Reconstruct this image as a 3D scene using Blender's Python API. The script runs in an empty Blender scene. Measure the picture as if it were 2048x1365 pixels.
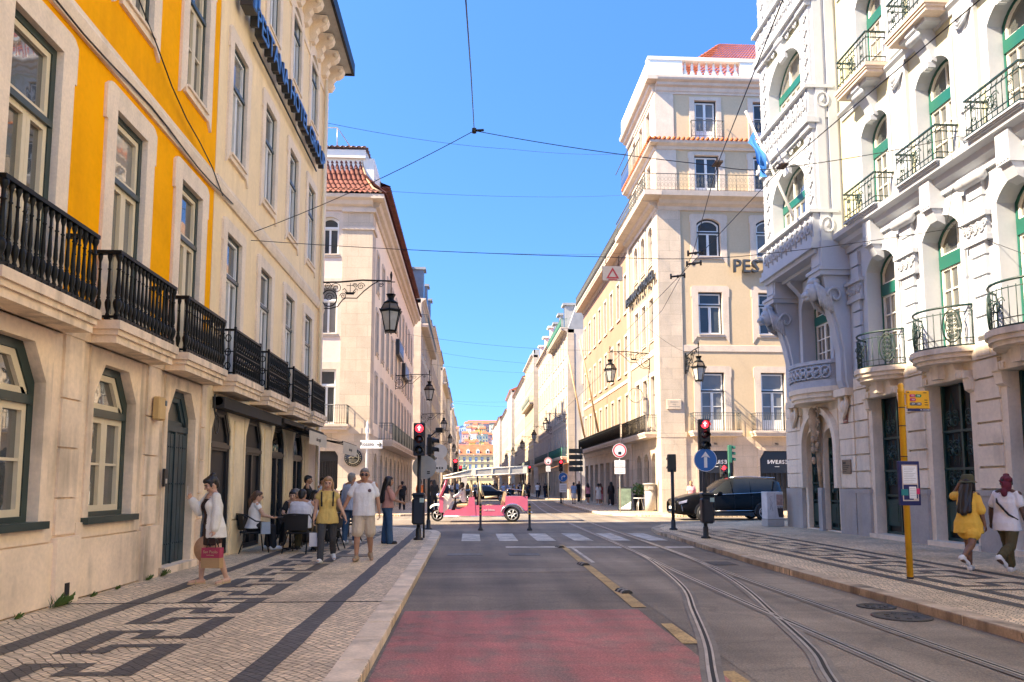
import bpy, math, random
from mathutils import Vector, Matrix, Euler
R=math.radians; PI=math.pi
random.seed(11)
S=bpy.context.scene; COL=S.collection
# ---------------------------------------------------------------- camera, sky, sun, exposure
cd=bpy.data.cameras.new("camera"); cam=bpy.data.objects.new("camera",cd); COL.objects.link(cam); S.camera=cam
cd.sensor_width=36; cd.sensor_fit='HORIZONTAL'; cd.lens=36*1500/2048
cd.shift_x=.00195; cd.shift_y=.0686; cd.clip_start=.1; cd.clip_end=4000
cam.location=(0,0,1.5)
cam.rotation_euler=(R(90)+math.atan(.098),0,-math.atan(80/1500))
SUN=Vector((3.7,1.05,-3.35)).normalized()           # direction the light travels
EL=math.asin(-SUN.z); AZ=math.atan2(-SUN.x,-SUN.y)
W=bpy.data.worlds.new("World"); S.world=W; W.use_nodes=True
nt=W.node_tree; nt.nodes.clear()
wo=nt.nodes.new('ShaderNodeOutputWorld'); bg=nt.nodes.new('ShaderNodeBackground'); sk=nt.nodes.new('ShaderNodeTexSky')
sk.sky_type='NISHITA'; sk.sun_disc=False; sk.sun_elevation=EL; sk.sun_rotation=AZ; sk.altitude=0; sk.air_density=1.0; sk.dust_density=.6; sk.ozone_density=3
hs=nt.nodes.new('ShaderNodeHueSaturation'); hs.inputs['Saturation'].default_value=1.24; hs.inputs['Hue'].default_value=.506; hs.inputs['Value'].default_value=.80
stc=nt.nodes.new('ShaderNodeTexCoord'); svm=nt.nodes.new('ShaderNodeVectorMath'); svm.inputs[1].default_value=(0,0,.24); nt.links.new(stc.outputs['Generated'],svm.inputs[0]); nt.links.new(svm.outputs[0],sk.inputs[0])
nt.links.new(sk.outputs[0],hs.inputs['Color']); nt.links.new(hs.outputs[0],bg.inputs[0]); nt.links.new(bg.outputs[0],wo.inputs[0]); bg.inputs[1].default_value=.14
sl=bpy.data.lights.new("sun",'SUN'); sl.energy=4.1; sl.angle=R(.6); sl.color=(1,.83,.60)
so=bpy.data.objects.new("sun",sl); COL.objects.link(so); so.rotation_euler=SUN.to_track_quat('-Z','Y').to_euler(); so.location=(-30,-10,60)
S.view_settings.view_transform='Standard'; S.view_settings.look='None'; S.view_settings.exposure=2.2; S.view_settings.gamma=1
S.render.engine='CYCLES'
try: S.cycles.max_bounces=8; S.cycles.diffuse_bounces=5
except Exception: pass
# ---------------------------------------------------------------- materials
MC={}
def lin(c):
    return tuple(((v/255)/12.92 if v/255<=.04045 else (((v/255)+.055)/1.055)**2.4) for v in c)
def mat(name,col,rough=.75,var=.1,scale=2.,fine=.06,streak=0.,stain=(.16,.13,.1),bump=0.,bscale=60,metal=0.,ior=1.5,brick=None,mort=.6,emit=0,coat=0,trans=0):
    if name in MC: return MC[name]
    m=bpy.data.materials.new(name); m.use_nodes=True; n=m.node_tree.nodes; L=m.node_tree.links
    b=n['Principled BSDF']; b.inputs['Roughness'].default_value=rough; b.inputs['Metallic'].default_value=metal; b.inputs['IOR'].default_value=ior
    if coat: b.inputs['Coat Weight'].default_value=coat; b.inputs['Coat Roughness'].default_value=.05
    if trans: b.inputs['Transmission Weight'].default_value=trans
    tc=n.new('ShaderNodeTexCoord')
    def noise(sc,det=4,vec=None):
        x=n.new('ShaderNodeTexNoise'); x.inputs['Scale'].default_value=sc; x.inputs['Detail'].default_value=det
        L.new(vec or tc.outputs['Object'],x.inputs['Vector']); return x.outputs['Fac']
    def rng(f,a,b_,c,d):
        x=n.new('ShaderNodeMapRange'); L.new(f,x.inputs[0])
        for i,v in enumerate((a,b_,c,d)): x.inputs[i+1].default_value=v
        return x.outputs[0]
    def mul(a,b_):
        x=n.new('ShaderNodeMath'); x.operation='MULTIPLY'; L.new(a,x.inputs[0]); L.new(b_,x.inputs[1]); return x.outputs[0]
    f=rng(noise(scale,5),.3,.7,1-var,1+var)
    if fine: f=mul(f,rng(noise(scale*14,3),.25,.75,1-fine,1+fine))
    mx=n.new('ShaderNodeMix'); mx.data_type='RGBA'; mx.blend_type='MULTIPLY'; mx.inputs[0].default_value=1
    mx.inputs[6].default_value=(*col,1); cc=n.new('ShaderNodeCombineColor')
    for i in range(3): L.new(f,cc.inputs[i])
    L.new(cc.outputs[0],mx.inputs[7]); out=mx.outputs[2]
    bh=None
    if brick:
        w,h,ms=brick
        sp=n.new('ShaderNodeSeparateXYZ'); L.new(tc.outputs['Object'],sp.inputs[0])
        ad=n.new('ShaderNodeMath'); L.new(sp.outputs[0],ad.inputs[0]); L.new(sp.outputs[1],ad.inputs[1])
        cb=n.new('ShaderNodeCombineXYZ'); L.new(ad.outputs[0],cb.inputs[0]); L.new(sp.outputs[2],cb.inputs[1])
        br=n.new('ShaderNodeTexBrick'); L.new(cb.outputs[0],br.inputs['Vector']); br.inputs['Scale'].default_value=1
        br.inputs['Brick Width'].default_value=w; br.inputs['Row Height'].default_value=h; br.inputs['Mortar Size'].default_value=ms
        br.inputs['Color1'].default_value=(.9,.9,.9,1); br.inputs['Color2'].default_value=(1.08,1.06,1.04,1); br.inputs['Mortar'].default_value=(mort,mort,mort,1)
        m3=n.new('ShaderNodeMix'); m3.data_type='RGBA'; m3.blend_type='MULTIPLY'; m3.inputs[0].default_value=1
        L.new(out,m3.inputs[6]); L.new(br.outputs[0],m3.inputs[7]); out=m3.outputs[2]; bh=br.outputs['Fac']
    if streak:
        mp=n.new('ShaderNodeMapping'); mp.inputs['Scale'].default_value=(2.2,2.2,.28); L.new(tc.outputs['Object'],mp.inputs[0])
        sf=rng(mul(noise(1.6,6,mp.outputs[0]),noise(.7,4)),.24,.42,0,streak)
        m2=n.new('ShaderNodeMix'); m2.data_type='RGBA'; L.new(sf,m2.inputs[0]); L.new(out,m2.inputs[6]); m2.inputs[7].default_value=(*stain,1); out=m2.outputs[2]
    L.new(out,b.inputs['Base Color'])
    if bump:
        bp=n.new('ShaderNodeBump'); bp.inputs['Strength'].default_value=bump; bp.inputs['Distance'].default_value=.02
        h=noise(bscale,4)
        if bh is not None:
            sb=n.new('ShaderNodeMath'); sb.operation='SUBTRACT'; L.new(h,sb.inputs[0]); L.new(bh,sb.inputs[1]); h=sb.outputs[0]
        L.new(h,bp.inputs['Height']); L.new(bp.outputs[0],b.inputs['Normal'])
    if emit:
        b.inputs['Emission Color'].default_value=(*col,1); b.inputs['Emission Strength'].default_value=emit
    MC[name]=m; return m
def glassmat(name,col,rough=.03,ior=2.0,wav=.03):
    m=mat(name,col,rough,.25,.8,0,ior=ior); n=m.node_tree.nodes; L=m.node_tree.links
    x=n.new('ShaderNodeTexNoise'); x.inputs['Scale'].default_value=2.2; tc=n.new('ShaderNodeTexCoord'); L.new(tc.outputs['Object'],x.inputs['Vector'])
    bp=n.new('ShaderNodeBump'); bp.inputs['Strength'].default_value=wav; bp.inputs['Distance'].default_value=.2; L.new(x.outputs[0],bp.inputs['Height']); L.new(bp.outputs[0],n['Principled BSDF'].inputs['Normal']); return m
def cobble(name,col,mortar,size=.075,ang=45):
    m=bpy.data.materials.new(name); m.use_nodes=True; n=m.node_tree.nodes; L=m.node_tree.links; b=n['Principled BSDF']; b.inputs['Roughness'].default_value=.55
    tc=n.new('ShaderNodeTexCoord')
    ns=n.new('ShaderNodeTexNoise'); ns.inputs['Scale'].default_value=1.6; ns.inputs['Detail'].default_value=3; L.new(tc.outputs['Object'],ns.inputs['Vector'])
    va=n.new('ShaderNodeVectorMath'); va.operation='MULTIPLY_ADD'; L.new(ns.outputs['Color'],va.inputs[0]); va.inputs[1].default_value=(.22,.22,0); L.new(tc.outputs['Object'],va.inputs[2])
    mp=n.new('ShaderNodeMapping'); mp.inputs['Rotation'].default_value=(0,0,R(ang)); L.new(va.outputs[0],mp.inputs[0])
    br=n.new('ShaderNodeTexBrick'); L.new(mp.outputs[0],br.inputs['Vector']); br.inputs['Scale'].default_value=1; br.inputs['Brick Width'].default_value=size; br.inputs['Row Height'].default_value=size
    br.inputs['Mortar Size'].default_value=.0065; br.inputs['Mortar Smooth'].default_value=.3; br.inputs['Bias'].default_value=-.1
    br.inputs['Color1'].default_value=(*[v*.78 for v in col],1); br.inputs['Color2'].default_value=(*[min(1,v*1.22) for v in col],1); br.inputs['Mortar'].default_value=(*mortar,1)
    n2=n.new('ShaderNodeTexNoise'); n2.inputs['Scale'].default_value=.7; n2.inputs['Detail'].default_value=6; L.new(tc.outputs['Object'],n2.inputs['Vector'])
    mr=n.new('ShaderNodeMapRange'); L.new(n2.outputs[0],mr.inputs[0]); mr.inputs[1].default_value=.3; mr.inputs[2].default_value=.7; mr.inputs[3].default_value=.72; mr.inputs[4].default_value=1.2
    mx=n.new('ShaderNodeVectorMath'); mx.operation='SCALE'; L.new(br.outputs[0],mx.inputs[0]); L.new(mr.outputs[0],mx.inputs['Scale']); L.new(mx.outputs[0],b.inputs['Base Color'])
    bp=n.new('ShaderNodeBump'); bp.inputs['Strength'].default_value=.7; bp.inputs['Distance'].default_value=.012; bp.invert=True; L.new(br.outputs['Fac'],bp.inputs['Height']); L.new(bp.outputs[0],b.inputs['Normal']); return m
# ---------------------------------------------------------------- mesh builder
class MB:
    def __init__(s): s.v=[]; s.f=[]; s.mi=[]; s.sm=[]; s.T=None
    def add(s,vs,fs,mi=0,smooth=False):
        o=len(s.v)
        if s.T is not None: vs=[tuple(s.T@Vector(v)) for v in vs]
        s.v+= [tuple(v) for v in vs]; s.f+=[tuple(i+o for i in f) for f in fs]; s.mi+=[mi]*len(fs); s.sm+=[smooth]*len(fs); return s
    def box(s,x0,x1,y0,y1,z0,z1,mi=0):
        return s.add([(x0,y0,z0),(x1,y0,z0),(x1,y1,z0),(x0,y1,z0),(x0,y0,z1),(x1,y0,z1),(x1,y1,z1),(x0,y1,z1)],
          [(3,2,1,0),(4,5,6,7),(0,1,5,4),(1,2,6,5),(2,3,7,6),(3,0,4,7)],mi)
    def bbox(s,x0,x1,y0,y1,z0,z1,b=.01,mi=0):
        xs=[x0,x0+b,x1-b,x1]; ys=[y0,y0+b,y1-b,y1]; zs=[z0,z0+b,z1-b,z1]; vs=[]
        for z,i in((z0,b),(z0+b,0),(z1-b,0),(z1,b)):
            a=b if i==0 else b
            e=i
            vs+=[(x0+b,y0+e,z),(x1-b,y0+e,z),(x1-e,y0+b,z),(x1-e,y1-b,z),(x1-b,y1-e,z),(x0+b,y1-e,z),(x0+e,y1-b,z),(x0+e,y0+b,z)]
        fs=[tuple(range(7,-1,-1)),tuple(range(24,32))]
        for k in range(3):
            for j in range(8): fs.append((k*8+j,k*8+(j+1)%8,k*8+8+(j+1)%8,k*8+8+j))
        return s.add(vs,fs,mi)
    def prism(s,poly,d0,d1,plane='xz',mi=0,caps=True):
        n=len(poly)
        mk={'xz':lambda a,b,d:(a,d,b),'xy':lambda a,b,d:(a,b,d),'yz':lambda a,b,d:(d,a,b)}[plane]
        vs=[mk(a,b,d0) for a,b in poly]+[mk(a,b,d1) for a,b in poly]
        fs=[(i,(i+1)%n,n+(i+1)%n,n+i) for i in range(n)]
        if caps: fs+=[tuple(range(n-1,-1,-1)),tuple(range(n,2*n))]
        return s.add(vs,fs,mi)
    def tube(s,pts,r,n=6,closed=False,mi=0,smooth=True,caps=True):
        pts=[Vector(p) for p in pts]; m=len(pts); rs=r if isinstance(r,(list,tuple)) else [r]*m
        vs=[]; prev=None
        for i,p in enumerate(pts):
            a=pts[(i-1)%m] if (closed or i>0) else p; c=pts[(i+1)%m] if (closed or i<m-1) else p
            t=(c-a); t=t.normalized() if t.length>1e-9 else Vector((0,0,1))
            if prev is None:
                u=t.cross(Vector((0,0,1)))
                if u.length<.05: u=t.cross(Vector((1,0,0)))
            else: u=prev-t*prev.dot(t)
            if u.length<1e-6: u=t.orthogonal()
            u.normalize(); prev=u; w=t.cross(u)
            for k in range(n):
                q=2*PI*k/n; vs.append(p+(u*math.cos(q)+w*math.sin(q))*rs[i])
        fs=[]
        for i in range(m if closed else m-1):
            for k in range(n): fs.append((i*n+k,i*n+(k+1)%n,((i+1)%m)*n+(k+1)%n,((i+1)%m)*n+k))
        if caps and not closed: fs+=[tuple(range(n-1,-1,-1)),tuple(range((m-1)*n,m*n))]
        return s.add(vs,fs,mi,smooth)
    def bar(s,a,b,w,h=None,mi=0):
        return s.tube([a,b],(w or .01)*.7071,4,mi=mi,smooth=False)
    def lathe(s,prof,c=(0,0,0),n=12,mi=0,smooth=True,axis='z',caps=True):
        mk={'z':lambda r,h,q:(c[0]+r*math.cos(q),c[1]+r*math.sin(q),c[2]+h),'y':lambda r,h,q:(c[0]+r*math.cos(q),c[1]+h,c[2]+r*math.sin(q)),'x':lambda r,h,q:(c[0]+h,c[1]+r*math.cos(q),c[2]+r*math.sin(q))}[axis]
        vs=[]; m=len(prof)
        for r,h in prof:
            for k in range(n): vs.append(mk(r,h,2*PI*(k+.5)/n))
        fs=[(i*n+k,i*n+(k+1)%n,(i+1)*n+(k+1)%n,(i+1)*n+k) for i in range(m-1) for k in range(n)]
        if caps: fs+=[tuple(range(n-1,-1,-1)),tuple(range((m-1)*n,m*n))]
        return s.add(vs,fs,mi,smooth)
    def ball(s,c,r,n=10,m=7,mi=0,smooth=True):
        if not isinstance(r,(list,tuple)): r=(r,r,r)
        vs=[(c[0],c[1],c[2]-r[2])]; fs=[]
        for i in range(1,m):
            a=-PI/2+PI*i/m
            for k in range(n):
                q=2*PI*k/n; vs.append((c[0]+r[0]*math.cos(a)*math.cos(q),c[1]+r[1]*math.cos(a)*math.sin(q),c[2]+r[2]*math.sin(a)))
        vs.append((c[0],c[1],c[2]+r[2])); t=len(vs)-1
        for k in range(n): fs.append((0,1+(k+1)%n,1+k)); fs.append((t,1+(m-2)*n+k,1+(m-2)*n+(k+1)%n))
        for i in range(m-2):
            for k in range(n): fs.append((1+i*n+k,1+i*n+(k+1)%n,1+(i+1)*n+(k+1)%n,1+(i+1)*n+k))
        return s.add(vs,fs,mi,smooth)
    def quad(s,a,b,c,d,mi=0): return s.add([a,b,c,d],[(0,1,2,3)],mi)
    def mesh(s,name,mats):
        me=bpy.data.meshes.new(name); me.from_pydata(s.v,[],s.f)
        for m in (mats if isinstance(mats,(list,tuple)) else [mats]): me.materials.append(m)
        me.polygons.foreach_set('material_index',s.mi); me.polygons.foreach_set('use_smooth',s.sm); me.update(); return me
    def cut(s):
        if not hasattr(s,'cuts'): s.cuts=[]
        s.cuts.append((len(s.v),len(s.f))); return s
    def obj(s,name,mats,parent=None,loc=(0,0,0),rz=0,**k):
        c=getattr(s,'cuts',None)
        if not c: return ob(name,s.mesh(name,mats),parent,loc,rz,**k)
        c=[(0,0)]+[q for q in c if q[1]>0]+[(len(s.v),len(s.f))]; r=None
        for (v0,f0),(v1,f1) in zip(c[:-1],c[1:]):
            if f1==f0: continue
            p=MB(); p.v=s.v[v0:v1]; p.f=[tuple(i-v0 for i in f) for f in s.f[f0:f1]]; p.mi=s.mi[f0:f1]; p.sm=s.sm[f0:f1]
            r=ob(name,p.mesh(name,mats),parent,loc,rz,**k)
        return r
def ob(name,data,parent=None,loc=(0,0,0),rz=0,label=None,cat=None,group=None,kind=None):
    o=bpy.data.objects.new(name,data); COL.objects.link(o); o.location=loc; o.rotation_euler=(0,0,rz)
    if parent: o.parent=parent
    return tag(o,label,cat,group,kind)
def tag(o,label=None,cat=None,group=None,kind=None):
    if label: o['label']=label
    if cat: o['category']=cat
    if group: o['group']=group
    if kind: o['kind']=kind
    return o
def thing(name,label,cat,loc=(0,0,0),rz=0,group=None): return ob(name,None,None,loc,rz,label,cat,group)
def kids(o): return [c for c in COL.objects if c.parent==o]
def proto(o):   # snapshot a tree so it can be copied without searching the scene again
    return (o,[proto(c) for c in kids(o)])
def dup(t,parent=None,loc=None,rz=None,label=None):
    o,ch=t; c=o.copy(); COL.objects.link(c); c.parent=parent
    if loc is not None: c.location=loc
    if rz is not None: c.rotation_euler=(0,0,rz)
    if label: c['label']=label
    for k in ch: dup(k,c)
    return c
_ts=bpy.data.scenes.new('scratch')
def baked(o,mods):
    """evaluate an object with modifiers in a scratch scene, return the mesh"""
    _ts.collection.objects.link(o)
    for t,kw in mods:
        m=o.modifiers.new(t,t)
        for k,v in kw.items(): setattr(m,k,v)
    vl=_ts.view_layers[0]; vl.update(); dg=vl.depsgraph; dg.update()
    me=bpy.data.meshes.new_from_object(o.evaluated_get(dg)); me.name=o.name; d=o.data; bpy.data.objects.remove(o)
    return me
def text_mesh(txt,size,depth=.01,mats=None,mirror=None,space=1.0,bold=0):
    cu=bpy.data.curves.new('text','FONT'); cu.body=txt; cu.size=size; cu.extrude=depth/2; cu.align_x='CENTER'; cu.align_y='CENTER'; cu.resolution_u=2; cu.space_character=space; cu.offset=bold
    o=bpy.data.objects.new('text',cu); me=baked(o,[]); bpy.data.curves.remove(cu)
    if mats: me.materials.clear(); me.materials.append(mats)
    me.transform(Matrix.Rotation(PI/2,4,'X'))   # stands upright in xz, reads from -y
    return me
def txt_into(mb,txt,size,c,depth=.01,mi=0,space=1.,bold=0,flip=False):
    me=text_mesh(txt,size,depth,space=space,bold=bold); k=-1 if flip else 1
    mb.add([(c[0]+k*v.co.x,c[1]+v.co.y,c[2]+v.co.z) for v in me.vertices],[tuple(p.vertices) for p in me.polygons],mi); bpy.data.meshes.remove(me)
def arc(cx,cz,r,a0,a1,n,rz=None): return [(cx+r*math.cos(R(a0+(a1-a0)*i/n)),cz+(rz or r)*math.sin(R(a0+(a1-a0)*i/n))) for i in range(n+1)]
# ---------------------------------------------------------------- shared materials
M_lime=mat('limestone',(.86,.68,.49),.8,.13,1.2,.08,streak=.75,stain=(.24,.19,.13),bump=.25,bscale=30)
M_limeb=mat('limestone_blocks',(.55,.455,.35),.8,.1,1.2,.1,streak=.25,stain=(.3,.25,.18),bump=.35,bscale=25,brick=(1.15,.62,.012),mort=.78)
M_trim=mat('stone_trim_shade_tone',(.84,.69,.53),.8,.08,2,.09,streak=.22,stain=(.33,.27,.2),bump=.12,bscale=60)  # trim stone, colour lightened to lift the shade on the left fronts
M_trim2=mat('stone_trim_sun_tone',(.58,.485,.395),.8,.08,2,.09,streak=.25,stain=(.30,.25,.19),bump=.12,bscale=60)  # same trim stone, colour darkened for the sunlit facades
M_white2=mat('parapet_white',(.60,.585,.56),.6,.06,2,.04,streak=.15,stain=(.4,.37,.33))
M_white=mat('white_paint',(.78,.75,.68),.6,.05,2,.03)
M_cream=mat('cream_paint',(.70,.60,.42),.5,.05,3,.03)
M_dgreen=mat('dark_green_paint',(.025,.045,.04),.35,.15,3,.05)
M_iron=mat('black_iron',(.008,.009,.009),.42,.2,6,.05,ior=1.25)
M_igreen=mat('green_iron',(.006,.027,.023),.45,.2,6,.05)
M_giron=mat('weathered_iron',(.07,.075,.07),.5,.2,6,.05)
M_green=mat('green_paint',(.009,.10,.073),.35,.08,3,.03)
M_glass=glassmat('window_glass',(.07,.075,.072),.02,2.7,.012)
M_glassc=glassmat('curtained_glass',(.05,.058,.062),.05,1.5)
M_glassw=glassmat('curtain_glass_pale',(.20,.195,.175),.03,2.3,.012)
M_curt=glassmat('drawn_curtain_glass',(.17,.17,.165),.06,1.5)
M_tile=mat('roof_tile',(.165,.045,.03),.8,.3,3,.15,streak=.3,stain=(.12,.06,.04))
M_tileo=mat('bright_roof_tile',(.46,.125,.035),.8,.2,3,.12)
M_black=mat('black_paint',(.012,.012,.013),.4,.1,5,.03)
M_dark=mat('dark_interior',(.015,.014,.013),.6,.3,2,.05)
M_conc=mat('concrete',(.42,.40,.37),.85,.12,2,.1,streak=.3)
# ---------------------------------------------------------------- ground
RZ=-.09
M_asph=bpy.data.materials.new('asphalt'); M_asph.use_nodes=True
def _asph(m,col,patch,worn=None):
    n=m.node_tree.nodes; L=m.node_tree.links; b=n['Principled BSDF']; b.inputs['Roughness'].default_value=.7
    tc=n.new('ShaderNodeTexCoord')
    def nz(sc,d=5,v=None):
        x=n.new('ShaderNodeTexNoise'); x.inputs['Scale'].default_value=sc; x.inputs['Detail'].default_value=d; L.new(v or tc.outputs['Object'],x.inputs['Vector']); return x.outputs[0]
    def rg(f,a,b_,c,d):
        x=n.new('ShaderNodeMapRange'); L.new(f,x.inputs[0])
        for i,v in enumerate((a,b_,c,d)): x.inputs[i+1].default_value=v
        return x.outputs[0]
    def mul(a,c):
        x=n.new('ShaderNodeMath'); x.operation='MULTIPLY'; L.new(a,x.inputs[0]); L.new(c,x.inputs[1]); return x.outputs[0]
    mp=n.new('ShaderNodeMapping'); mp.inputs['Scale'].default_value=(.5,4,1); L.new(tc.outputs['Object'],mp.inputs[0])
    mp2=n.new('ShaderNodeMapping'); mp2.inputs['Scale'].default_value=(1.6,.12,1); L.new(tc.outputs['Object'],mp2.inputs[0])
    f=mul(rg(nz(.35),.35,.65,1-patch,1+patch),mul(rg(nz(45,3),.3,.7,.72,1.3),mul(rg(nz(.8,6,mp.outputs[0]),.3,.7,.85,1.15),rg(nz(1.1,5,mp2.outputs[0]),  .3,.7,.72,1.26))))
    vo=n.new('ShaderNodeTexVoronoi'); vo.inputs['Scale'].default_value=70; L.new(tc.outputs['Object'],vo.inputs['Vector'])
    f=mul(f,rg(vo.outputs['Distance'],0,.6,1.25,.8))
    ve=n.new('ShaderNodeTexVoronoi'); ve.feature='DISTANCE_TO_EDGE'; ve.inputs['Scale'].default_value=.33
    wv=n.new('ShaderNodeVectorMath'); wv.operation='MULTIPLY_ADD'; nw=n.new('ShaderNodeTexNoise'); nw.inputs['Scale'].default_value=1.3; nw.inputs['Detail'].default_value=6; L.new(tc.outputs['Object'],nw.inputs['Vector']); L.new(nw.outputs['Color'],wv.inputs[0]); wv.inputs[1].default_value=(1.2,1.2,0); L.new(tc.outputs['Object'],wv.inputs[2]); L.new(wv.outputs[0],ve.inputs['Vector'])
    f=mul(f,rg(ve.outputs['Distance'],  .002,.012,.82,1))
    vc=n.new('ShaderNodeVectorMath'); vc.operation='SCALE'; vc.inputs[0].default_value=col; L.new(f,vc.inputs['Scale'])
    if worn:
        mw=n.new('ShaderNodeMix'); mw.data_type='RGBA'; L.new(rg(mul(nz(3.5,9),nz(.9,4,mp2.outputs[0])),.2,.34,0,.8),mw.inputs[0]); mw.inputs[6].default_value=(*col,1); mw.inputs[7].default_value=(*worn,1); L.new(mw.outputs[2],vc.inputs[0])
    L.new(vc.outputs[0],b.inputs['Base Color'])
    bp=n.new('ShaderNodeBump'); bp.inputs['Strength'].default_value=.35; bp.inputs['Distance'].default_value=.01; L.new(nz(80,3),bp.inputs['Height']); L.new(bp.outputs[0],b.inputs['Normal'])
_asph(M_asph,(.20,.157,.108),.36)
M_red=bpy.data.materials.new('red_lane'); M_red.use_nodes=True; _asph(M_red,(.46,.155,.125),.18,(.27,.17,.13))
M_asph2=bpy.data.materials.new('worn_asphalt'); M_asph2.use_nodes=True; _asph(M_asph2,(.235,.188,.135),.34)
M_mark=mat('worn_white_marking',(.58,.52,.43),.8,.3,2.2,.35,streak=.6,stain=(.2,.17,.14)); M_ymark=mat('worn_yellow_marking',(.46,.31,.13),.8,.3,3,.35)
M_cobw=cobble('white_cobbles',(.82,.63,.40),(.2,.14,.08)); M_cobb=cobble('black_cobbles',(.115,.102,.088),(.045,.038,.03))
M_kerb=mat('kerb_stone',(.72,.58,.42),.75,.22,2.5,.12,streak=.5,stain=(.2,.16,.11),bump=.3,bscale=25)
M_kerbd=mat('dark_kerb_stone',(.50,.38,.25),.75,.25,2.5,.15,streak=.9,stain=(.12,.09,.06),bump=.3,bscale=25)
M_steel=mat('worn_steel',(.50,.47,.43),.38,.2,4,.1,metal=.75); M_groove=mat('rail_groove',(.02,.019,.018),.8,.2,5,.1); M_railbed=mat('rail_bed_concrete',(.21,.18,.145),.8,.2,3,.15)
def flat(name,poly,z,m,thick=None,kind='structure'):
    b=MB()
    if thick: b.prism(poly,z-thick,z,'xy')
    else: b.add([(x,y,z) for x,y in poly],[tuple(range(len(poly)))])
    return b.obj(name,m,kind=kind)
def sweep(name,pts,w0,w1,z,m,zb=None,b=None):
    """strip along a polyline between side offsets w0..w1 (right positive)"""
    b=b or MB(); P=[Vector((p[0],p[1],0)) for p in pts]; vs=[]
    for i,p in enumerate(P):
        t=(P[min(i+1,len(P)-1)]-P[max(i-1,0)]).normalized(); nn=Vector((t.y,-t.x,0))
        for w in (w0,w1):
            q=p+nn*w; vs.append((q.x,q.y,z))
    b.add(vs,[(2*i,2*i+1,2*i+3,2*i+2) for i in range(len(P)-1)]); return b
def smooth(pts,n=6):
    out=[]; P=[Vector((p[0],p[1],0)) for p in pts]
    for i in range(len(P)-1):
        p0,p1,p2,p3=P[max(i-1,0)],P[i],P[i+1],P[min(i+2,len(P)-1)]
        for k in range(n):
            t=k/n; out.append(.5*((2*p1)+(p2-p0)*t+(2*p0-5*p1+4*p2-p3)*t*t+(3*p1-p0-3*p2+p3)*t**3))
    out.append(P[-1]); return [(p.x,p.y) for p in out]
flat('ground',[(-900,-60),(900,-60),(900,1500),(-900,1500)],RZ-.02,M_asph2)
flat('road',[(-60,-12),(60,-12),(60,420),(-60,420)],RZ-.004,M_asph)
flat('road_patch',[(2.34,6),(5.4,6),(5.45,24),(2.5,24)],RZ-.001,M_asph2)
M_cross=bpy.data.materials.new('sunlit_strip_paving'); M_cross.use_nodes=True; _asph(M_cross,(.24,.2,.155),.2)  # asphalt colour paled to paint in the sunlit strip at the crossing
flat('cross_street',[(-60,29.0),(60,33.2),(60,36.5),(11,36.5),(6.9,40.9),(-.9,40.9),(-3.5,38.4),(-60,38.8)],RZ,M_cross)
# red lane
flat('red_lane',[(-.82,3)]+[(-.81+2.97*i/24,9.72+random.uniform(-.035,.02)) for i in range(25)]+[(2.16-.06*i/10+random.uniform(-.015,.015),9.7-6.7*i/10) for i in range(1,11)],RZ+.003,M_red)
# left pavement
LK=[(-.85,-6),(-.85,6.3),(-.86,11),(-.89,23.6),(-1.0,24.6),(-1.3,25.6),(-1.9,26.5),(-2.7,27.1),(-3.6,27.5),(-30,27.9)]
flat('pavement',LK+[(-30,-6)],0,M_cobw,.3)
RK=[(5.62,-6),(5.62,7.4),(5.66,13),(5.68,15.1),(5.82,18.5),(6.0,22),(6.02,24.2),(6.35,26.2),(7.3,28.4),(9.3,30.2),(12.5,31.4),(40,31.9)]
flat('pavement',RK+[(40,-6)],0,M_cobw,.3)
# far pavements, both sides
LF=[(-30,39.0),(-3.5,38.6),(-2.4,39.3),(-1.5,40.8),(-.95,44),(-.78,69),(-1.6,71),(-6,71),(-30,71)]
flat('pavement',LF,0,M_cobw,.3)
flat('pavement',[(-30,77),(-2.2,77),(-.8,78.5),(-.8,320),(-30,320)],0,M_cobw,.3)
RF=[(40,37.4),(11,36.9),(8.6,37.6),(7.4,39),(6.95,41),(7.0,44),(7.5,60),(7.9,71),(9,73),(40,73)]
flat('pavement',RF,0,M_cobw,.3)
flat('pavement',[(40,79.5),(9.5,79.5),(8.2,81.5),(8.3,330),(40,330)],0,M_cobw,.3)
def kerb(pts,w,z0,m,side,step):
    b=MB(); P=[Vector((p[0],p[1],0)) for p in pts]
    L=[0]
    for i in range(len(P)-1): L.append(L[-1]+(P[i+1]-P[i]).length)
    def at(d):
        for i in range(len(P)-1):
            if d<=L[i+1]+1e-6: return P[i].lerp(P[i+1],(d-L[i])/(L[i+1]-L[i])),(P[i+1]-P[i]).normalized()
        return P[-1],(P[-1]-P[-2]).normalized()
    d=0
    while d<L[-1]-.1:
        e=min(L[-1],d+step*random.uniform(.7,1.25)); a,t=at(d+.008); c,t2=at(e-.008)
        n1=Vector((t.y,-t.x,0))*side; n2=Vector((t2.y,-t2.x,0))*side; h=z0+random.uniform(-.006,.008); j=random.uniform(-.008,.008)
        q=[a+n1*j,c+n2*j,c-n2*w,a-n1*w]; i=.012
        b.add([(v.x,v.y,RZ-.1) for v in q]+[(v.x,v.y,h-i) for v in q]+[((v*.96+sum(q,Vector())/4*.04).x,(v*.985+sum(q,Vector())/4*.015).y,h) for v in q],
          [(0,1,5,4),(1,2,6,5),(2,3,7,6),(3,0,4,7),(4,5,9,8),(5,6,10,9),(6,7,11,10),(7,4,8,11),(8,9,10,11)])
        d=e
    return b.obj('kerb',m,kind='structure')
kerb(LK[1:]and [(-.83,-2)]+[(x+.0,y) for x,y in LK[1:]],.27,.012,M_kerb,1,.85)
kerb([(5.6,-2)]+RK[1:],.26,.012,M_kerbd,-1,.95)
kerb(LF[1:7][::1],.26,.012,M_kerb,1,1.0)
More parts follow.
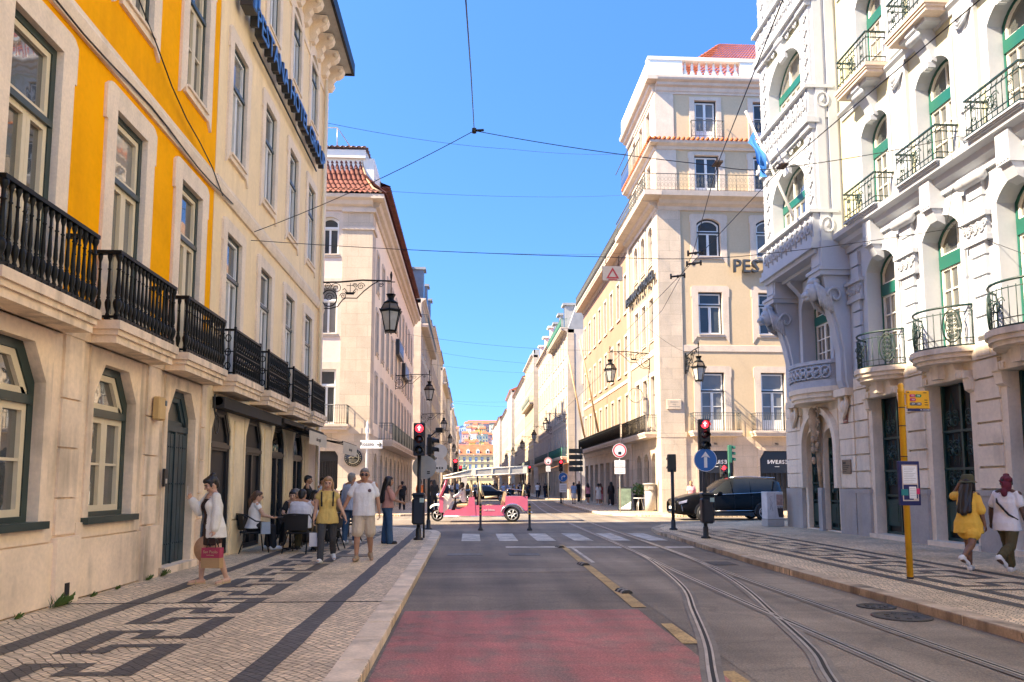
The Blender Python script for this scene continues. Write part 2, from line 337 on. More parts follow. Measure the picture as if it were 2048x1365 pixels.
kerb(RF[1:8],.26,.012,M_kerb,-1,1.0)
kerb([(-.8,78),(-.8,300)],.26,.012,M_kerb,1,2.5); kerb([(8.25,81),(8.3,300)],.26,.012,M_kerb,-1,2.5)
# cobble mosaic patterns
def wob(b,x0,x1,y0,y1,z,n=8):
    k=max(2,int((y1-y0)/.45)); vs=[]
    for i in range(k+1):
        y=y0+(y1-y0)*i/k
        vs+=[(x0+random.uniform(-.018,.018),y,z),(x1+random.uniform(-.018,.018),y,z)]
    b.add(vs,[(2*i,2*i+1,2*i+3,2*i+2) for i in range(k)])
b=MB(); wob(b,-4.36,-4.13,2,26.5,.004); wob(b,-1.82,-1.58,2,26.3,.004)
def key(b,x0,x1,y0,P,z,mir=False,aw=.235,bw=.13):
    m=(lambda x:x0+x1-x) if mir else (lambda x:x)
    w=x1-x0; hx0=x0+w*.42; hx1=x0+w*.56
    def rect(a,c,d,e):
        a,c=sorted((m(a),m(c))); j=lambda:random.uniform(-.012,.012)
        b.add([(a+j(),d+j(),z),(c+j(),d+j(),z),(c+j(),e+j(),z),(a+j(),e+j(),z)],[(0,1,2,3)])
    s=P/1.45
    rect(x0,x0+aw,y0,y0+1.08*s); rect(x0+aw,hx1,y0+(1.08*s-bw),y0+1.08*s); rect(hx0-.02,hx1,y0+.64*s,y0+1.08*s-bw)
    rect(hx1,x1-aw,y0+.64*s,y0+.64*s+bw); rect(x1-aw,x1,y0+.64*s,y0+1.84*s); rect(hx0-.1,x1-aw,y0+1.84*s-bw,y0+1.84*s)
    rect(hx0-.12,hx0+.04,y0+1.45*s,y0+1.84*s-bw); rect(x0+aw,hx0-.12,y0+1.45*s,y0+1.45*s+bw)
k=0
while True:
    y=2.7+1.45*k
    if y>24: break
    key(b,-3.72,-2.66,y,1.45,.004); k+=1
b.obj('pavement_mosaic',M_cobb,kind='structure')
b=MB(); wob(b,8.78,9.0,2,25.5,.004); wob(b,6.72,6.96,2,24.5,.004)
for k in range(14): key(b,7.2,8.5,2.2+1.6*k,1.6,.004,True,.22,.13)
b.obj('pavement_mosaic',M_cobb,kind='structure')
# joint lines across the left pavement
b=MB(); b.box(-5.1,-1.1,9.93,9.965,.0,.0055); b.obj('pavement_joint',M_groove,kind='structure')
# rails
RA=smooth([(1.2,3.2),(1.98,6.16),(2.4,7.66),(2.86,9.65),(3.32,11.69),(3.72,14.84),(3.92,17.42),(4.0,21.67),(4.12,30),(4.6,48),(6.2,80),(6.6,110),(6.8,300)])
RC=smooth([(2.1,3.2),(2.94,6.1),(3.32,7.29),(3.78,9.41),(4.15,11.1),(4.45,12.88),(4.70,14.97),(4.86,17.4),(4.95,21.6)])
RB=smooth([(3.66,2),(3.7,6.06),(3.72,9.4),(3.78,13.2),(3.9,16.46),(3.98,20),(4.0,21.7)])
RD=smooth([(4.62,2),(4.62,7.3),(4.66,12.6),(4.74,15.26),(4.86,18),(4.93,21.63),(5.05,30.8),(5.5,48),(7.1,80),(7.5,110),(7.7,300)])
for ri,(nm,pts) in enumerate((('tram_rail',RA),('tram_rail',RB),('tram_rail',RC),('tram_rail',RD))):
    RZ=-.09+.0013*ri
    bb=MB(); sweep(nm,pts,-.095,.095,RZ+.005,None,b=bb); bb.mi=[0]*len(bb.f)
    k=len(bb.f); sweep(nm,pts,-.042,-.012,RZ+.009,None,b=bb); sweep(nm,pts,.022,.042,RZ+.009,None,b=bb); bb.mi=[0]*k+[1]*(len(bb.f)-k)
    k=len(bb.f); sweep(nm,pts,-.011,.021,RZ+.0075,None,b=bb); bb.mi[k:]=[2]*(len(bb.f)-k)
    bb.obj(nm,[M_railbed,M_steel,M_groove],kind='structure')
RZ=-.09
# markings
for i in range(6):
    x=-.23+1.075*i; b=MB(); b.add([(x,21.5,RZ+.003),(x+.54,21.48,RZ+.003),(x+.55,24.7,RZ+.003),(x,24.75,RZ+.003)],[(0,1,2,3)])
    b.obj('crosswalk_stripe',M_mark,kind='structure')
b=MB(); b.add([(.92,19.2,RZ+.003),(5.7,18.95,RZ+.003),(5.75,19.35,RZ+.003),(.93,19.65,RZ+.003)],[(0,1,2,3)]); b.obj('stop_line',M_mark,kind='structure')
b=MB()
for x0,y0,x1,y1 in ((2.12,9.87,2.36,20.1),(2.14,7.62,2.2,8.71),(2.1,5.4,2.14,6.5)): b.add([(x0,y0,RZ+.0035),(x0+.19,y0,RZ+.0035),(x1+.13,y1,RZ+.0035),(x1,y1,RZ+.0035)],[(0,1,2,3)])
b.obj('lane_marking',M_ymark,kind='structure')
b=MB(); b.add([(2.5,15.5,RZ+.004),(2.58,15.5,RZ+.004),(2.64,19.2,RZ+.004),(2.56,19.2,RZ+.004)],[(0,1,2,3)]); b.obj('lane_marking',M_mark,kind='structure')
M_bmark=mat('faded_blue_marking',(.155,.150,.148),.8,.35,1.2,.3)
b=MB(); b.box(-.5,.3,17.2,17.75,RZ-.002,RZ+.0028); b.box(.9,1.6,17.15,17.7,RZ-.002,RZ+.0028); b.obj('blue_patch',M_bmark,kind='structure')
# pale worn bands across the road
b=MB(); b.box(-.8,2.2,13.9,14.5,RZ-.003,RZ+.002); b.box(5.0,5.6,16.0,16.8,RZ-.003,RZ+.002); b.obj('road_patch',M_asph2,kind='structure')
# manhole covers
M_cast=mat('cast_iron',(.05,.046,.042),.6,.3,12,.2,bump=.6,bscale=60)
for i,(x,y,r,lb) in enumerate(((5.32,9.75,.24,'round cast iron manhole cover beside the right kerb, farther of two'),(5.22,9.0,.34,'round cast iron manhole cover beside the right kerb, nearer of two'))):
    b=MB(); b.lathe([(r,0),(r,.012),(r*.86,.014),(r*.84,.006),(.02,.008)],n=28)
    for a in range(8):
        q=2*PI*a/8; b.box(-.02+.5*r*math.cos(q),.02+.5*r*math.cos(q),-.02+.5*r*math.sin(q),.02+.5*r*math.sin(q),.006,.015)
    b.obj('manhole_cover',M_cast,loc=(x,y,RZ),label=lb,cat='manhole cover',group='manhole covers in the road')
for x,y,w,d,lb in ((5.1,15.2,.5,.7,'rectangular metal access cover by the right tram rail near the kerb'),(-2.55,16.3,.9,.55,'rectangular access cover set in the left pavement beside the walking couple')):
    b=MB(); b.box(-w/2,w/2,-d/2,d/2,0,.006); b.box(-w/2+.04,w/2-.04,-d/2+.04,d/2-.04,.006,.009); b.obj('access_cover',M_cast if x>0 else M_railbed,loc=(x,y,RZ if x>0 else .004),label=lb,cat='manhole cover')
# rubber lane separators
M_rub=mat('black_rubber',(.05,.047,.043),.8,.2,5,.1); 
for (x,y),lb in zip(((2.3,19.3),(2.27,15.1),(2.29,11.25)),('small ribbed rubber lane separator nearest the crosswalk','small ribbed rubber lane separator, middle one on the yellow line','small ribbed rubber lane separator nearest the red lane')):
    b=MB()
    for k in range(5):
        y0=-.16+.064*k; b.prism([(-.085,0),(.085,0),(.06,.03),(.03,.045),(-.03,.045),(-.06,.03)],y0,y0+.05,'xz',mi=k%2)
    b.obj('lane_separator',[M_rub,mat('worn_pale_rubber',(.3,.28,.24),.7,.2,5,.1)],loc=(x,y,RZ+.003),rz=R(12),label=lb,cat='lane separator',group='rubber lane separators on the road')
# ---------------------------------------------------------------- facade kit (local: x along, y into the wall, z up)
class Fr:
    def __init__(s,x,y,deg): s.o=Vector((x,y,0)); s.rz=R(deg); s.c=math.cos(s.rz); s.s=math.sin(s.rz)
    def at(s,u,z,out=0): return (s.o.x+u*s.c+out*s.s, s.o.y+u*s.s-out*s.c, z)
def wall(par,fr,u0,u1,z0,z1,holes,m,name='wall',depth=.45,y=0,label=None,thick=True):
    xs=sorted({u0,u1}|{v for h in holes for v in h[:2] if u0<v<u1}); zs=sorted({z0,z1}|{v for h in holes for v in h[2:4] if z0<v<z1})
    b=MB(); idx={}; vs=[]; fs=[]
    def vid(x,z):
        if (x,z) not in idx: idx[(x,z)]=len(vs); vs.append((x,y,z))
        return idx[(x,z)]
    for i in range(len(xs)-1):
        for j in range(len(zs)-1):
            cx=(xs[i]+xs[i+1])/2; cz=(zs[j]+zs[j+1])/2
            if any(h[0]<cx<h[1] and h[2]<cz<h[3] for h in holes): continue
            fs.append((vid(xs[i],zs[j]),vid(xs[i+1],zs[j]),vid(xs[i+1],zs[j+1]),vid(xs[i],zs[j+1])))
    b.add(vs,fs)
    for h in holes:
        a,c,d,e=max(h[0],u0),min(h[1],u1),max(h[2],z0),min(h[3],z1); Y=y+depth
        if a>=c or d>=e: continue
        b.add([(a,y,d),(c,y,d),(c,y,e),(a,y,e),(a,Y,d),(c,Y,d),(c,Y,e),(a,Y,e)],[(0,1,5,4),(1,2,6,5),(2,3,7,6),(3,0,4,7),(4,5,6,7)])
    if thick:
        Y=y+depth+.3; b.add([(u0,y,z0),(u1,y,z0),(u1,Y,z0),(u0,Y,z0),(u0,y,z1),(u1,y,z1),(u1,Y,z1),(u0,Y,z1)],[(1,2,6,5),(2,3,7,6),(3,0,4,7),(4,5,6,7)])
    return b.obj(name,m,par,fr.o,fr.rz,label=label)
def topline(w,h,top,rise):
    a=w/2
    if top=='flat': return [(-a,h),(a,h)]
    if top=='oct': return [(-a,h-rise),(-a+rise*.62,h),(a-rise*.62,h),(a,h-rise)]
    if top=='arch':
        r=(a*a+rise*rise)/(2*rise); cz=h-r; t=math.asin(min(1,a/r))
        return [(r*math.sin(-t+2*t*i/10),cz+r*math.cos(-t+2*t*i/10)) for i in range(11)]
def ringpoly(outer,inner,z0o,z0i):
    """U shaped polygon open at the bottom"""
    return [(outer[0][0],z0o)]+outer+[(outer[-1][0],z0o)]+[(inner[-1][0],z0i)]+inner[::-1]+[(inner[0][0],z0i)]
def closed_ring(b,outer,inner,y0,y1,mi):
    n=len(outer); assert n==len(inner)
    vs=[(x,y0,z) for x,z in outer]+[(x,y0,z) for x,z in inner]+[(x,y1,z) for x,z in outer]+[(x,y1,z) for x,z in inner]; fs=[]
    for i in range(n):
        j=(i+1)%n; fs+=[(i,j,n+j,n+i),(2*n+i,3*n+i,3*n+j,2*n+j),(i,2*n+i,2*n+j,j),(n+i,n+j,3*n+j,3*n+i)]
    b.add(vs,fs,mi)
def loop(w,h,top,rise,z0=0,cx=0): return [(cx-w/2,z0)]+[(cx+x,z) for x,z in topline(w,h,top,rise)]+[(cx+w/2,z0)]
WC={}
def win_meshes(w,h,top='flat',rise=.3,sw=.25,ear=.06,sill=True,proud=.05,depth=.3,trans=None,t1=.07,t2=.06,vbars=0,hbars=1,panel=0,leaf=2,m_sur=None,m_case=None,m_sash=None,m_glass=None,drop=.22,keyst=0,topext=None,tb=.08):
    k=(w,h,top,rise,sw,ear,sill,proud,depth,trans,t1,t2,vbars,hbars,panel,leaf,m_sur.name,m_case.name,m_sash.name,m_glass.name,drop,keyst,topext,tb)
    if k in WC: return WC[k]
    b=MB(); a=w/2; inner=topline(w,h,top,rise); te=topext if topext is not None else sw
    ht=h+te
    # stone surround with ears at the head (and below the sill)
    if ear: outer=[(-a-sw,ht-te-.45*te-.12),(-a-sw-ear,ht-te-.45*te-.12),(-a-sw-ear,ht-.1),(-a-sw+.04,ht-.02),(-a-sw+.12,ht),(a+sw-.12,ht),(a+sw-.04,ht-.02),(a+sw+ear,ht-.1),(a+sw+ear,ht-te-.45*te-.12),(a+sw,ht-te-.45*te-.12)]
    else: outer=[(-a-sw,ht),(a+sw,ht)]
    zb=-drop if sill else 0
    b.prism(ringpoly(outer,inner,zb,0 if sill else 0),-proud,depth,'xz')
    if sill:
        b.prism([(-a-sw*.2,-.16),(a+sw*.2,-.16),(a+sw*.2,-.003),(-a-sw*.2,-.003)],-proud-.012,depth,'xz')
        b.box(-a-.02,a+.02,-proud-.05,depth,-.05,0)
    if keyst: b.prism([(-.11,h-.02),(.11,h-.02),(.16,ht+.05),(-.16,ht+.05)],-proud-.05,0,'xz')
    f=MB(); y0=depth-.13; y1=depth-.03
    closed_ring(f,loop(w+.02,h+.01,top,rise,0),loop(w-2*t1,h-t1,top,rise,t1*.6),y0,y1,0)
    iw=w-2*t1-.01; ih=h-t1-.005; zt=trans if trans else None
    if zt:
        f.box(-a+t1*.6,a-t1*.6,y0-.03,y1,zt-tb/2,zt+tb/2,0)
        closed_ring(f,loop(iw,ih,top,min(rise,ih-zt-tb/2) if top!='flat' else rise,zt+tb/2),loop(iw-2*t2,ih-t2,top,min(rise,ih-zt-tb/2)*.95 if top!='flat' else rise,zt+tb/2+t2),y0+.02,y1-.02,1)
        if leaf==3:
            for x in (-iw/6,iw/6): f.box(x-.025,x+.025,y0+.01,y1-.02,zt,h-.1,1)
        elif vbars: f.box(-.02,.02,y0+.03,y1-.02,zt,h-t1,1)
        lo_h=zt-tb/2
    else: lo_h=ih
    n=max(1,leaf); lw=iw/n
    for i in range(n):
        cx=-iw/2+lw*(i+.5); tp='flat' if zt or top=='flat' else 'flat'; hh=lo_h if (zt or top=='flat') else h-rise
        closed_ring(f,loop(lw-.004,hh,tp,0,t1*.6,cx),loop(lw-2*t2,hh-t2,tp,0,t1*.6+t2+panel,cx),y0+.015,y1-.015,1)
        if panel:
            f.box(cx-lw/2+t2,cx+lw/2-t2,y0+.03,y1-.015,t1*.6,t1*.6+t2+panel,1); f.box(cx-lw/2+t2+.06,cx+lw/2-t2-.06,y0+.018,y0+.03,t1*.6+t2+.06,t1*.6+panel-.02,1)
        zb0=t1*.6+t2+panel
        for j in range(hbars):
            zz=zb0+(hh-t2-zb0)*(j+1)/(hbars+1); f.box(cx-lw/2+t2*.5,cx+lw/2-t2*.5,y0+.025,y1-.02,zz-.018,zz+.018,1)
        for j in range(vbars):
            xx=cx-lw/2+lw*(j+1)/(vbars+1); f.box(xx-.014,xx+.014,y0+.027,y1-.022,zb0,hh-t2,1)
    if not zt and top!='flat':
        closed_ring(f,loop(iw,ih,top,rise*.97,h-rise),loop(iw-2*t2,ih-t2,top,rise*.9-t2*.3,h-rise+t2),y0+.02,y1-.02,1)
    p=MB(); lp=loop(w-.02,h-.01,top,rise,.02); p.add([(x,depth-.06,z) for x,z in lp],[tuple(range(len(lp)))])
    r=(b.mesh('window',m_sur),f.mesh('frame',[m_case,m_sash]),p.mesh('pane',m_glass)); WC[k]=r; return r
def window(par,fr,u,z,name='window',**k):
    if k.get('m_glass') is not None and random.random()<.33: k=dict(k,m_glass=M_glassw if k['m_glass'] is M_glass else M_curt if k['m_glass'] is M_glassc else k['m_glass'])
    ms=win_meshes(**k); o=ob(name,ms[0],par,fr.at(u,z),fr.rz); ob('frame',ms[1],o); ob('pane',ms[2],o); return o
def hole(u,z,w,h,e=.02): return (round(u-w/2-e,4),round(u+w/2+e,4),round(z-e*.5,4),round(z+h+e,4))
def mould(par,fr,u0,u1,prof,m,name='string_course',b=None,ret=False):
    """prof: [(out,z)...] closed profile swept along the facade; ends mitred plain"""
    bb=b or MB(); bb.prism([(-o,z) for o,z in prof],u0,u1,'yz')
    return bb if (ret or b) else bb.obj(name,m,par,fr.o,fr.rz)
def cornice_prof(z,h,out):
    return [(-.1,z),(.05,z),(.05,z+.12*h),(.12*out+.05,z+.2*h),(.2*out+.05,z+.42*h),(.55*out,z+.5*h),(.62*out,z+.66*h),(.92*out,z+.74*h),(out,z+.86*h),(out,z+h),(-.1,z+h)]
def slab(par,fr,u,w,z,th,out,m,bow=0,name='slab'):
    b=MB()
    if bow:
        pl=[(-w/2,0)]+[(-w/2+w*i/16,-out*(.1+.9*max(0,math.sin(PI*i/16))**.75)) for i in range(17)]+[(w/2,0)]
        for z0,z1,k in ((0,th*.3,.84),(th*.3,th*.62,.93),(th*.62,th,1)): b.prism([(x*k,y*k+.0) for x,y in pl],z0,z1,'xy')
    else:
        for z0,z1,k in ((0,th*.35,-.07),(th*.35,th*.6,-.035),(th*.6,th,0)): b.box(-w/2-k,w/2+k,-out-k,.0,z0,z1) if k==0 else b.box(-w/2-k,w/2+k,-out-k,0,z0,z1)
    return b.obj(name,m,par,fr.at(u,z-th),fr.rz)
RC_={}
def rail_mesh(kind,w,out,h,m):
    k=(kind,w,out,h,m.name)
    if k in RC_: return RC_[k]
    b=MB(); a=w/2-.04; o=out-.05
    def sides(fn,n_front,n_side):
        for i in range(n_front+1): fn(-a+2*a*i/n_front,-o,0)
        for i in range(1,n_side): 
            for s in(-1,1): fn(s*a,-o*i/n_side,1)
    def rails(z,t,hh):
        b.box(-a-t/2,a+t/2,-o-t/2,-o+t/2,z,z+hh)
        for s in(-1,1): b.box(s*a-t/2,s*a+t/2,-o+t/2,0,z,z+hh)
    if kind=='baluster':
        pr=[(.026,.06),(.032,.09),(.02,.12),(.04,.2),(.046,.26),(.034,.3),(.02,.32),(.03,.33),(.02,.35),(.03,.4),(.026,.5),(.02,.62),(.018,.72),(.03,.735),(.018,.75),(.018,.84),(.036,.9),(.036,.96)]
        sides(lambda x,y,s:(b.lathe([(r*(1.25 if abs(x)>a-.01 and abs(y)>o-.01 else .86),q*h) for r,q in pr],(x,y,0),8),b.box(x-.03,x+.03,y-.03,y+.03,.02,.07)),int(w/.125),3)
        rails(h-.05,.085,.05); rails(.045,.05,.03)
    elif kind=='bar':
        sides(lambda x,y,s:b.tube([(x,y,0),(x,y,h)],.012,4),int(w/.12),max(2,int(out/.14))); rails(h-.03,.05,.03); rails(.06,.03,.02); rails(h*.82,.025,.015)
    elif kind=='lattice':
        n=int(w/.15)
        def it(x,y,s):
            b.tube([(x,y,0),(x,y,h)],.012,4)
            for z in (.2,.5,.8):
                c=(x,y,z*h)
                if s: b.tube([(x,y+.055*math.cos(2*PI*q/8),z*h+.075*math.sin(2*PI*q/8)) for q in range(8)],.012,4,True)
                else: b.tube([(x+.06*math.cos(2*PI*q/8),y,z*h+.085*math.sin(2*PI*q/8)) for q in range(8)],.013,4,True)
        sides(it,n,3)
        for i in range(n):
            x=-a+2*a*(i+.5)/n
            for z in (.34,.66,.9,.1): b.ball((x,-o,z*h),(.035,.02,.045),6,4)
            b.tube([(x-.07,-o,.22*h),(x+.07,-o,.5*h)],.009,4); b.tube([(x+.07,-o,.5*h),(x-.07,-o,.78*h)],.009,4)
        rails(h-.04,.06,.04); rails(.03,.04,.03); rails(h*.5,.025,.02)
        for s in(-1,1): b.tube([(s*a,-o,0),(s*a,-o,h+.04)],.03,6)
    elif kind=='chain':
        sides(lambda x,y,s:b.tube([(x,y,0),(x,y,h)],.008,4),int(w/.22),3)
        n=int(w/.22)
        for i in range(n):
            x=-a+2*a*(i+.5)/n
            for z in(.35,.68): b.tube([(x+.07*math.cos(2*PI*q/8),-o,z*h+.12*math.sin(2*PI*q/8)) for q in range(8)],.008,4,True)
        rails(h-.03,.045,.03); rails(.05,.03,.02)
        for i in range(0,n,8):
            x=-a+2*a*i/max(1,n); b.tube([(x,-o,0),(x,-o,h)],.018,4)
    elif kind=='green':
        n=int(w/.16)
        for i in range(n+1):
            x=-a+2*a*i/n; b.tube([(x,-o,0),(x,-o,h*.86)],.011,4); b.tube([(x,-o,h*.8),(x+.05,-o,h*.9),(x,-o,h)],.01,4)
        for i in range(1,4):
            for s in(-1,1): b.tube([(s*a,-o*i/4,0),(s*a,-o*i/4,h)],.011,4)
        rails(h-.035,.055,.035); rails(.03,.035,.025); rails(h*.8,.03,.018); rails(.2*h,.03,.018)
        for q in (-1,1):   # centre ornament
            b.tube(spiral((q*.1,-o,h*.55),.13,q),.013,4); b.tube(spiral((q*.09,-o,h*.32),.1,-q),.012,4)
        b.tube([(.09*math.cos(2*PI*q/10),-o-.01,h*.47+.13*math.sin(2*PI*q/10)) for q in range(10)],.016,4,True)
        for s in(-1,1):
            for zz in(.35,.62): b.tube(spiral((s*w*.33,-o,h*zz),.07,s),.01,4)
    elif kind=='bow':
        bow=out*.9; base=out*.1
        P=lambda t:(-a+2*a*t,-(base+bow*max(0,math.sin(PI*t))**.75)+.05)
        n=int(w/.14)
        for i in range(n+1):
            x,y=P(i/n); b.tube([(x,y,0),(x,y,h*.88)],.011,4)
        for z,r in ((h,.028),(.04,.02),(h*.84,.012),(h*.2,.012)): b.tube([(-a,0,z)]+[(*P(i/12),z) for i in range(13)]+[(a,0,z)],r,6)
        for s in (-1,1):
            for y in (-base*.5,):
                b.tube([(s*a,y,0),(s*a,y,h)],.011,4)
            # oval medallions near the ends
            t=.12 if s<0 else .88; cx,cy=P(t); tx=Vector((P(t+.05)[0]-P(t-.05)[0],P(t+.05)[1]-P(t-.05)[1],0)).normalized(); c=Vector((cx,cy-.015,h*.52))
            for rr,zz,th in ((.2,.4,.02),(.13,.3,.013)): b.tube([tuple(c+tx*(rr*math.cos(2*PI*q/14))+Vector((0,0,zz*math.sin(2*PI*q/14)*h))) for q in range(14)],th,5,True)
            for q in range(5): 
                for e in(-1,1): b.tube([tuple(c+tx*(v.x)+Vector((0,0,v.z))) for v in map(Vector,spiral((e*.05,0,(-.25+.125*q)*h),.055,e))],.011,4)
        cx,cy=P(.5)
        for q in(-1,1): b.tube(spiral((cx+q*.13,cy-.02,h*.55),.12,q),.012,4); b.tube(spiral((cx+q*.12,cy-.02,h*.36),.09,-q),.011,4)
        b.tube([(cx+.09*math.cos(2*PI*q/10),cy-.02,h*.46+.1*math.sin(2*PI*q/10)) for q in range(10)],.02,5,True)
    RC_[k]=b.mesh('railing',m); return RC_[k]
def spiral(c,r,s=1,turns=1.6,n=14):
    out=[]
    for i in range(n+1):
        t=i/n; q=2*PI*turns*t; rr=r*(1-.8*t); out.append((c[0]+s*rr*math.cos(q),c[1],c[2]+rr*math.sin(q)))
    return out
def balcony(par,fr,u,z,w,out,h,kind,m_rail,m_slab,th=.3,bow=0,extra=.08,name='balcony'):
    """balcony part: slab mesh with its railing as a sub-part"""
    s=slab(par,fr,u,w+extra,z,th,out+extra/2,m_slab,bow,name); r=ob('railing',rail_mesh(kind,w,out,h,m_rail),s,(0,0,th)); return s
def quoins(par,fr,u0,u1,z0,z1,m,out=.05,name='corner_pier',ret=None):
    b=MB(); b.box(u0,u1,-out,.1,z0,z1); return b.obj(name,m,par,fr.o,fr.rz)
def tiles(b,p00,p10,p01,p11,cols,rows,amp=.07,mi=0):
    """Roman tile roof patch: half-round columns in overlapping courses"""
    p00,p10,p01,p11=map(Vector,(p00,p10,p01,p11)); nn=(p10-p00).cross(p01-p00).normalized()
    if nn.z<0: nn=-nn
    def pt(s,t): return (p00.lerp(p10,s)).lerp(p01.lerp(p11,s),t)
    N=6
    for j in range(rows):
        t0=j/rows; t1=(j+1.12)/rows; t1=min(t1,1.02)
        vs=[]
        for i in range(cols):
            for k in range(N):
                s=(i+k/N)/cols; hgt=amp*abs(math.sin(PI*k/N)) if k else 0
                jit=random.uniform(-.006,.006)
                vs.append(pt(s,t0)+nn*(hgt+.035+jit)); vs.append(pt(s,t1)+nn*(hgt*.85))
        s=1; vs.append(pt(s,t0)+nn*.035); vs.append(pt(s,t1))
        b.add(vs,[(2*q,2*q+2,2*q+3,2*q+1) for q in range(cols*N)],mi)
    return b
# ---------------------------------------------------------------- yellow building and cream hotel (left), facade x=-5.2 facing +x
M_yel=mat('yellow_stucco',(.95,.42,.003),.8,.09,.8,.05,streak=.34,stain=(.66,.27,.01),bump=.08,bscale=40,ior=1.12)
M_crm=mat('cream_stucco',(.93,.73,.46),.8,.06,.7,.05,streak=.4,stain=(.62,.47,.28),bump=.08,bscale=40,ior=1.15)
M_crm2=mat('cream_pier_paint',(.84,.68,.43),.7,.1,1.2,.06,streak=.4,stain=(.3,.23,.14))
FL=Fr(-5.2,0,90)
yb=thing('yellow_building','bright yellow building with black balconies over a worn pale stone base, left foreground','building',(-5.2,8,0))
def rel(t,fr): # frame relative to a thing placed at its own location
    f=Fr(fr.o.x-t.location.x,fr.o.y-t.location.y,0); f.rz=fr.rz; f.c=fr.c; f.s=fr.s; return f
f=rel(yb,FL); cols=[3.80,6.29,8.78,11.27,13.75]
ww=dict(w=1.02,h=3.1,sw=.28,ear=.05,sill=False,trans=2.1,t1=.09,t2=.075,hbars=0,panel=.0,m_sur=M_trim,m_case=M_dgreen,m_sash=M_cream,m_glass=M_glass,depth=.17,topext=.33)
ww=dict(ww,hbars=1)
w2=dict(ww,h=2.75,sill=True,trans=1.75,topext=.3,drop=.28)
holes=[hole(c,3.85,1.02,3.1) for c in cols]+[hole(c,8.72,1.02,2.75) for c in cols]+[hole(c,13,1.02,2.4) for c in cols]
wall(yb,f,-20,14.97,3.55,17,holes,M_yel)
for c in cols:
    window(yb,f,c,3.85,**ww); window(yb,f,c,8.72,**w2); window(yb,f,c,13,**dict(w2,h=2.4,trans=None))
    balcony(yb,f,c-.08 if c<9 else c,3.72,1.98,.43,.98,'baluster',M_iron,M_lime,th=.3)
mould(yb,f,2,14.99,[(-.05,7.42),(.05,7.42),(.07,7.5),(.09,7.62),(.06,7.68),(.06,7.74),(-.05,7.74)],M_trim)
mould(yb,f,2,14.97,cornice_prof(16.6,.8,.7),M_trim,'cornice')
# stone base: three octagonal openings (two windows, one door) and piers between
gh=[(3.80,1.06,1.3,2.14),(6.29,1.06,1.3,2.14),(8.72,1.06,1.3,2.14),(11.2,1.06,1.3,2.14),(13.75,.12,1.3,3.06)]
gw=[]
for u,z,w,h in gh: gw.append(hole(u,z,w,h))
wall(yb,f,-20,14.97,0,3.55,gw,M_lime,'stone_base')
b=MB()
for u0,u1 in ((2.6,3.0),(4.75,5.4),(7.25,7.75),(9.72,10.25),(12.22,12.78),(14.66,14.97)):
    b.cut()
    zs=[.86,1.33,1.97,2.6,3.5] if u1-u0>.3 else [.86,1.6,2.3,3.0,3.5]
    for a,c in zip(zs[:-1],zs[1:]): b.box(u0+.03,u1-.03,-.035,.02,a+.012,c-.012)
    b.box(u0-.02,u1+.02,-.10,.02,0,.84)
b.obj('pier',M_lime,yb,f.o,f.rz)
b=MB()
for u in (3.80,6.29,8.72,11.2): b.cut(); b.box(u-1.0,u+1.0,-.045,.02,.02,.78); b.box(u-.95,u+.95,-.03,.02,.80,1.0)
b.obj('base_panel',M_lime,yb,f.o,f.rz)
b=MB(); mould(yb,f,2,14.97,[(0,3.42),(.05,3.42),(.07,3.5),(.07,3.56),(0,3.56)],M_lime,'ledge')
go=dict(w=1.3,top='oct',rise=.46,sw=.14,ear=0,sill=False,t1=.11,t2=.085,hbars=1,m_sur=M_lime,m_case=M_dgreen,m_sash=M_cream,m_glass=M_glass,depth=.24,proud=.03,topext=.2,tb=.11)
for u,z,w,h in gh[:4]:
    o=window(yb,f,u,z,**dict(go,h=h,trans=1.46)); 
    b=MB(); b.box(-.78,.78,-.1,.3,-.09,.0); b.obj('sill',M_dgreen,o)
M_door=mat('dark_teal_door',(.022,.045,.055),.5,.3,3,.15,streak=.5,stain=(.09,.08,.06))
u,z,w,h=gh[4]
o=ob('door_case',win_meshes(**dict(go,h=h,trans=2.38,hbars=0,m_case=M_door,m_sash=M_door,m_glass=mat('dusty_glass',(.05,.06,.06),.35)))[0],yb,f.at(u,z),f.rz)
ms=win_meshes(**dict(go,h=h,trans=2.38,hbars=0,m_case=M_door,m_sash=M_door,m_glass=mat('dusty_glass',(.05,.06,.06),.35)))
ob('frame',ms[1],o); ob('pane',ms[2],o)
b=MB()
for s in(-1,1):
    b.box(s*.28-.25,s*.28+.25,.12,.17,.0,2.32)
    for k in range(3): b.box(s*.28-.235+.165*k,s*.28-.235+.165*k+.14,.09,.12,.04,2.28)
b.box(-.03,.03,.07,.12,0,2.32)
for z0 in (.35,1.4,2.05):
    for s in(-1,1):
        for k in range(5): b.ball((s*.28-.2+.1*k,.085,z0),.017,5,4)
b.obj('door',M_door,o)
b=MB(); b.box(-.75,.75,-.12,.35,-.12,0); b.obj('threshold',M_lime,o)
b=MB(); b.box(9.92,10.02,-.112,-.09,.02,.26); b.obj('drain_slot',M_dark,yb,f.o,f.rz)
b=MB(); b.bbox(7.9,8.5,-.075,-.03,.34,.78,.01); b.obj('vent_grille',mat('dull_metal',(.2,.18,.15),.5,.2,5,.1,metal=.5),yb,f.o,f.rz)
b=MB(); b.prism([(-20,0),(14.97,0),(14.97,8),(-20,8)],16.9,17.4,'xy'); b.obj('roof',M_tile,yb,f.o,f.rz)
b=MB(); b.box(-20,14.9,1.1,6,16.5,20.8); b.obj('attic',M_yel,yb,f.o,f.rz)
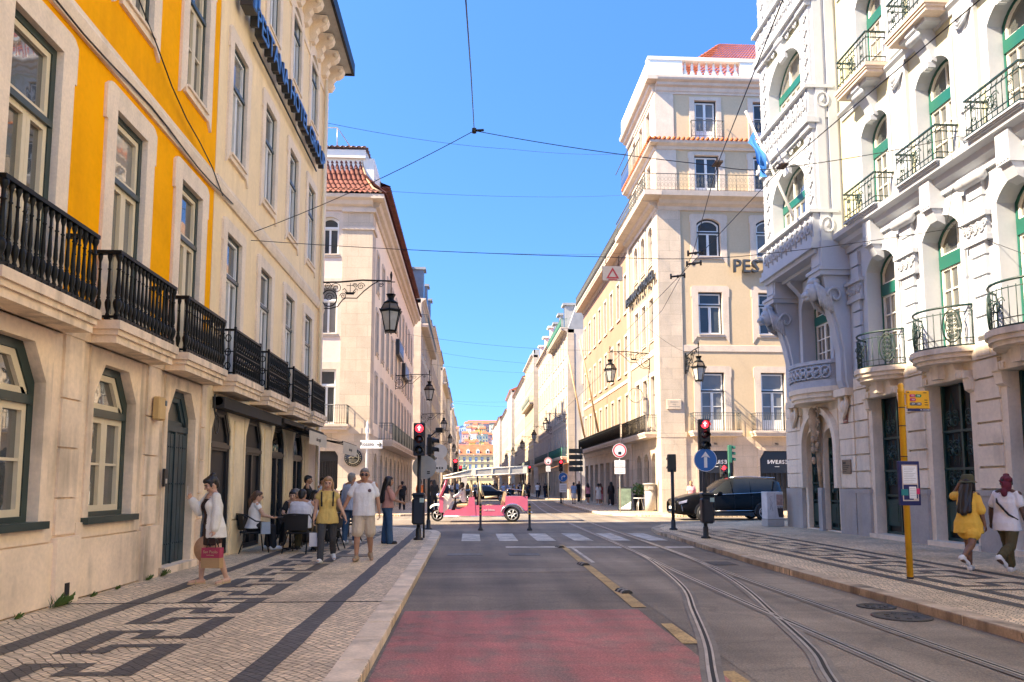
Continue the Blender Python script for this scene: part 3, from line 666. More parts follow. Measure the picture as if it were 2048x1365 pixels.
# alarm box and intercom
b=MB(); b.bbox(-.13,.13,-.12,0,-.19,.19,.02); b.bbox(.07,.15,-.13,-.03,.05,.15,.015,1)
b.obj('alarm_box',[mat('beige_plastic',(.55,.36,.14),.5,.1,3,.03),mat('blue_plastic',(.03,.08,.12),.3)],loc=FL.at(12.5,2.74,.06),rz=FL.rz,label='beige alarm box on the stone pier beside the teal door',cat='alarm box')
b=MB(); b.bbox(-.07,.07,-.04,0,-.15,.15,.01); b.bbox(-.03,.03,-.05,-.03,-.1,-.02,.005,1)
b.obj('intercom',[M_black,M_steel],loc=FL.at(12.98,1.62,.05),rz=FL.rz,label='small dark intercom panel left of the teal door',cat='intercom')
# ---- cream hotel
hb=thing('cream_hotel','cream hotel with four columns of windows and dark lattice balconies, beside the yellow building','building',(-5.2,20,0))
f=rel(hb,FL); f.o=Vector((0,-20,0)); cc=[16.28,18.84,21.38,23.85]
M_wsash=mat('white_sash',(.72,.72,.70),.45,.04,3,.02)
hw=dict(w=1.02,h=2.95,sw=.25,ear=.03,sill=False,trans=2.0,t1=.06,t2=.055,hbars=0,m_sur=M_trim,m_case=M_dgreen,m_sash=M_wsash,m_glass=M_glass,depth=.16,topext=.28,vbars=0)
h2=dict(hw,h=2.5,sill=True,trans=1.6,drop=.3,hbars=0); h3=dict(h2,h=2.4,top='arch',rise=.25,trans=1.6)
holes=[]
for c in cc: holes+=[hole(c,3.75,1.02,3.1),hole(c,8.6,1.02,2.5),hole(c,13.15,1.02,2.4)]
wall(hb,f,15,26.1,3.45,16.3,holes,M_crm)
for c in cc:
    window(hb,f,c,3.75,**dict(hw,h=3.1,trans=2.2)); window(hb,f,c,8.6,**h2); window(hb,f,c,13.15,**h3)
    balcony(hb,f,c,3.72,1.9,.45,.95,'lattice',M_iron,M_lime,th=.34,extra=.1)
mould(hb,f,14.99,26.12,[(-.05,7.45),(.05,7.45),(.08,7.55),(.1,7.68),(.06,7.74),(.06,7.8),(-.05,7.8)],M_trim)
quoins(hb,f,25.55,26.13,0,16.3,M_trim,.045)
b=MB(); b.tube([(25.35,-.1,0),(25.35,-.1,15.6)],.055,8); b.obj('downpipe',M_crm2,hb,f.o,f.rz)
# side return on the cross street, eaves with brackets
wall(hb,Fr(0,6.1,180),-0.0,12,0,16.3,[],M_crm,'side_wall')
b=MB(); out=.82
b.box(14.9,26.55,-out,.2,16.55,16.72,0); b.box(26.1,26.55,.2,11,16.55,16.72,0)
b.box(14.9,26.55,-out-.06,-out+.03,16.5,16.95,1); b.box(26.53,26.61,-out-.06,11,16.5,16.95,1)
b.obj('eaves',[M_conc,M_iron],hb,f.o,f.rz)
b=MB()
for k in range(12):
    b.cut(); u=15.3+.98*k; prof=[(0,15.6),(-.16,15.62),(-.26,15.8),(-.2,15.95),(-.3,16.08),(-.42,16.1),(-.55,16.2),(-.6,16.36),(-.55,16.5),(0,16.55)]
    b.prism(prof,u-.13,u+.13,'yz'); b.lathe([(.09,-.15),(.09,.15)],(u,-.47,16.33),10,axis='x')
b.obj('eaves_bracket',M_trim,hb,f.o,f.rz)
mould(hb,f,15,26.1,[(0,15.2),(.04,15.2),(.06,15.3),(.03,15.36),(.0,15.36)],M_trim,'frieze')
b=MB(); tiles(b,(14.9,-out,16.9),(26.55,-out,16.9),(14.9,3,18.6),(26.55,3,18.6),46,10,.06); b.prism([(15,2.5),(26.2,2.5),(26.2,10),(15,10)],16.7,19.0,'xy'); b.obj('roof',M_tile,hb,f.o,f.rz)
b=MB(); b.box(15.1,25.9,1.6,9.5,17.4,25.6); b.obj('roof_storey',M_crm,hb,f.o,f.rz)
# cafe ground floor: five openings between painted piers
M_cafe=glassmat('cafe_glass',(.012,.014,.013),.02,1.75,.05)
op=[(15.95,1.25),(18.35,1.4),(20.65,1.35),(23.0,1.3),(25.0,.0)]
hl=[hole(u,.05,w,3.0) for u,w in op if w]
wall(hb,f,14.97,26.1,0,3.45,hl,M_crm2,'cafe_front',depth=.5)
for i,(u,w) in enumerate(op):
    if not w: continue
    ms=win_meshes(w=w,h=3.0,top='oct',rise=.42,sw=.1,ear=0,sill=False,trans=2.25,t1=.07,t2=.05,hbars=0,leaf=2 if i else 1,m_sur=M_crm2,m_case=M_black,m_sash=M_black,m_glass=M_dark if i<2 else M_cafe,depth=.14,proud=.02,topext=.15)
    o=ob('shop_window' if i else 'cafe_door',ms[0],hb,f.at(u,.05),f.rz); ob('frame',ms[1],o); ob('pane',ms[2],o)
b=MB()
for u0,u1 in ((16.7,17.55),(19.15,19.9),(21.45,22.25),(23.75,24.5)): b.cut(); b.box(u0,u1,-.05,.02,0,.72); b.box(u0+.1,u1-.1,-.03,.02,.75,2.9)
b.obj('cafe_pier',M_crm2,hb,f.o,f.rz)
b=MB(); b.box(24.45,25.5,-.02,.05,.0,3.3); b.obj('marble_pier',M_trim,hb,f.o,f.rz)
# awnings folded out over the cafe
M_awn=mat('charcoal_awning',(.022,.02,.02),.8,.15,3,.05); M_val=mat('beige_valance',(.62,.53,.40),.8,.06,3,.03); M_val2=M_val; M_txt=mat('grey_lettering',(.12,.10,.08),.7,.05)
def awning(u0,u1,outw,z0,z1,label,val=True,open_=True):
    t=thing('awning',label,'awning',FL.at((u0+u1)/2,z0,.0),FL.rz,'awnings over the cafe front'); w=u1-u0
    b=MB(); b.lathe([(.09,-w/2),(.09,w/2)],(0,-.14,0),10,axis='x'); b.box(-w/2,w/2,-.26,-.02,-.14,.09); b.obj('cassette',M_awn,t)
    if open_:
        b=MB(); n=12
        vs=[]
        for i in range(n+1):
            x=-w/2+w*i/n
            vs+=[(x,-.12,.02),(x,-outw*.5,(z1-z0)*.42),(x,-outw,(z1-z0))]
        b.add(vs,[(3*i+k,3*i+3+k,3*i+4+k,3*i+1+k) for i in range(n) for k in(0,1)])
        b.obj('fabric',mat('brown_awning_fabric',(.16,.12,.10),.85,.1,3,.05),t)
        b=MB(); b.box(-w/2,w/2,-outw-.02,-outw+.02,z1-z0-.04,z1-z0+.02); b.obj('front_bar',M_awn,t)
        b=MB()
        for s in(-1,1): b.tube([(s*w*.45,-.1,-.1),(s*w*.2,-outw*.55,(z1-z0)*.5-.1),(s*w*.45,-outw,z1-z0-.03)],.02,5)
        b.obj('folding_arm',M_awn,t)
        if val:
            b=MB(); b.box(-w/2,w/2,-outw-.03,-outw-.022,z1-z0-.36,z1-z0)
            txt_into(b,'cafe royal',.16,(0,-outw-.034,z1-z0-.19),.004,1)
            b.obj('valance',[M_val,M_txt],t)
awning(15.3,19.9,.5,3.18,3.05,'long charcoal awning cassette rolled up over the dark cafe doorway',open_=False)
awning(20.2,22.6,.9,3.18,2.95,'half open cafe awning with a beige lettered valance, left of the pair')
awning(22.9,25.6,1.35,3.16,2.8,'wide open cafe awning with a beige lettered valance, nearest the corner')
# ---- hotel lettering
M_sbody=mat('black_sign_body',(.02,.022,.026),.4,.05); M_sblue=mat('blue_sign_face',(.05,.16,.42),.35,.05)
def letters(txt,size,loc,rz,label,name='hotel_sign',face=None,depth=.16,sp=1.0,cat='sign'):
    t=thing(name,label,cat,loc,rz); me=text_mesh(txt,size,depth,space=sp,bold=.012); ob('letters',me,t); me.materials.clear(); me.materials.append(M_sbody)
    me2=text_mesh(txt,size*.999,.012,space=sp,bold=.004); me2.materials.clear(); me2.materials.append(face or M_sblue); ob('letter_face',me2,t,(0,-depth/2-.012,0)); return t
t=letters('PESTANA HOTEL GROUP',.74,FL.at(20.45,12.15,.22),FL.rz,'long row of dark blue capital letters fixed along the cream hotel front',sp=.96)
b=MB(); b.box(-3.6,3.6,.09,.12,-.42,-.38); b.obj('mounting_bar',M_iron,t)
t=thing('projecting_sign','tall dark blue projecting sign box above the hotel lettering','sign',FL.at(15.95,11.95,.1),FL.rz)
b=MB(); b.bbox(-.2,.2,-.3,-.02,0,2.6,.015); b.obj('body',M_sbody,t)
b=MB(); b.box(-.15,.0,-.34,-.3,-.02,2.55); b.box(.06,.18,-.36,-.3,.12,2.55); b.obj('face',M_sblue,t)
# cables along the facade
b=MB(); b.tube([(2+13.9*k/20,-.09,7.46+.05*math.sin(k)) for k in range(21)],.014,5); b.tube([(7+8.2*k/12,-.1,10.2-2.8*(k/12)+.1*math.sin(k*1.3)) for k in range(13)],.012,5)
b.obj('facade_cable',M_black,loc=FL.at(0,0),rz=FL.rz,label='black cable sagging along the stone string course of the yellow facade',cat='cable')
b=MB(); b.tube([(15.18,-.1,3.3),(15.2,-.1,3.0),(15.25,-.12,2.8)],.018,5); b.tube([(15.3+.12*math.cos(q*.55),-.12,2.72+.2*math.sin(q*.55)) for q in range(13)],.014,5)
b.obj('cable_loop',M_black,loc=FL.at(0,0),rz=FL.rz,label='loop of black cable hanging at the joint below the hotel balcony',cat='cable')
# weeds at the foot of the wall
M_weed=mat('weed_green',(.07,.12,.02),.7,.3,5,.1)
for i,(u,s) in enumerate(((9.72,.2),(9.9,.1),(12.35,.1),(12.9,.14),(10.6,.08),(11.3,.07),(8.9,.08))):
    b=MB()
    for k in range(60):
        q=random.uniform(0,2*PI); l=s*random.uniform(.5,1.1); x,y=random.uniform(-s*.6,s*.6),random.uniform(-.04,0); tip=(x+l*.7*math.cos(q),y-abs(l*.7*math.sin(q)),l*random.uniform(.4,1)); 
        b.add([(x-.004,y,0),(x+.004,y,0),(tip[0]*.8+x*.2+.006,tip[1],tip[2]*.75),tip],[(0,1,2,3)])
    b.obj('weed',M_weed,loc=FL.at(u,0,.1),rz=FL.rz,label=['largest green weed tuft at the foot of the yellow building pier','small weed beside the largest tuft under the stone pier','weed at the pier left of the teal door','weed tuft below the teal door threshold','tiny weed under the middle base panel','tiny weed left of the door pier','tiny weed at the near pier of the stone base'][i],cat='weed',group='weeds along the left wall')
# ---------------------------------------------------------------- ornate white building (right), facade x=11.7 facing -x
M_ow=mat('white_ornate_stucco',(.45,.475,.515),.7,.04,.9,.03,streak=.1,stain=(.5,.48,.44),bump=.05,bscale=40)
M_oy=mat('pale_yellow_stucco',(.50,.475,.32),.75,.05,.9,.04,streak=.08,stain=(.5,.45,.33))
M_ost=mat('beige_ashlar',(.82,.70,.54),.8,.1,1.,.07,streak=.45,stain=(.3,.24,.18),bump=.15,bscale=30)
M_ogr=mat('grey_plinth_stone',(.38,.36,.34),.7,.14,1.4,.08,streak=.6,stain=(.36,.30,.22),bump=.15,bscale=30)
M_orel=mat('white_relief',(.43,.45,.485),.75,.1,9,.12)
M_carv=mat('carved_stone',(.44,.32,.2),.8,.3,5,.2,streak=.3)
FRt=Fr(11.7,27,-90)
wb=thing('ornate_building','white and pale yellow ornate building with green windows and a carved corner bay, right foreground','building',(11.7,20,0))
f=rel(wb,FRt); uc=[6.7,9.45,12.2,14.95,17.7]
D0=dict(m_sur=M_ow,m_case=M_green,m_sash=M_white,m_glass=M_glass)
wf1=dict(D0,w=1.46,h=3.4,top='arch',rise=.42,sw=.16,ear=0,sill=False,trans=2.4,tb=.34,t1=.06,t2=.05,vbars=1,hbars=3,depth=.5,proud=.06,topext=.2,keyst=0)
wf2=dict(D0,w=1.4,h=3.05,top='arch',rise=.42,sw=.14,ear=0,sill=False,trans=2.1,tb=.3,t1=.06,t2=.05,vbars=1,hbars=3,depth=.45,proud=.04,topext=.16)
LV=[9.22,13.3,17.3]
dh=[hole(u,.12,1.55,3.85) for u in uc]; ph=[hole(2.05,.05,.95,3.3),hole(3.3,.05,.95,3.3)]
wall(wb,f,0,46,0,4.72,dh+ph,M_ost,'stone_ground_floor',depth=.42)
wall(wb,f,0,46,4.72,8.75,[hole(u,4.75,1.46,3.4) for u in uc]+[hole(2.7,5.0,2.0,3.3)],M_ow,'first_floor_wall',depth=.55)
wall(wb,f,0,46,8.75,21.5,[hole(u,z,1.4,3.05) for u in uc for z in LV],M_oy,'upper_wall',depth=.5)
b=MB(); edges=[5.0]+[x for u in uc for x in (u-.95,u+.95)]+[22]
pier=[(edges[i],edges[i+1]) for i in range(0,len(edges),2)]
for a,c in pier:
    b.cut(); b.box(a-.0,c+.0,-.14,.05,0,1.35); b.box(a-.03,c+.03,-.16,.05,1.25,1.38)
b.obj('plinth_block',M_ogr,wb,f.o,f.rz)
b=MB()
for a,c in pier:
    b.cut(); z=1.4
    while z<4.3: b.box(a+.02,c-.02,-.1,.05,z+.02,min(z+.48,4.32)-.012); z+=.5
    b.box(a+.02,c-.02,-.1,.05,4.36,4.7); b.box(a+.2,c-.2,-.125,-.1,4.42,4.64)
b.obj('ashlar_pier',M_ost,wb,f.o,f.rz)
b=MB()
for a,c in pier:
    b.cut(); z=4.85
    while z<8.3:
        b.box(a+.16,c-.16,-.1,.05,z+.025,z+.435); z+=.46
b.obj('banded_pier',M_ow,wb,f.o,f.rz)
b=MB()
for a,c in pier:
    b.cut(); m_=(a+c)/2; b.box(m_-.42,m_+.42,-.16,.05,7.0,7.12); b.box(m_-.46,m_+.46,-.2,.05,7.55,7.66); b.box(m_-.38,m_+.38,-.12,.05,7.12,7.55)
    for k in range(7): b.tube(spiral((m_-.33+.11*k,-.14,7.34+.05*(-1)**k),.1,(-1)**k),.022,5)
b.obj('carved_frieze',M_orel,wb,f.o,f.rz)
# cornice below the second floor, with rolls
mould(wb,f,4.9,22,[(0,8.62),(.08,8.62),(.12,8.78),(.26,8.86),(.3,9.0),(.48,9.06),(.52,9.2),(0,9.22)],M_ow,'cornice')
b=MB()
for u in uc:
    b.cut(); b.lathe([(.12,-.42),(.15,-.36),(.15,.36),(.12,.42)],(u+1.37,-.16,8.52),10,axis='x'); b.cut(); b.box(u-.2,u+.2,-.4,0,8.3,9.05); b.prism([(0,7.9),(-.2,8.0),(-.34,8.3),(-.3,8.6),(0,8.7)],u-.16,u+.16,'yz')
    for k in range(4): b.box(u-.18+.1*k,u-.12+.1*k,-.42,-.38,8.35,8.6)
b.obj('cornice_bracket',M_ow,wb,f.o,f.rz)
b=MB()
for a,c in pier:
    m_=(a+c)/2
    if m_<5.6: continue
    for z0,z1 in ((9.25,12.9),(13.3,16.9),(17.3,21)):
        b.cut(); b.box(m_-.36,m_+.36,-.1,.02,z0,z1); b.box(m_-.24,m_+.24,-.14,-.1,z0+1.0,z1-.75); b.box(m_-.18,m_-.14,-.17,-.14,z0+1.0,z1-.9); b.box(m_+.14,m_+.18,-.17,-.14,z0+1.0,z1-.9)
        b.lathe([(.26,-.2),(.28,-.1)],(m_,0,z0+.5),14,axis='y'); b.lathe([(.17,-.24),(.2,-.2)],(m_,0,z0+.5),14,axis='y')
        for k in range(3): b.tube([(m_-.28+.06*k,-.14,z1-.3),(m_-.16+.05*k,-.2,z1-.55+.06*k),(m_,-.22,z1-.66+.1*k),(m_+.16-.05*k,-.2,z1-.55+.06*k),(m_+.28-.06*k,-.14,z1-.3)],.035,5)
        b.ball((m_,-.2,z1-.35),(.12,.1,.16),8,5)
b.obj('pilaster',M_ow,wb,f.o,f.rz)
for z in (12.9,16.9): mould(wb,f,4.9,22,[(0,z),(.05,z),(.08,z+.12),(.16,z+.2),(.16,z+.26),(0,z+.28)],M_ow,'string_course')
M_pink=mat('pinkish_slab_stone',(.56,.45,.37),.75,.1,2,.08)
for u in uc:
    window(wb,f,u,4.75,**wf1)
    for z in LV: window(wb,f,u,z,**wf2)
    balcony(wb,f,u,4.72,2.0,.78,.98,'bow',M_igreen,M_ost,th=.34,extra=.12,bow=1)
    s=slab(wb,f,u,1.72,9.26,.1,.62,M_ow,name='balcony'); ob('railing',rail_mesh('green',1.74,.62,.88,M_igreen),s,(0,0,.1))
    balcony(wb,f,u,13.32,1.7,.66,.95,'green',M_igreen,M_pink,th=.26,extra=.1); balcony(wb,f,u,17.32,1.7,.66,.95,'green',M_igreen,M_pink,th=.26,extra=.1)
b=MB()
for u in uc:      # consoles under the upper balconies and stone brackets over the doors
    for z in (13.06,17.06):
        b.cut(); b.prism([(0,z-.95),(-.12,z-.9),(-.2,z-.62),(-.34,z-.4),(-.5,z-.26),(-.5,z-.14),(-.56,z-.12),(-.56,z),(0,z)],u-.2,u+.2,'yz'); b.lathe([(.1,-.22),(.1,.22)],(u,-.44,z-.26),10,axis='x')
        for k in range(3): b.box(u-.15+.11*k,u-.08+.11*k,-.2,0,z-1.06,z-.92)
        b.box(u-.55,u+.55,-.5,0,z-.1,z-.003)
b.obj('balcony_console',M_ow,wb,f.o,f.rz)
b=MB()
for u in uc:
    b.cut(); b.prism([(u-.82,3.98),(u+.82,3.98),(u+.82,4.16),(u+.52,4.2),(u+.46,4.38),(u-.46,4.38),(u-.52,4.2),(u-.82,4.16)],-.22,.1,'xz'); b.box(u-.14,u+.14,-.4,0,4.05,4.38)
    for s in(-1,1):
        b.prism([(0,3.6),(-.16,3.7),(-.2,3.95),(-.24,3.98),(0,3.98)],u+s*.86-.12,u+s*.86+.12,'yz')
        for k in range(3): b.box(u+s*.66-.1+.08*k-.03,u+s*.66-.1+.08*k+.03,-.26,-.2,4.0,4.14)
    for s in(-1,1): b.box(u+s*.87-.1,u+s*.87+.1,-.06,.3,.1,3.98)
b.obj('door_surround',M_ost,wb,f.o,f.rz)
M_gdoor=mat('dark_green_door_iron',(.015,.05,.045),.35,.2,4,.08)
def iron_door(par,fr,u,z,w,h,d,top='flat',name='door'):
    b=MB(); a=w/2
    lp=loop(w,h,top,a*.98 if top=='arch' else 0); b.add([(x,d,zz) for x,zz in lp],[tuple(range(len(lp)))],1)
    y=d-.05
    for s in (-1,0,1): b.box(s*(a-.035)-.035,s*(a-.035)+.035,y-.03,d-.01,0,h-(.0 if top=='flat' else a*.6 if s else 0),0)
    for zz in (.04,.28*h,.46*h,.7*h): b.box(-a,a,y-.035,d-.005,zz-.03,zz+.03,0)
    for s in(-1,1):
        cx=s*a*.5
        for k in range(3): b.tube([(cx-a*.28+a*.28*k,y,.48*h),(cx-a*.28+a*.28*k,y,.68*h)],.014,5)
        for zz,r in ((.76*h,a*.2),(.57*h,a*.2),(.38*h,a*.2)):
            for e in(-1,1): b.tube(spiral((cx+e*a*.17,y-.01,zz),r,e),.016,5); b.tube(spiral((cx+e*a*.17,y-.01,zz+r*1.2),r*.8,-e),.014,5)
            b.ball((cx,y-.02,zz),(.06,.05,.09),6,4)
        b.tube([(cx,y,.72*h),(cx+.1,y,.84*h),(cx,y,.95*h),(cx-.1,y,.84*h)],.016,5,True)
        b.box(cx-a*.4,cx+a*.4,y-.02,d-.005,.06*h,.25*h,0); b.box(cx-a*.3,cx+a*.3,y-.035,y-.02,.09*h,.22*h,0)
    return b.obj(name,[M_gdoor,M_dark],par,fr.at(u,z),fr.rz)
for u in uc: iron_door(wb,f,u,.12,1.5,3.85,.3)
b=MB()
for u in uc: b.cut(); b.box(u-.95,u+.95,-.2,.5,0,.12)
b.obj('door_step',M_ost,wb,f.o,f.rz)
# corner portal
for u in (2.05,3.3):
    b=MB(); lp=topline(.95,3.28,'arch',.46); b.prism(ringpoly([(-.55,3.85),(.55,3.85)],lp,0,0),-.05,.35,'xz'); b.obj('arch',M_ost,wb,f.at(u,.06),f.rz)
    iron_door(wb,f,u,.06,.95,3.26,.2,'arch')
b=MB()
hood=arc(2.67,2.75,1.32,180,0,18); inn=arc(2.67,2.75,1.12,180,0,18); b.prism(ringpoly([(x,z) for x,z in hood],[(x,z) for x,z in inn],1.4,1.4),-.22,-.02,'xz'); 
b.obj('portal_hood',M_ost,wb,f.o,f.rz)
b=MB(); b.tube([(2.67,-.1,1.4),(2.67,-.14,2.2),(2.67,-.16,2.9),(2.67,-.24,3.5),(2.67,-.26,4.0)],[.06,.08,.1,.2,.16],8)
for s in(-1,1):
    for z,r in ((3.85,.24),(3.5,.19),(3.15,.13),(2.8,.09)): b.tube(spiral((2.67+s*.16,-.24,z),r,s),.035,6); b.ball((2.67+s*.08,-.24,z-.15),(.08,.07,.08),7,5)
for k in range(5): b.ball((2.67,-.32,2.3+.35*k),(.1,.08,.13),7,5)
b.obj('carved_cartouche',M_carv,wb,f.o,f.rz)
b=MB()
for a,c in ((0.02,1.3),(4.0,4.95)):
    b.cut(); b.box(a,c,-.14,.05,0,1.38); 
for a,c in((2.54,2.8),): b.cut(); b.box(a,c,-.16,.3,0,1.4)
b.obj('plinth_block',M_ogr,wb,f.o,f.rz)
b=MB()
for a,c in ((.05,1.25),(4.02,4.93)):
    b.cut(); z=1.4
    while z<4.2: b.box(a,c,-.1,.05,z+.012,z+.488); z+=.5
b.obj('ashlar_pier',M_ost,wb,f.o,f.rz)
# lion consoles, capitals and the white bow balcony
for u in (.95,4.55):
    b=MB(); b.prism([(0,4.45),(-.14,4.45),(-.2,4.7),(-.22,5.6),(-.36,6.4),(-.55,7.0),(-.75,7.5),(-.8,7.95),(0,7.95)],u-.3,u+.3,'yz'); b.prism([(-.02,4.45),(-.24,4.5),(-.3,4.7),(-.3,5.6),(-.45,6.4),(-.62,7.0),(-.76,7.3),(-.72,7.4),(-.3,7.4)],u-.16,u+.16,'yz')
    b.box(u-.42,u+.42,-.95,0,7.95,8.1); b.box(u-.48,u+.48,-1.0,0,8.1,8.2); b.box(u-.36,u+.36,-.86,0,8.2,9.05); b.box(u-.26,u+.26,-.89,-.86,8.32,8.93)
    b.obj('lion_console',M_ow,wb,f.o,f.rz)
    b=MB(); b.ball((u,-1.02,7.5),(.24,.25,.3)); b.ball((u,-1.25,7.38),(.13,.14,.12)); b.ball((u,-1.24,7.26),(.1,.1,.06))
    for s in(-1,1):
        b.ball((u+s*.09,-1.2,7.56),(.06,.06,.04)); b.ball((u+s*.1,-1.3,7.36),(.07,.06,.06),7,5)
        for k in range(6): b.tube([(u+s*.1,-1.02,7.82),(u+s*(.26+.02*k),-1.0+.07*k,7.62-.06*k),(u+s*(.24),-.92+.08*k,7.25-.08*k),(u+s*.2,-.88+.07*k,7.0-.04*k)],[.04,.07,.06,.02],6)
        b.tube([(v[0],v[1]+.0,v[2]) for v in [(u+s*.4,-.5-.25*math.cos(q*.5)*(1-q/16),7.3+.3*math.sin(q*.5)*(1-q/16)) for q in range(14)]],.05,5)
    b.ball((u,-.98,7.8),(.2,.2,.14))
    b.obj('lion_head',M_orel,wb,f.o,f.rz)
    b=MB(); b.box(u-.36,u+.36,-.32,0,4.22,4.45); b.tube([(u-.16,-.18,4.2),(u-.2,-.2,3.9),(u,-.2,3.55),(u+.2,-.2,3.9),(u+.16,-.18,4.2)],.07,6); b.ball((u,-.18,3.9),(.13,.12,.2))
    b.obj('carved_bracket',M_ost,wb,f.o,f.rz)
def bowpts(u,w,o,n=16): return [(u-w/2+w*i/n,-o*math.sin(PI*i/n)**.7) for i in range(n+1)]
b=MB()
for z0,z1,k in ((4.18,4.3,.86),(4.3,4.46,.93),(4.46,4.62,1.0)): b.prism([((x-2.75)*k+2.75,y*k) for x,y in bowpts(2.75,3.1,.98)],z0,z1,'xy')
b.obj('bow_slab',M_ost,wb,f.o,f.rz)
b=MB()
for z0,z1,k in ((4.62,4.85,.97),(5.36,5.48,1.0)): b.prism([((x-2.75)*k+2.75,y*k) for x,y in bowpts(2.75,2.95,.95)],z0,z1,'xy')
pp=bowpts(2.75,2.9,.93,40)
b.prism([((x-2.75)*.94+2.75,y*.92) for x,y in bowpts(2.75,2.9,.93)],4.85,5.36,'xy')
for i in range(3,38,3):
    x,y=pp[i]; x2,y2=pp[i+1]; t=Vector((x2-x,y2-y,0)).normalized(); c=Vector((x,y,5.1))
    b.tube([tuple(c+t*(.17*math.cos(2*PI*q/10))+Vector((0,0,.19*math.sin(2*PI*q/10)))) for q in range(10)],.035,5,True); b.ball(tuple(c),(.07,.07,.08),6,5)
    b.tube([tuple(c-t*.16+Vector((0,0,-.22))),tuple(c+t*.16+Vector((0,0,.2)))],.03,5)
b.obj('bow_parapet',M_orel,wb,f.o,f.rz)
window(wb,f,2.7,5.0,**dict(D0,w=2.0,h=3.3,top='arch',rise=.7,sw=.2,ear=0,sill=False,trans=2.15,tb=.3,t1=.06,t2=.05,vbars=1,hbars=3,leaf=3,depth=.5,proud=.1,topext=.25,keyst=1))
# the projecting bay
fb=Fr(10.9-11.7,26.3-20,-90); fe=Fr(10.9-11.7,22.292-20,0)
bay=[(9.05,4.1),(13.15,4.15),(17.3,4.1)]
for i,(z,hh) in enumerate(bay):
    wz=z+1.05; wh=2.25
    wall(wb,fb,0,4.0,z,z+hh,[hole(2.0,wz,2.6,wh)],M_oy,'bay_wall',depth=.5)
    window(wb,fb,2.0,wz,**dict(D0,w=2.6,h=wh,top='arch',rise=.8,sw=.22,ear=0,sill=False,trans=1.15,tb=.26,t1=.06,t2=.05,vbars=1,hbars=1,leaf=3,depth=.45,proud=.08,topext=.2))
    wall(wb,fe,0,.8,z,z+hh,[],mat('bay_end_paint',(.58,.58,.58),.75,.06,1,.04),'bay_end',depth=.2)
    b=MB()
    for u in (.3,3.7):
        b.cut(); b.box(u-.3,u+.3,-.1,.05,z,z+hh-.1)
        for k in range(9): b.tube(spiral((u+.06*(-1)**k,-.13,z+1.5+.24*k),.16,(-1)**k),.035,5); b.ball((u,-.12,z+1.42+.24*k),(.08,.06,.09),6,4)
        b.box(u-.34,u+.34,-.225,.05,z+hh-.38,z+hh-.12)
    b.cut()
    for k in range(8): b.tube(spiral((.95+.3*k,-.1,z+hh-.38+.06*(-1)**k),.15,(-1)**k),.03,5)
    b.obj('bay_pilaster',M_orel,wb,fb.o,fb.rz)
    b=MB()   # parapet, slab and mouldings
    b.box(-.05,4.05,-.26,.05,z-.02,z+.16); b.box(-.1,4.1,-.34,.05,z+.95,z+1.06); b.box(-.03,4.03,-.2,.05,z+.16,z+.95)
    b.box(3.8,4.06,.05,.6,z-.02,z+.16); b.box(3.8,4.1,.05,.6,z+.95,z+1.06); b.box(3.8,4.03,.05,.58,z+.16,z+.95)
    b.box(-.1,4.1,-.32,.1,z-.2,z-.02); b.box(.0,3.98,-.2,.2,z-.34,z-.2)
    b.obj('bay_parapet',M_ow,wb,fb.o,fb.rz)
    b=MB()
    for k in range(10):
        u=.3+.38*k; b.tube([(u+.13*math.cos(2*PI*q/10),-.22,z+.56+.2*math.sin(2*PI*q/10)) for q in range(10)],.035,5,True); b.ball((u,-.22,z+.56),(.06,.05,.08),6,4); b.tube([(u+.19,-.2,z+.2),(u+.19,-.24,z+.55),(u+.19,-.2,z+.92)],[.03,.05,.03],5)
    b.tube([(4.05,.25+.2*math.cos(2*PI*q/12),z+.56+.24*math.sin(2*PI*q/12)) for q in range(12)],.05,5,True); b.ball((4.05,.25,z+.56),(.06,.1,.12),7,5)
    b.obj('parapet_relief',M_orel,wb,fb.o,fb.rz)
    if i:
        b=MB()
        for u in (2.0,): b.prism([(0,z-1.1),(-.1,z-1.05),(-.16,z-.7),(-.26,z-.5),(-.3,z-.36),(0,z-.34)],u-.22,u+.22,'yz'); b.lathe([(.1,-.24),(.1,.24)],(u,-.2,z-.45),10,axis='x')
        b.obj('bay_console',M_ow,wb,fb.o,fb.rz)
b=MB(); b.box(.01,3.99,.01,.8,8.72,9.06); b.box(.4,3.6,.2,.7,8.6,8.72); 
for u in (1.0,3.0): b.prism([(.8,8.0),(.7,8.05),(.5,8.3),(.3,8.5),(.25,8.72),(.8,8.72)],u-.14,u+.14,'yz')
b.obj('bay_soffit',M_ow,wb,fb.o,fb.rz)
b=MB(); b.box(-.2,4.2,-.5,.8,21.35,21.7); b.obj('bay_cornice',M_ow,wb,fb.o,fb.rz)
b=MB(); b.box(4.01,4.075,.02,.3,9.1,21.3); b.cut(); b.box(4.01,4.075,.42,.7,9.1,21.3); 
b.obj('bay_end_strip',M_ow,wb,fb.o,fb.rz)
b=MB(); b.prism([(0,0),(12,0),(12,46),(0,46)],21.5,21.9,'xy'); b.obj('roof',M_conc,wb,(0,-39,0))
mould(wb,f,4.9,22,cornice_prof(20.9,.8,.7),M_ow,'top_cornice')
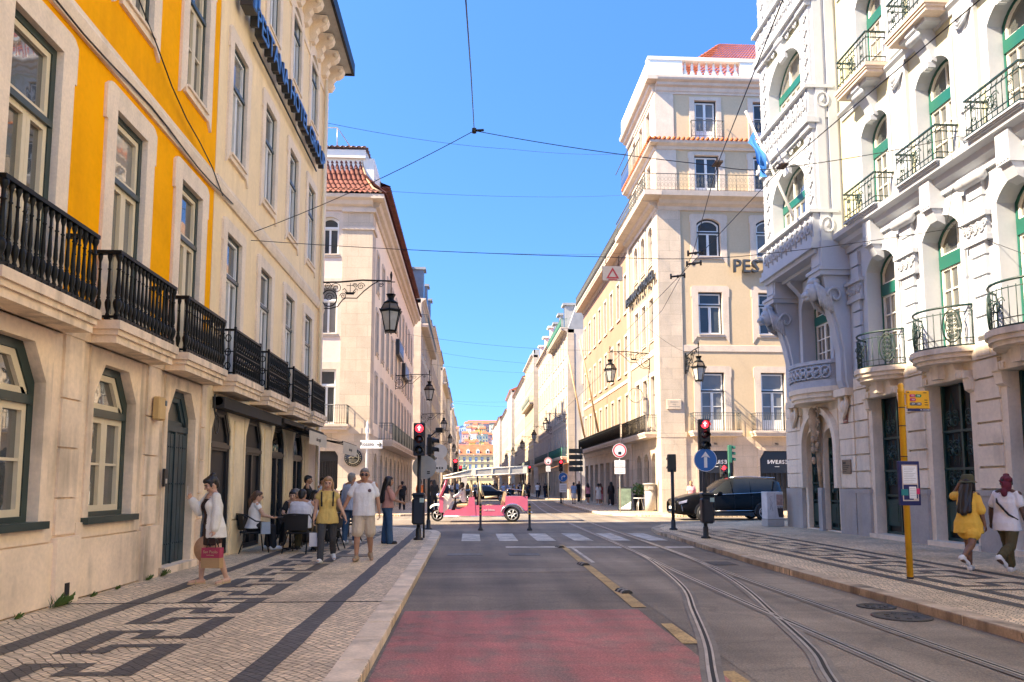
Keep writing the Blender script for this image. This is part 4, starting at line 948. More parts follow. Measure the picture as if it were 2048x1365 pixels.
# plaque and tile sign
b=MB(); b.bbox(-.26,.26,-.03,0,-.22,.22,.01)
for k in range(4): b.box(-.2,.2-.07*k,-.034,-.03,.02-.06*k,.045-.06*k,1)
b.box(-.2,-.02,-.034,-.03,.08,.16,1)
b.obj('wall_plaque',[mat('bronze_plaque',(.22,.17,.12),.5,.1,4,.05,metal=.3),M_black],loc=FRt.at(4.45,2.05,.11),rz=FRt.rz,label='bronze plaque with dark lettering beside the arched doors',cat='plaque')
b=MB(); b.bbox(-.13,.13,-.02,0,-.17,.17,.005)
for k in range(3): b.box(-.09,.09,-.023,-.02,-.1+.08*k,-.07+.08*k,1)
b.obj('street_number_tile',[mat('red_brown_tile',(.26,.09,.07),.4),mat('pale_ink',(.5,.4,.35),.6)],loc=FRt.at(4.5,3.55,.11),rz=FRt.rz,label='small red brown tile above the bronze plaque',cat='sign')
# flag on a slanting pole from the bay
t=thing('flag','blue flag hanging from a slanting white pole on the carved bay','flag',(10.35,22.9,10.1))
b=MB(); b.tube([(0,0,0),(-.95,1.2,4.05)],[.05,.035],8); b.ball((-.96,1.21,4.1),.06); b.obj('pole',M_white,t)
b=MB(); n=14; vs=[]
for i in range(n+1):
    for k in range(9):
        s=i/n; q=k/8
        x=-.80+.24*s*q-.22*q+.14*s ; z=3.35-1.55*s-.42*q+.42*s*q; y=1.0+.16*math.sin(s*7+q*3)*(.3+s)-.5*s
        vs.append((x+.1*math.sin(q*9+s*2)*s,y+.08*math.sin(q*10)*s,z-.25*s*math.sin(q*PI)))
b.add(vs,[(i*9+k,i*9+k+1,i*9+9+k+1,i*9+9+k) for i in range(n) for k in range(8)],0,True)
b.obj('cloth',mat('blue_flag_cloth',(.02,.15,.48),.8,.08,3,.04),t)
# ---------------------------------------------------------------- corner hotel (right, beyond the crossing)
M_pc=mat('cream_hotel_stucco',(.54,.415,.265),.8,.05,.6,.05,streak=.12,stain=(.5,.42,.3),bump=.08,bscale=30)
M_pside=mat('cream_side_sun_tone',(.35,.285,.205),.8,.05,.6,.05,streak=.12,stain=(.5,.42,.3))  # street side of the hotel, colour darkened against the stronger sun there
M_navy=mat('navy_window_case',(.015,.02,.03),.4,.1,4)
cb=thing('corner_hotel','cream corner hotel with stone quoins, long iron balcony and red tiled roof beyond the crossing','building',(10.75,41.5,0))
fp=Fr(0,0,0); fs=Fr(0,7.6,-90)
px=[2.95,6.45,9.95,13.45]; sx=[1.95,3.9,5.85]
C0=dict(m_sur=M_trim2,m_case=M_navy,m_sash=M_wsash,m_glass=M_glassc,t1=.07,t2=.07,ear=.05)
k1=dict(C0,w=1.4,h=3.35,sw=.36,sill=False,trans=2.3,hbars=1,panel=.55,depth=.28); k2=dict(C0,w=1.4,h=2.45,sw=.36,trans=1.7,hbars=0,depth=.28,drop=.5)
k3=dict(C0,w=1.4,h=2.25,top='arch',rise=.3,sw=.36,trans=1.45,hbars=0,depth=.28,drop=.5,topext=.25); k4=dict(C0,w=1.45,h=2.5,sw=.34,sill=False,hbars=1,panel=.5,depth=.28,topext=.2); k5=dict(C0,w=1.3,h=2.35,sw=.3,sill=False,hbars=1,panel=.45,depth=.28,topext=.2,ear=0)
lv=[(4.5,k1),(10.05,k2),(14.6,k3),(18.15,k4),(21.65,k5)]
shop=[(3.05,2.0,3.35),(6.55,2.0,3.35),(10.0,2.0,3.35)]
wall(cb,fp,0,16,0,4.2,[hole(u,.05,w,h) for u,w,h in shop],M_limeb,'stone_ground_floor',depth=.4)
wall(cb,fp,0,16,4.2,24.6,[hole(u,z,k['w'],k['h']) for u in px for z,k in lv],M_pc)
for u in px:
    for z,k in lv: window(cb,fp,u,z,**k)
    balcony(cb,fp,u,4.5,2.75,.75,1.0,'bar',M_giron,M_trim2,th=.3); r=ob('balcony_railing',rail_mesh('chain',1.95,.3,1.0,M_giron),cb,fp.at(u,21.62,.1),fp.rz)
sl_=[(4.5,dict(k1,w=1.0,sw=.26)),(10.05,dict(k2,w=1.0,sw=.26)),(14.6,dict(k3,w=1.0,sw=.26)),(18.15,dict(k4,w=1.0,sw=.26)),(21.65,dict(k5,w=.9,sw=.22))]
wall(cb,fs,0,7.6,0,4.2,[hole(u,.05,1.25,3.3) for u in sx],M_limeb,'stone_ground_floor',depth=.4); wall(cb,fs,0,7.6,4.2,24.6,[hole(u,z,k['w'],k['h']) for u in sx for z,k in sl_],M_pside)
for u in sx:
    for z,k in sl_: window(cb,fs,u,z,**k)
    ms=win_meshes(w=1.25,h=3.3,top='arch',rise=.45,sw=.16,ear=0,sill=False,trans=2.4,hbars=0,m_sur=M_limeb,m_case=M_black,m_sash=M_black,m_glass=M_glass,depth=.35,proud=.04)
    o=ob('shop_door',ms[0],cb,fs.at(u,.05),fs.rz); ob('frame',ms[1],o); ob('pane',ms[2],o)
b=MB(); b.box(-.06,1.3,-.06,.05,4.45,17.6); b.box(-.06,.05,.05,1.2,4.45,17.6); b.obj('corner_quoins',M_limeb,cb)
b=MB(); b.box(-.08,1.35,-.08,.05,0,4.15); b.box(-.08,.05,.05,1.3,0,4.15); b.box(-.1,1.4,-.1,.05,4.15,4.45); b.box(-.1,.05,.05,1.4,4.15,4.45); b.obj('corner_base',M_limeb,cb)
b=MB(); b.box(-.05,1.15,-.05,.05,18.2,21.2); b.box(-.05,.05,.05,1.1,18.2,21.2); b.box(-.05,1.05,-.05,.05,21.6,24.34); b.box(-.05,.05,.05,1.0,21.6,24.34); b.obj('corner_pilaster',M_trim2,cb)
for fr,L in ((fp,16),(fs,7.6)):
    mould(cb,fr,0,L,[(0,9.05),(.045,9.05),(.045,9.4),(0,9.42)],M_trim2)
    mould(cb,fr,-.0,L,[(0,17.3),(.1,17.3),(.14,17.5),(.4,17.6),(.5,17.75),(.95,17.85),(1.0,18.12),(0,18.14)],M_trim2,'balcony_cornice')
    mould(cb,fr,0,L,[(0,20.95),(.1,20.95),(.16,21.1),(.42,21.2),(.48,21.36),(0,21.38)],M_trim2,'cornice')
    mould(cb,fr,0,L,cornice_prof(24.35,.85,.6),M_trim2,'top_cornice')
b=MB(); b.box(-.98,0.02,-.98,.02,17.85,18.13); b.cut(); b.box(-.46,.02,-.46,.02,21.2,21.37); b.cut(); b.box(-.6,.02,-.6,.02,24.95,25.2); b.obj('cornice_corner',M_trim2,cb)
M_ptile=M_tileo
b=MB()
n=58
for i in range(n):
    u=-.5+16.4*i/n; b.lathe([(.1,-.55),(.1,.0)],(u,0,21.42),6,axis='y')
for i in range(30):
    u=8.0*i/30; b.lathe([(.1,-.55),(.1,0)],(0,u-.4,21.42),6,axis='x')
b.obj('tile_edge',M_ptile,cb)
s=slab(cb,fs,3.4,6.9,4.5,.3,.8,M_trim2,name='side_balcony'); ob('railing',rail_mesh('bar',6.8,.77,1.0,M_iron),s,(0,0,.3))
rl=rail_mesh('chain',15.9,.92,1.0,M_giron); ob('long_balcony_railing',rl,cb,(7.9-.95+.05,0,18.14)); 
b=MB()
for i in range(30):
    y=-.9+8.4*i/29; b.tube([(-.9,y,18.14),(-.9,y,19.14)],.012,4)
    if i<29:
        for zz in (.35,.68): b.tube([(-.9,y+.145+.07*math.cos(2*PI*q/8),18.14+zz+.12*math.sin(2*PI*q/8)) for q in range(8)],.01,4,True)
b.box(-.93,-.87,-.92,7.6,19.11,19.15); b.box(-.92,-.88,-.92,7.6,18.2,18.22); b.obj('side_balcony_railing',M_giron,cb)
b=MB(); b.box(-.9,-.86,2.0,7.6,22.6,22.64)
for i in range(30): b.tube([(-.5,2+5.6*i/29,21.5),(-.5,2+5.6*i/29,22.6)],.01,4)
b.box(-.53,-.47,2,7.6,22.58,22.62); b.obj('upper_side_railing',M_giron,cb)
b=MB()   # balustraded parapet
for x0,x1 in ((-.45,1.55),(5.0,6.35),(9.8,11.1),(14.6,16)): b.box(x0,x1,-.35,.15,25.35,26.25)
b.box(-.5,16,-.4,.2,26.25,26.45); b.box(-.5,16,-.4,.2,25.2,25.35); b.box(-.45,.0,.2,7.6,25.2,26.4)
for x0,x1 in ((1.55,5.0),(6.35,9.8),(11.1,14.6)):
    for i in range(8): b.lathe([(.1,0),(.16,.22),(.07,.5),(.09,.62),(.06,.9)],(x0+(x1-x0)*(i+.5)/8,-.1,25.35),8)
b.obj('parapet',M_white,cb)
b=MB(); tiles(b,(.3,.4,25.2),(16,.4,25.2),(6.2,6.5,31.6),(16,6.5,31.6),60,20,.07); tiles(b,(.3,7.6,25.2),(.3,.4,25.2),(6.2,7.6,31.6),(6.2,6.5,31.6),20,16,.07); b.obj('roof',M_tileo,cb)
for u,w,h in shop[:3]:
    ms=win_meshes(w=w,h=h,top='oct',rise=.45,sw=.12,ear=0,sill=False,trans=None,t1=.06,t2=.05,hbars=0,m_sur=M_limeb,m_case=M_black,m_sash=M_black,m_glass=M_dark,depth=.3,proud=.03,topext=.2)
    o=ob('shop_front',ms[0],cb,fp.at(u,.05),0); ob('frame',ms[1],o); ob('pane',ms[2],o)
    b=MB(); lp=loop(w-.1,h-.06,'oct',.45,2.1); b.prism(lp,.06,.12,'xz'); 
    for q in range(7): b.box(-w/2+.15+q*(w-.3)/6-.02,-w/2+.15+q*(w-.3)/6+.02,.14,.18,.1,2.1)
    b.box(-w/2+.1,w/2-.1,.1,.16,1.15,1.19)
    b.obj('sign_board',M_black,o)
    b=MB(); x=-.52
    for ch,fl in zip('INVERSE',(0,1,0,0,1,0,1)):
        txt_into(b,ch,.3,(x,.045,2.72),.012,0,bold=.006,flip=bool(fl)); x+=.09 if ch=='I' else .19
        if ch=='I': x+=.04
    b.box(-.13,.13,.04,.05,2.45,2.48); b.obj('shop_lettering',mat('white_lettering',(.75,.75,.73),.5),o)
for u,n_ in ((3.05,'94'),(6.55,'90')):
    b=MB(); txt_into(b,n_,.2,(0,-.012,0),.01,0); b.obj('house_number',M_black,cb,fp.at(u,3.78),0)
b=MB(); b.bbox(-.42,.42,-.06,0,-.28,.28,.02)
for k,w_ in enumerate((.22,.1,.3)): b.box(-w_,w_,-.066,-.06,.12-.13*k,.16-.13*k,1)
b.obj('street_name_plate',[M_limeb,mat('carved_grey_letters',(.3,.27,.23),.8)],loc=(11.45,41.43,6.0),label='pale stone street name tablet on the corner hotel pier',cat='street sign')
M_gl=mat('grey_metal_letters',(.08,.085,.09),.4,.05,metal=.4)
letters('PESTANA',1.05,(17.2,41.25,13.95),0,'big grey capital letters on the front of the corner hotel',face=M_gl,depth=.18,sp=1.02)
letters('PESTANA CR7 HOTEL',.78,(10.5,45.4,13.55),-PI/2,'grey capital letters along the street side of the corner hotel',face=M_gl,depth=.14)
b=MB(); b.tube([(.45*math.cos(2*PI*q/16),0,.45*math.sin(2*PI*q/16)) for q in range(16)],.02,5,True); b.tube([(0,.5,0),(0,0,.45)],.015,4)
b.obj('ring_sign',M_giron,loc=(10.2,45.5,7.0),label='round metal ring sign on the street side of the corner hotel',cat='sign')
# ---------------------------------------------------------------- white corner building (left, beyond the crossing)
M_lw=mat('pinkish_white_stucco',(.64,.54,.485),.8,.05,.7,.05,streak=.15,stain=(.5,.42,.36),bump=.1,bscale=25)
M_lb=mat('beige_side_shade_lift',(.92,.76,.58),.8,.07,.7,.05,streak=.2,stain=(.4,.32,.25))  # side wall colour lightened because this face lies in shade
M_greyroof=mat('grey_roof_sheet',(.30,.31,.32),.6,.12,1.5,.05)
M_railg=mat('green_grey_railing',(.10,.12,.10),.5,.1,4)
lb_=thing('white_corner_building','pinkish white corner building with red mansard roof and stone corner pier, left beyond the crossing','building',(-5.3,39.5,0))
fa=Fr(-11.7,0,0); fbs=Fr(0,0,90)
A0=dict(m_sur=M_trim2,m_case=M_wsash,m_sash=M_wsash,m_glass=M_glassc,t1=.05,t2=.05,ear=.06,sw=.38,depth=.25)
rows=[(4.7,dict(A0,w=.98,h=2.85,trans=2.0,sill=False,hbars=1)),(9.45,dict(A0,w=.98,h=2.6,trans=1.8,hbars=0,drop=.5)),(13.75,dict(A0,w=.98,h=2.05,top='arch',rise=.22,trans=1.45,hbars=0,drop=.5,topext=.22,ear=.03))]
fu=[2.6,6.0,9.45]
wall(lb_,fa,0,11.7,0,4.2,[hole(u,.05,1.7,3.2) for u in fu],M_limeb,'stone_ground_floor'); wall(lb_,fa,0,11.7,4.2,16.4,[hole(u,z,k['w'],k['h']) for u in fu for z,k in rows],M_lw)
for u in fu:
    for z,k in rows: window(lb_,fa,u,z,**k)
    balcony(lb_,fa,u,4.6,2.5,.8,1.0,'bar',M_giron,M_trim2,th=.28)
    ms=win_meshes(w=1.7,h=3.2,top='oct',rise=.5,sw=.2,ear=0,sill=False,trans=None,t1=.05,t2=.04,hbars=3,vbars=5,m_sur=M_limeb,m_case=M_black,m_sash=M_black,m_glass=M_dark,depth=.3)
    o=ob('shop_grille',ms[0],lb_,fa.at(u,.05),0); ob('frame',ms[1],o); ob('pane',ms[2],o)
b=MB(); b.box(10.15,11.74,-.06,.05,0,16.2); b.box(11.70,11.75,.05,1.2,0,16.2); b.obj('corner_pier',M_limeb,lb_,fa.o,0)
b=MB()
for z,o_,h in ((15.1,.14,.16),(16.05,.2,.2),(4.15,.1,.3),(1.2,.08,.1)): b.cut(); b.box(10.1,11.7+o_,-o_-.0,.04,z,z+h); b.box(11.66,11.7+o_-.005,.04,1.25,z,z+h)
b.obj('pier_moulding',M_trim2,lb_,fa.o,0)
wcol=[2.6+2.72*i for i in range(10)]
srows=[(4.9,dict(A0,w=.95,h=2.7,sw=.2,trans=1.9,sill=False,hbars=0,ear=.03)),(8.9,dict(A0,w=.95,h=2.3,sw=.2,trans=1.6,hbars=0,ear=.03,drop=.3)),(12.4,dict(A0,w=.95,h=2.1,sw=.2,trans=1.5,hbars=0,ear=.03,drop=.3))]
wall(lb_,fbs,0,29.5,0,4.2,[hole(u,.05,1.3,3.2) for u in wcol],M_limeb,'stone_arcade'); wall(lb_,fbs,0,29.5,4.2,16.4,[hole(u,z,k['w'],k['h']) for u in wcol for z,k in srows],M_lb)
for u in wcol:
    for z,k in srows: window(lb_,fbs,u,z,**k)
    ms=win_meshes(w=1.3,h=3.2,top='arch',rise=.55,sw=.2,ear=0,sill=False,trans=None,t1=.05,t2=.04,hbars=1,m_sur=M_limeb,m_case=M_black,m_sash=M_black,m_glass=M_glass,depth=.4)
    o=ob('arcade_window',ms[0],lb_,fbs.at(u,.05),fbs.rz); ob('frame',ms[1],o); ob('pane',ms[2],o)
s=slab(lb_,fbs,16.7,24.6,4.1,.35,.85,M_trim2,name='long_balcony'); ob('railing',rail_mesh('bar',24.5,.82,1.0,M_railg),s,(0,0,.35))
b=MB()
for i in range(12): b.cut(); b.box(-12.2+2.1*i,-12.15+2.1*i+.9,-.8,-.76,.36,1.3)
b.obj('railing_panel',M_railg,s,(0,0,0))
for fr,L0,L1 in ((fa,0,11.75),(fbs,-.02,29.5)): mould(lb_,fr,L0,L1,[(0,16.15),(.1,16.15),(.16,16.35),(.34,16.42),(.42,16.62),(.62,16.7),(.66,16.88),(0,16.9)],M_trim2,'cornice')
b=MB(); b.box(-.02,.66,-.66,.0,16.65,16.88); b.obj('cornice_corner',M_trim2,lb_)
# mansard: concave tiled slope on the front, wall with dormers along the street
b=MB()
xs=[(.0,16.9,-.66),(.35,17.3,-.2),(.62,17.9,.1),(.8,18.6,.25),(.85,19.15,.3)]
for (t0,z0,y0),(t1,z1,y1) in zip(xs[:-1],xs[1:]):
    tiles(b,(-11.7,y0,z0),(.5-t0*1.35,y0,z0),(-11.7,y1,z1),(.5-t1*1.35,y1,z1),44,2,.085)
b.obj('mansard_tiles',M_tile,lb_)
b=MB(); b.tube([(.5-t*1.35,y-.03,z+.07) for t,z,y in xs],.06,6); b.obj('hip_tile',mat('pale_hip_tile',(.5,.32,.2),.8,.2,5,.1),lb_)
b=MB(); b.box(-11.7,.0,.2,14,16.9,19.2); b.box(-11.9,-.45,.02,.5,19.15,19.6); b.box(-.75,-.4,.5,4.0,19.15,19.6); b.obj('upper_cornice',M_white,lb_)
b=MB(); tiles(b,(-11.9,-.1,19.65),(-.35,-.1,19.65),(-11.9,3,20.6),(-2.5,3,20.6),40,5,.08); tiles(b,(-.35,4,19.65),(-.35,-.1,19.65),(-2.5,3,20.6),(-2.5,2.9,20.6),10,5,.08); b.obj('upper_tiles',mat('dusty_roof_tile',(.40,.26,.2),.8,.3,4,.2),lb_)
b=MB(); b.tube([(-6,1.2,21.3),(-2.2,1.2,21.4),(-1.4,1.2,20.2)],.035,5); b.tube([(-2.2,1.2,21.4),(-2.2,1.2,20.3)],.03,5); b.obj('roof_rail',M_steel,lb_)
b=MB(); b.prism([(.62,0),(.62,29.5),(-.7,29.5),(-.7,0)],16.9,16.98,'xy'); tiles(b,(.72,29.5,16.95),(.72,-.6,16.95),(-.6,29.5,18.2),(-.6,-.3,18.2),90,4,.07); b.obj('eaves_tiles',M_tile,lb_)
b=MB(); b.box(-1.2,-.5,.2,29.5,16.9,18.6); b.obj('attic_wall',M_white,lb_)
for i in range(9):
    y0=3.4+2.9*i; b=MB(); b.box(-1.3,.15,y0,y0+2.2,17.0,18.75); o=b.obj('dormer',M_white,lb_)
    b=MB(); b.box(.15,.2,y0+.5,y0+1.7,17.4,18.5); b.obj('pane',M_glass,o)
    b=MB(); tiles(b,(.55,y0+2.65,18.75),(.55,y0-.45,18.75),(-1.6,y0+2.65,19.7),(-1.6,y0-.45,19.7),10,4,.07); b.box(-1.2,.56,y0-.4,y0+2.6,18.7,18.76); b.obj('roof',M_tile,o)
b=MB(); b.box(-11.7,-1.2,.3,29.5,16.4,19.3); b.obj('roof_core',M_tile,lb_)
# round emblem and wall signs
b=MB(); b.lathe([(.46,0),(.46,.05),(.44,.07),(.02,.07)],n=28,axis='y'); 
b.tube([(.30*math.cos(q*.24-2.3),-.03,.30*math.sin(q*.24-2.3)) for q in range(16)],.03,5,mi=1); b.tube([(-.22,-.03,-.02),(-.1,-.03,.06),(0,-.03,.0),(.12,-.03,.07),(.24,-.03,.0)],.035,5,mi=1)
for k in range(3): b.tube([(-.2,-.03,-.1-.06*k),(0,-.03,-.07-.06*k),(.2,-.03,-.11-.06*k)],.014,4,mi=1)
for k in range(22): b.box(.39*math.cos(k*.285)-.014,.39*math.cos(k*.285)+.014,-.02,-.005,.39*math.sin(k*.285)-.022,.39*math.sin(k*.285)+.022,1)
o=b.obj('round_sign',[M_black,mat('pale_gold_paint',(.5,.44,.28),.5,.1)],loc=(-6.05,39.33,2.9),label='round black shop emblem with a pale gold design on the white corner pier',cat='sign')
for i,(y,z,lb) in enumerate(((54.2,11.2,'dark sign box with pale letters on the white corner building, upper of two'),(59.2,10.3,'dark sign box with pale letters on the white corner building, lower of two'))):
    b=MB(); b.bbox(-1.7,1.7,-.3,-.05,-.55,.55,.02)
    for k in range(6): b.box(-1.4+.5*k,-1.1+.5*k,-.33,-.3,-.32,.32,1)
    b.obj('wall_sign',[M_sbody,M_sblue],loc=(-5.3,y,z),rz=R(90),label=lb,cat='sign',group='sign boxes on the white corner building')
# ---------------------------------------------------------------- row houses down the street
def farwin(w,h,ms,mf,mg,arch=False):
    k=('far',w,h,ms.name,mf.name,mg.name,arch)
    if k in WC: return WC[k]
    b=MB(); tp='arch' if arch else 'flat'; sw=.17; ht=h+sw
    b.prism(ringpoly([(-w/2-sw,ht),(w/2+sw,ht)],topline(w,h,tp,w*.3),-.12,0),-.05,.25); b.box(-w/2-sw,w/2+sw,-.09,0,-.14,0)
    b.add([(x,.2,z) for x,z in loop(w,h,tp,w*.3)],[tuple(range(len(loop(w,h,tp,w*.3))))],2)
    for x0,x1,z0,z1 in ((-w/2,-w/2+.09,0,h),(w/2-.09,w/2,0,h),(-.045,.045,0,h*.72),(-w/2+.09,w/2-.09,h*.68,h*.76),(-w/2+.09,w/2-.09,0,.1)): b.box(x0,x1,.14,.199,z0,z1,1)
    WC[k]=b.mesh('window',[ms,mf,mg]); return WC[k]
def far(name,label,side,Y0,Y1,H,m,ncol,floors,xf,roof='tile',front=None,first_balc=True,shop=True,w=1.0,mg=None,bal_top=None,mrt=None,roofh=2.6,mcase=None,mr=M_railg,group=None,depth=12,tilt=0):
    t=thing(name,label,'building',(xf,Y0,0)); L=Y1-Y0
    fr=Fr(0,0,90) if side<0 else Fr(0,L,-90)
    sp=L/ncol; us=[sp*(i+.5) for i in range(ncol)]; mg=mg or M_glassc; mcase=mcase or M_wsash
    hl=[hole(u,z,w,h) for u in us for z,h in floors]
    wall(t,fr,0,L,4.2,H,hl,m,depth=.4)
    for z,h in floors:
        for u in us: ob('window',farwin(w,h,M_trim2,mcase,mg,False),t,fr.at(u,z),fr.rz)
    sh=[hole(u,.1,sp*.62,3.1) for u in us]
    wall(t,fr,0,L,0,4.2,sh,M_limeb,'stone_ground_floor',depth=.5)
    for i,u in enumerate(us):
        b=MB(); b.add([(-sp*.31,.4,0),(sp*.31,.4,0),(sp*.31,.4,3.1),(-sp*.31,.4,3.1)],[(0,1,2,3)],0); b.box(-sp*.31,sp*.31,.3,.39,2.3,2.4,1); b.box(-.04,.04,.3,.39,0,2.3,1); b.box(-sp*.31,sp*.31,.28,.38,0,.35,1)
        b.obj('shop_front',[M_glass if (i*7)%3 else M_dark,M_black if i%2 else M_dgreen],t,fr.at(u,.1),fr.rz)
    mould(t,fr,0,L,[(0,3.95),(.08,3.95),(.12,4.2),(.2,4.28),(0,4.3)],M_trim2); mould(t,fr,0,L,cornice_prof(H-.5,.6,.5),M_trim2,'cornice')
    mould(t,fr,0,L,[(0,floors[1][0]-.75),(.05,floors[1][0]-.75),(.05,floors[1][0]-.5),(0,floors[1][0]-.5)],M_trim2) if len(floors)>1 else None
    b=MB(); b.box(-.06 if side>0 else -.7,.7 if side>0 else .06,-.05,.0,0,H-.4); b.box(-.06 if side>0 else 0,0 if side>0 else .06,0,.9,0,H-.4); b.obj('corner_pier',M_limeb,t)
    if first_balc:
        s=slab(t,fr,L/2,L*.94,4.6,.3,.75,M_trim2,name='long_balcony'); ob('railing',rail_mesh('bar',round(L*.93,2),.72,1.0,mr),s,(0,0,.3))
    if bal_top:
        s=slab(t,fr,L/2,L*1.0,bal_top,.35,.8,M_trim2,name='top_balcony'); ob('railing',rail_mesh('bar',round(L*.99,2),.77,1.0,mrt or mr),s,(0,0,.35))
    d=depth*(1 if side>0 else -1)
    fx=sorted((0,d))
    b=MB(); b.add([(0,0,0),(d,0,0),(d,0,H),(0,0,H)],[(0,1,2,3)]); b.cut(); b.add([(0,L,0),(d,L,0),(d,L,H),(0,L,H)],[(0,1,2,3)]); b.obj('gable_wall',front or m,t,(0,.0,0))
    if front is not None:
        ff=Fr(0,0,0) if side>0 else Fr(-depth,0,0)
        for z,h in floors:
            for u in ((2.2,5.2) if side>0 else (depth-2.2,depth-5.2)): ob('window',farwin(w,h,M_trim2,mcase,mg,False),t,ff.at(u,z,.24),ff.rz)
    mt={'tile':M_tile,'bright':M_tileo,'grey':M_greyroof,'mansard':M_greyroof,'terrace':M_conc,'redmansard':M_tile}[roof]; b=MB(); e=-.55 if side>0 else .55; k=1 if side>0 else -1
    if roof in('tile','bright'):
        if L<45: tiles(b,(e,0,H+.1),(e,L,H+.1),(d*.45,0,H+roofh),(d*.45,L,H+roofh),int(L/.45),9,.07)
        b.add([(e,0,H+.08),(e,L,H+.08),(d*.5,L,H+roofh),(d*.5,0,H+roofh),(d,0,H),(d,L,H)],[(0,1,2,3),(3,2,5,4)]); b.add([(e,-.01,H+.05),(d*.5,-.01,H+roofh),(d,-.01,H)],[(0,1,2)])
        b.box(min(e,e+.12*k),max(e,e+.12*k),0,L,H-.02,H+.12)
    elif roof in('mansard','redmansard'):
        b.add([(.05*k,0,H),(.05*k,L,H),(k*1.3,L,H+roofh),(k*1.3,0,H+roofh),(d,0,H+roofh),(d,L,H+roofh),(d,0,H)],[(0,1,2,3),(3,2,5,4),(0,3,4,6)])
    else:
        b.prism([(0,0),(d,0),(d,L),(0,L)],H,H+.25,'xy')
        for x in (0,): b.box(min(0,.2*k),max(0,.2*k),0,L,H+.25,H+.9); b.box(min(0,d),max(0,d),0,.2,H+.25,H+.9)
    b.obj('roof',mt,t)
    if roof in('mansard','redmansard'):
        for i in range(max(2,ncol//2)):
            y=L*(i+.5)/max(2,ncol//2); b=MB(); xa,xb=sorted((-.05*k,1.5*k)); b.box(xa,xb,y-.65,y+.65,H+.15,H+roofh-.5); xa,xb=sorted((-.3*k,1.6*k)); b.box(xa,xb,y-.85,y+.85,H+roofh-.5,H+roofh-.25); o=b.obj('dormer',M_white if roof=='redmansard' else M_greyroof,t)
            xa,xb=sorted((-.1*k,-.05*k)); b=MB(); b.box(xa,xb,y-.4,y+.4,H+.4,H+roofh-.75); b.obj('pane',M_glass,o)
    if ncol>=4:
        b=MB(); cx=d*.5; b.box(cx-.4,cx+.4,L*.3,L*.3+1.4,H,H+roofh+1.2); b.obj('chimney',m,t)
    return t
F4=[(4.9,2.7),(9.0,2.3),(12.6,2.2),(15.9,1.9)]; F3=[(4.9,2.7),(9.0,2.3),(12.8,2.1),(16.4,1.9)]; F5=F4+[(19.0,1.8)]
def sm(n,c,**k): return mat(n,c,.8,.07,.5,.05,streak=.25,stain=tuple(v*.55 for v in c),**k)
M_pe=sm('peach_stucco',(.34,.205,.135)); M_wst=sm('white_stone',(.43,.39,.335)); M_pk=sm('pale_pink_stucco',(.46,.365,.30)); M_be=sm('beige_stucco',(.62,.50,.36)); M_ye=sm('pale_yellow_wall',(.50,.405,.23)); M_gy=sm('grey_stone',(.50,.47,.43)); M_ol=sm('ochre_wall',(.55,.43,.26)); M_of=sm('off_white_wall',(.46,.425,.36))
# right, first block behind the corner hotel
t=far('peach_building','peach coloured building with deep long windows next to the corner hotel','x' and 1,49.2,70,18.1,M_pe,8,[(4.9,2.7),(9.2,2.5),(13.4,2.6)],10.75,'tile',w=.95,mg=M_dark,bal_top=18.2,roofh=5.5,mcase=M_dark,mr=M_iron,mrt=M_giron)
b=MB(); b.box(.9,1.1,0,20.8,18.1,21.6); b.obj('attic_wall',M_pe,t)
for i in range(8):
    b=MB(); b.box(.86,.9,1.3+2.55*i-.35,1.3+2.55*i+.35,18.7,20.6); b.obj('attic_pane',M_glass,t)
# right, second block
far('stone_corner_house','pale house with grey stone end wall and green balcony cloth, far street right',1,81,96,18.6,M_wst,6,F4,10.7,'mansard',front=M_gy,w=.9,mr=mat('green_cloth',(.03,.14,.10),.7),bal_top=18.8,roofh=3.6)
far('pink_white_house','pinkish white house with red dormer roof behind the grey stone end wall',1,96.1,117,20.2,M_pk,7,F3,10.7,'redmansard',w=.9,roofh=2.8)
far('yellow_balcony_house','cream yellow house with green balcony and stone end wall farther down on the right',1,124,143,23.2,M_ye,7,F5,10.6,'terrace',front=M_be,w=.9,bal_top=15.3,mr=M_railg)
far('cream_banner_house','long cream house with dark banners farther down on the right',1,143.1,178,22.2,M_of,11,F5,10.6,'tile',w=.9)
far('tower_house','narrow pale house with open red roofed tower at the far right of the street',1,190,214,25.5,M_of,6,F5,10.6,'bright',front=M_gy,w=.9)
far('white_far_house','white house with grey blinds far down the right side',1,214.2,250,23,M_wst,8,F5,10.6,'tile',w=.9)
far('beige_far_house','beige house at the far end of the right side',1,262,300,25,M_be,8,F4,10.4,'tile',front=M_wst,w=.9)
far('last_far_house','pale last house on the right before the square',1,300.2,335,26,M_of,7,F5,10.4,'tile',w=.9)
# left, following blocks
far('white_mansard_house','white stone house with grey mansard roof on the second left block',-1,78,99,21.0,M_wst,7,F4,-5.25,'mansard',front=M_wst,w=.9,roofh=4.5,bal_top=18.4)
far('beige_cornice_house','beige house with heavy dark cornice on the second left block',-1,99.2,118,22.6,M_ol,6,F4,-5.2,'grey',w=.9)
far('ochre_house','ochre house at the end of the second left block',-1,118.2,131,22.6,M_ol,4,F4,-5.2,'tile',w=.9)
far('dark_stone_house','greyish stone house with roof terrace on the third left block',-1,139,164,23.2,M_be,7,F4,-5.2,'terrace',front=M_gy,w=.9,bal_top=20.5)
far('brown_house','brown beige house on the third left block',-1,164.2,192,22.6,M_ol,8,F4,-5.1,'tile',w=.9)
far('narrow_far_house','narrow pale house with dormers on the fourth left block',-1,202,228,22,M_gy,7,F4,-5.0,'redmansard',front=M_be,w=.9)
far('distant_beige_house','distant beige house on the fourth left block',-1,228.2,262,22,M_be,8,F4,-4.9,'tile',w=.9)
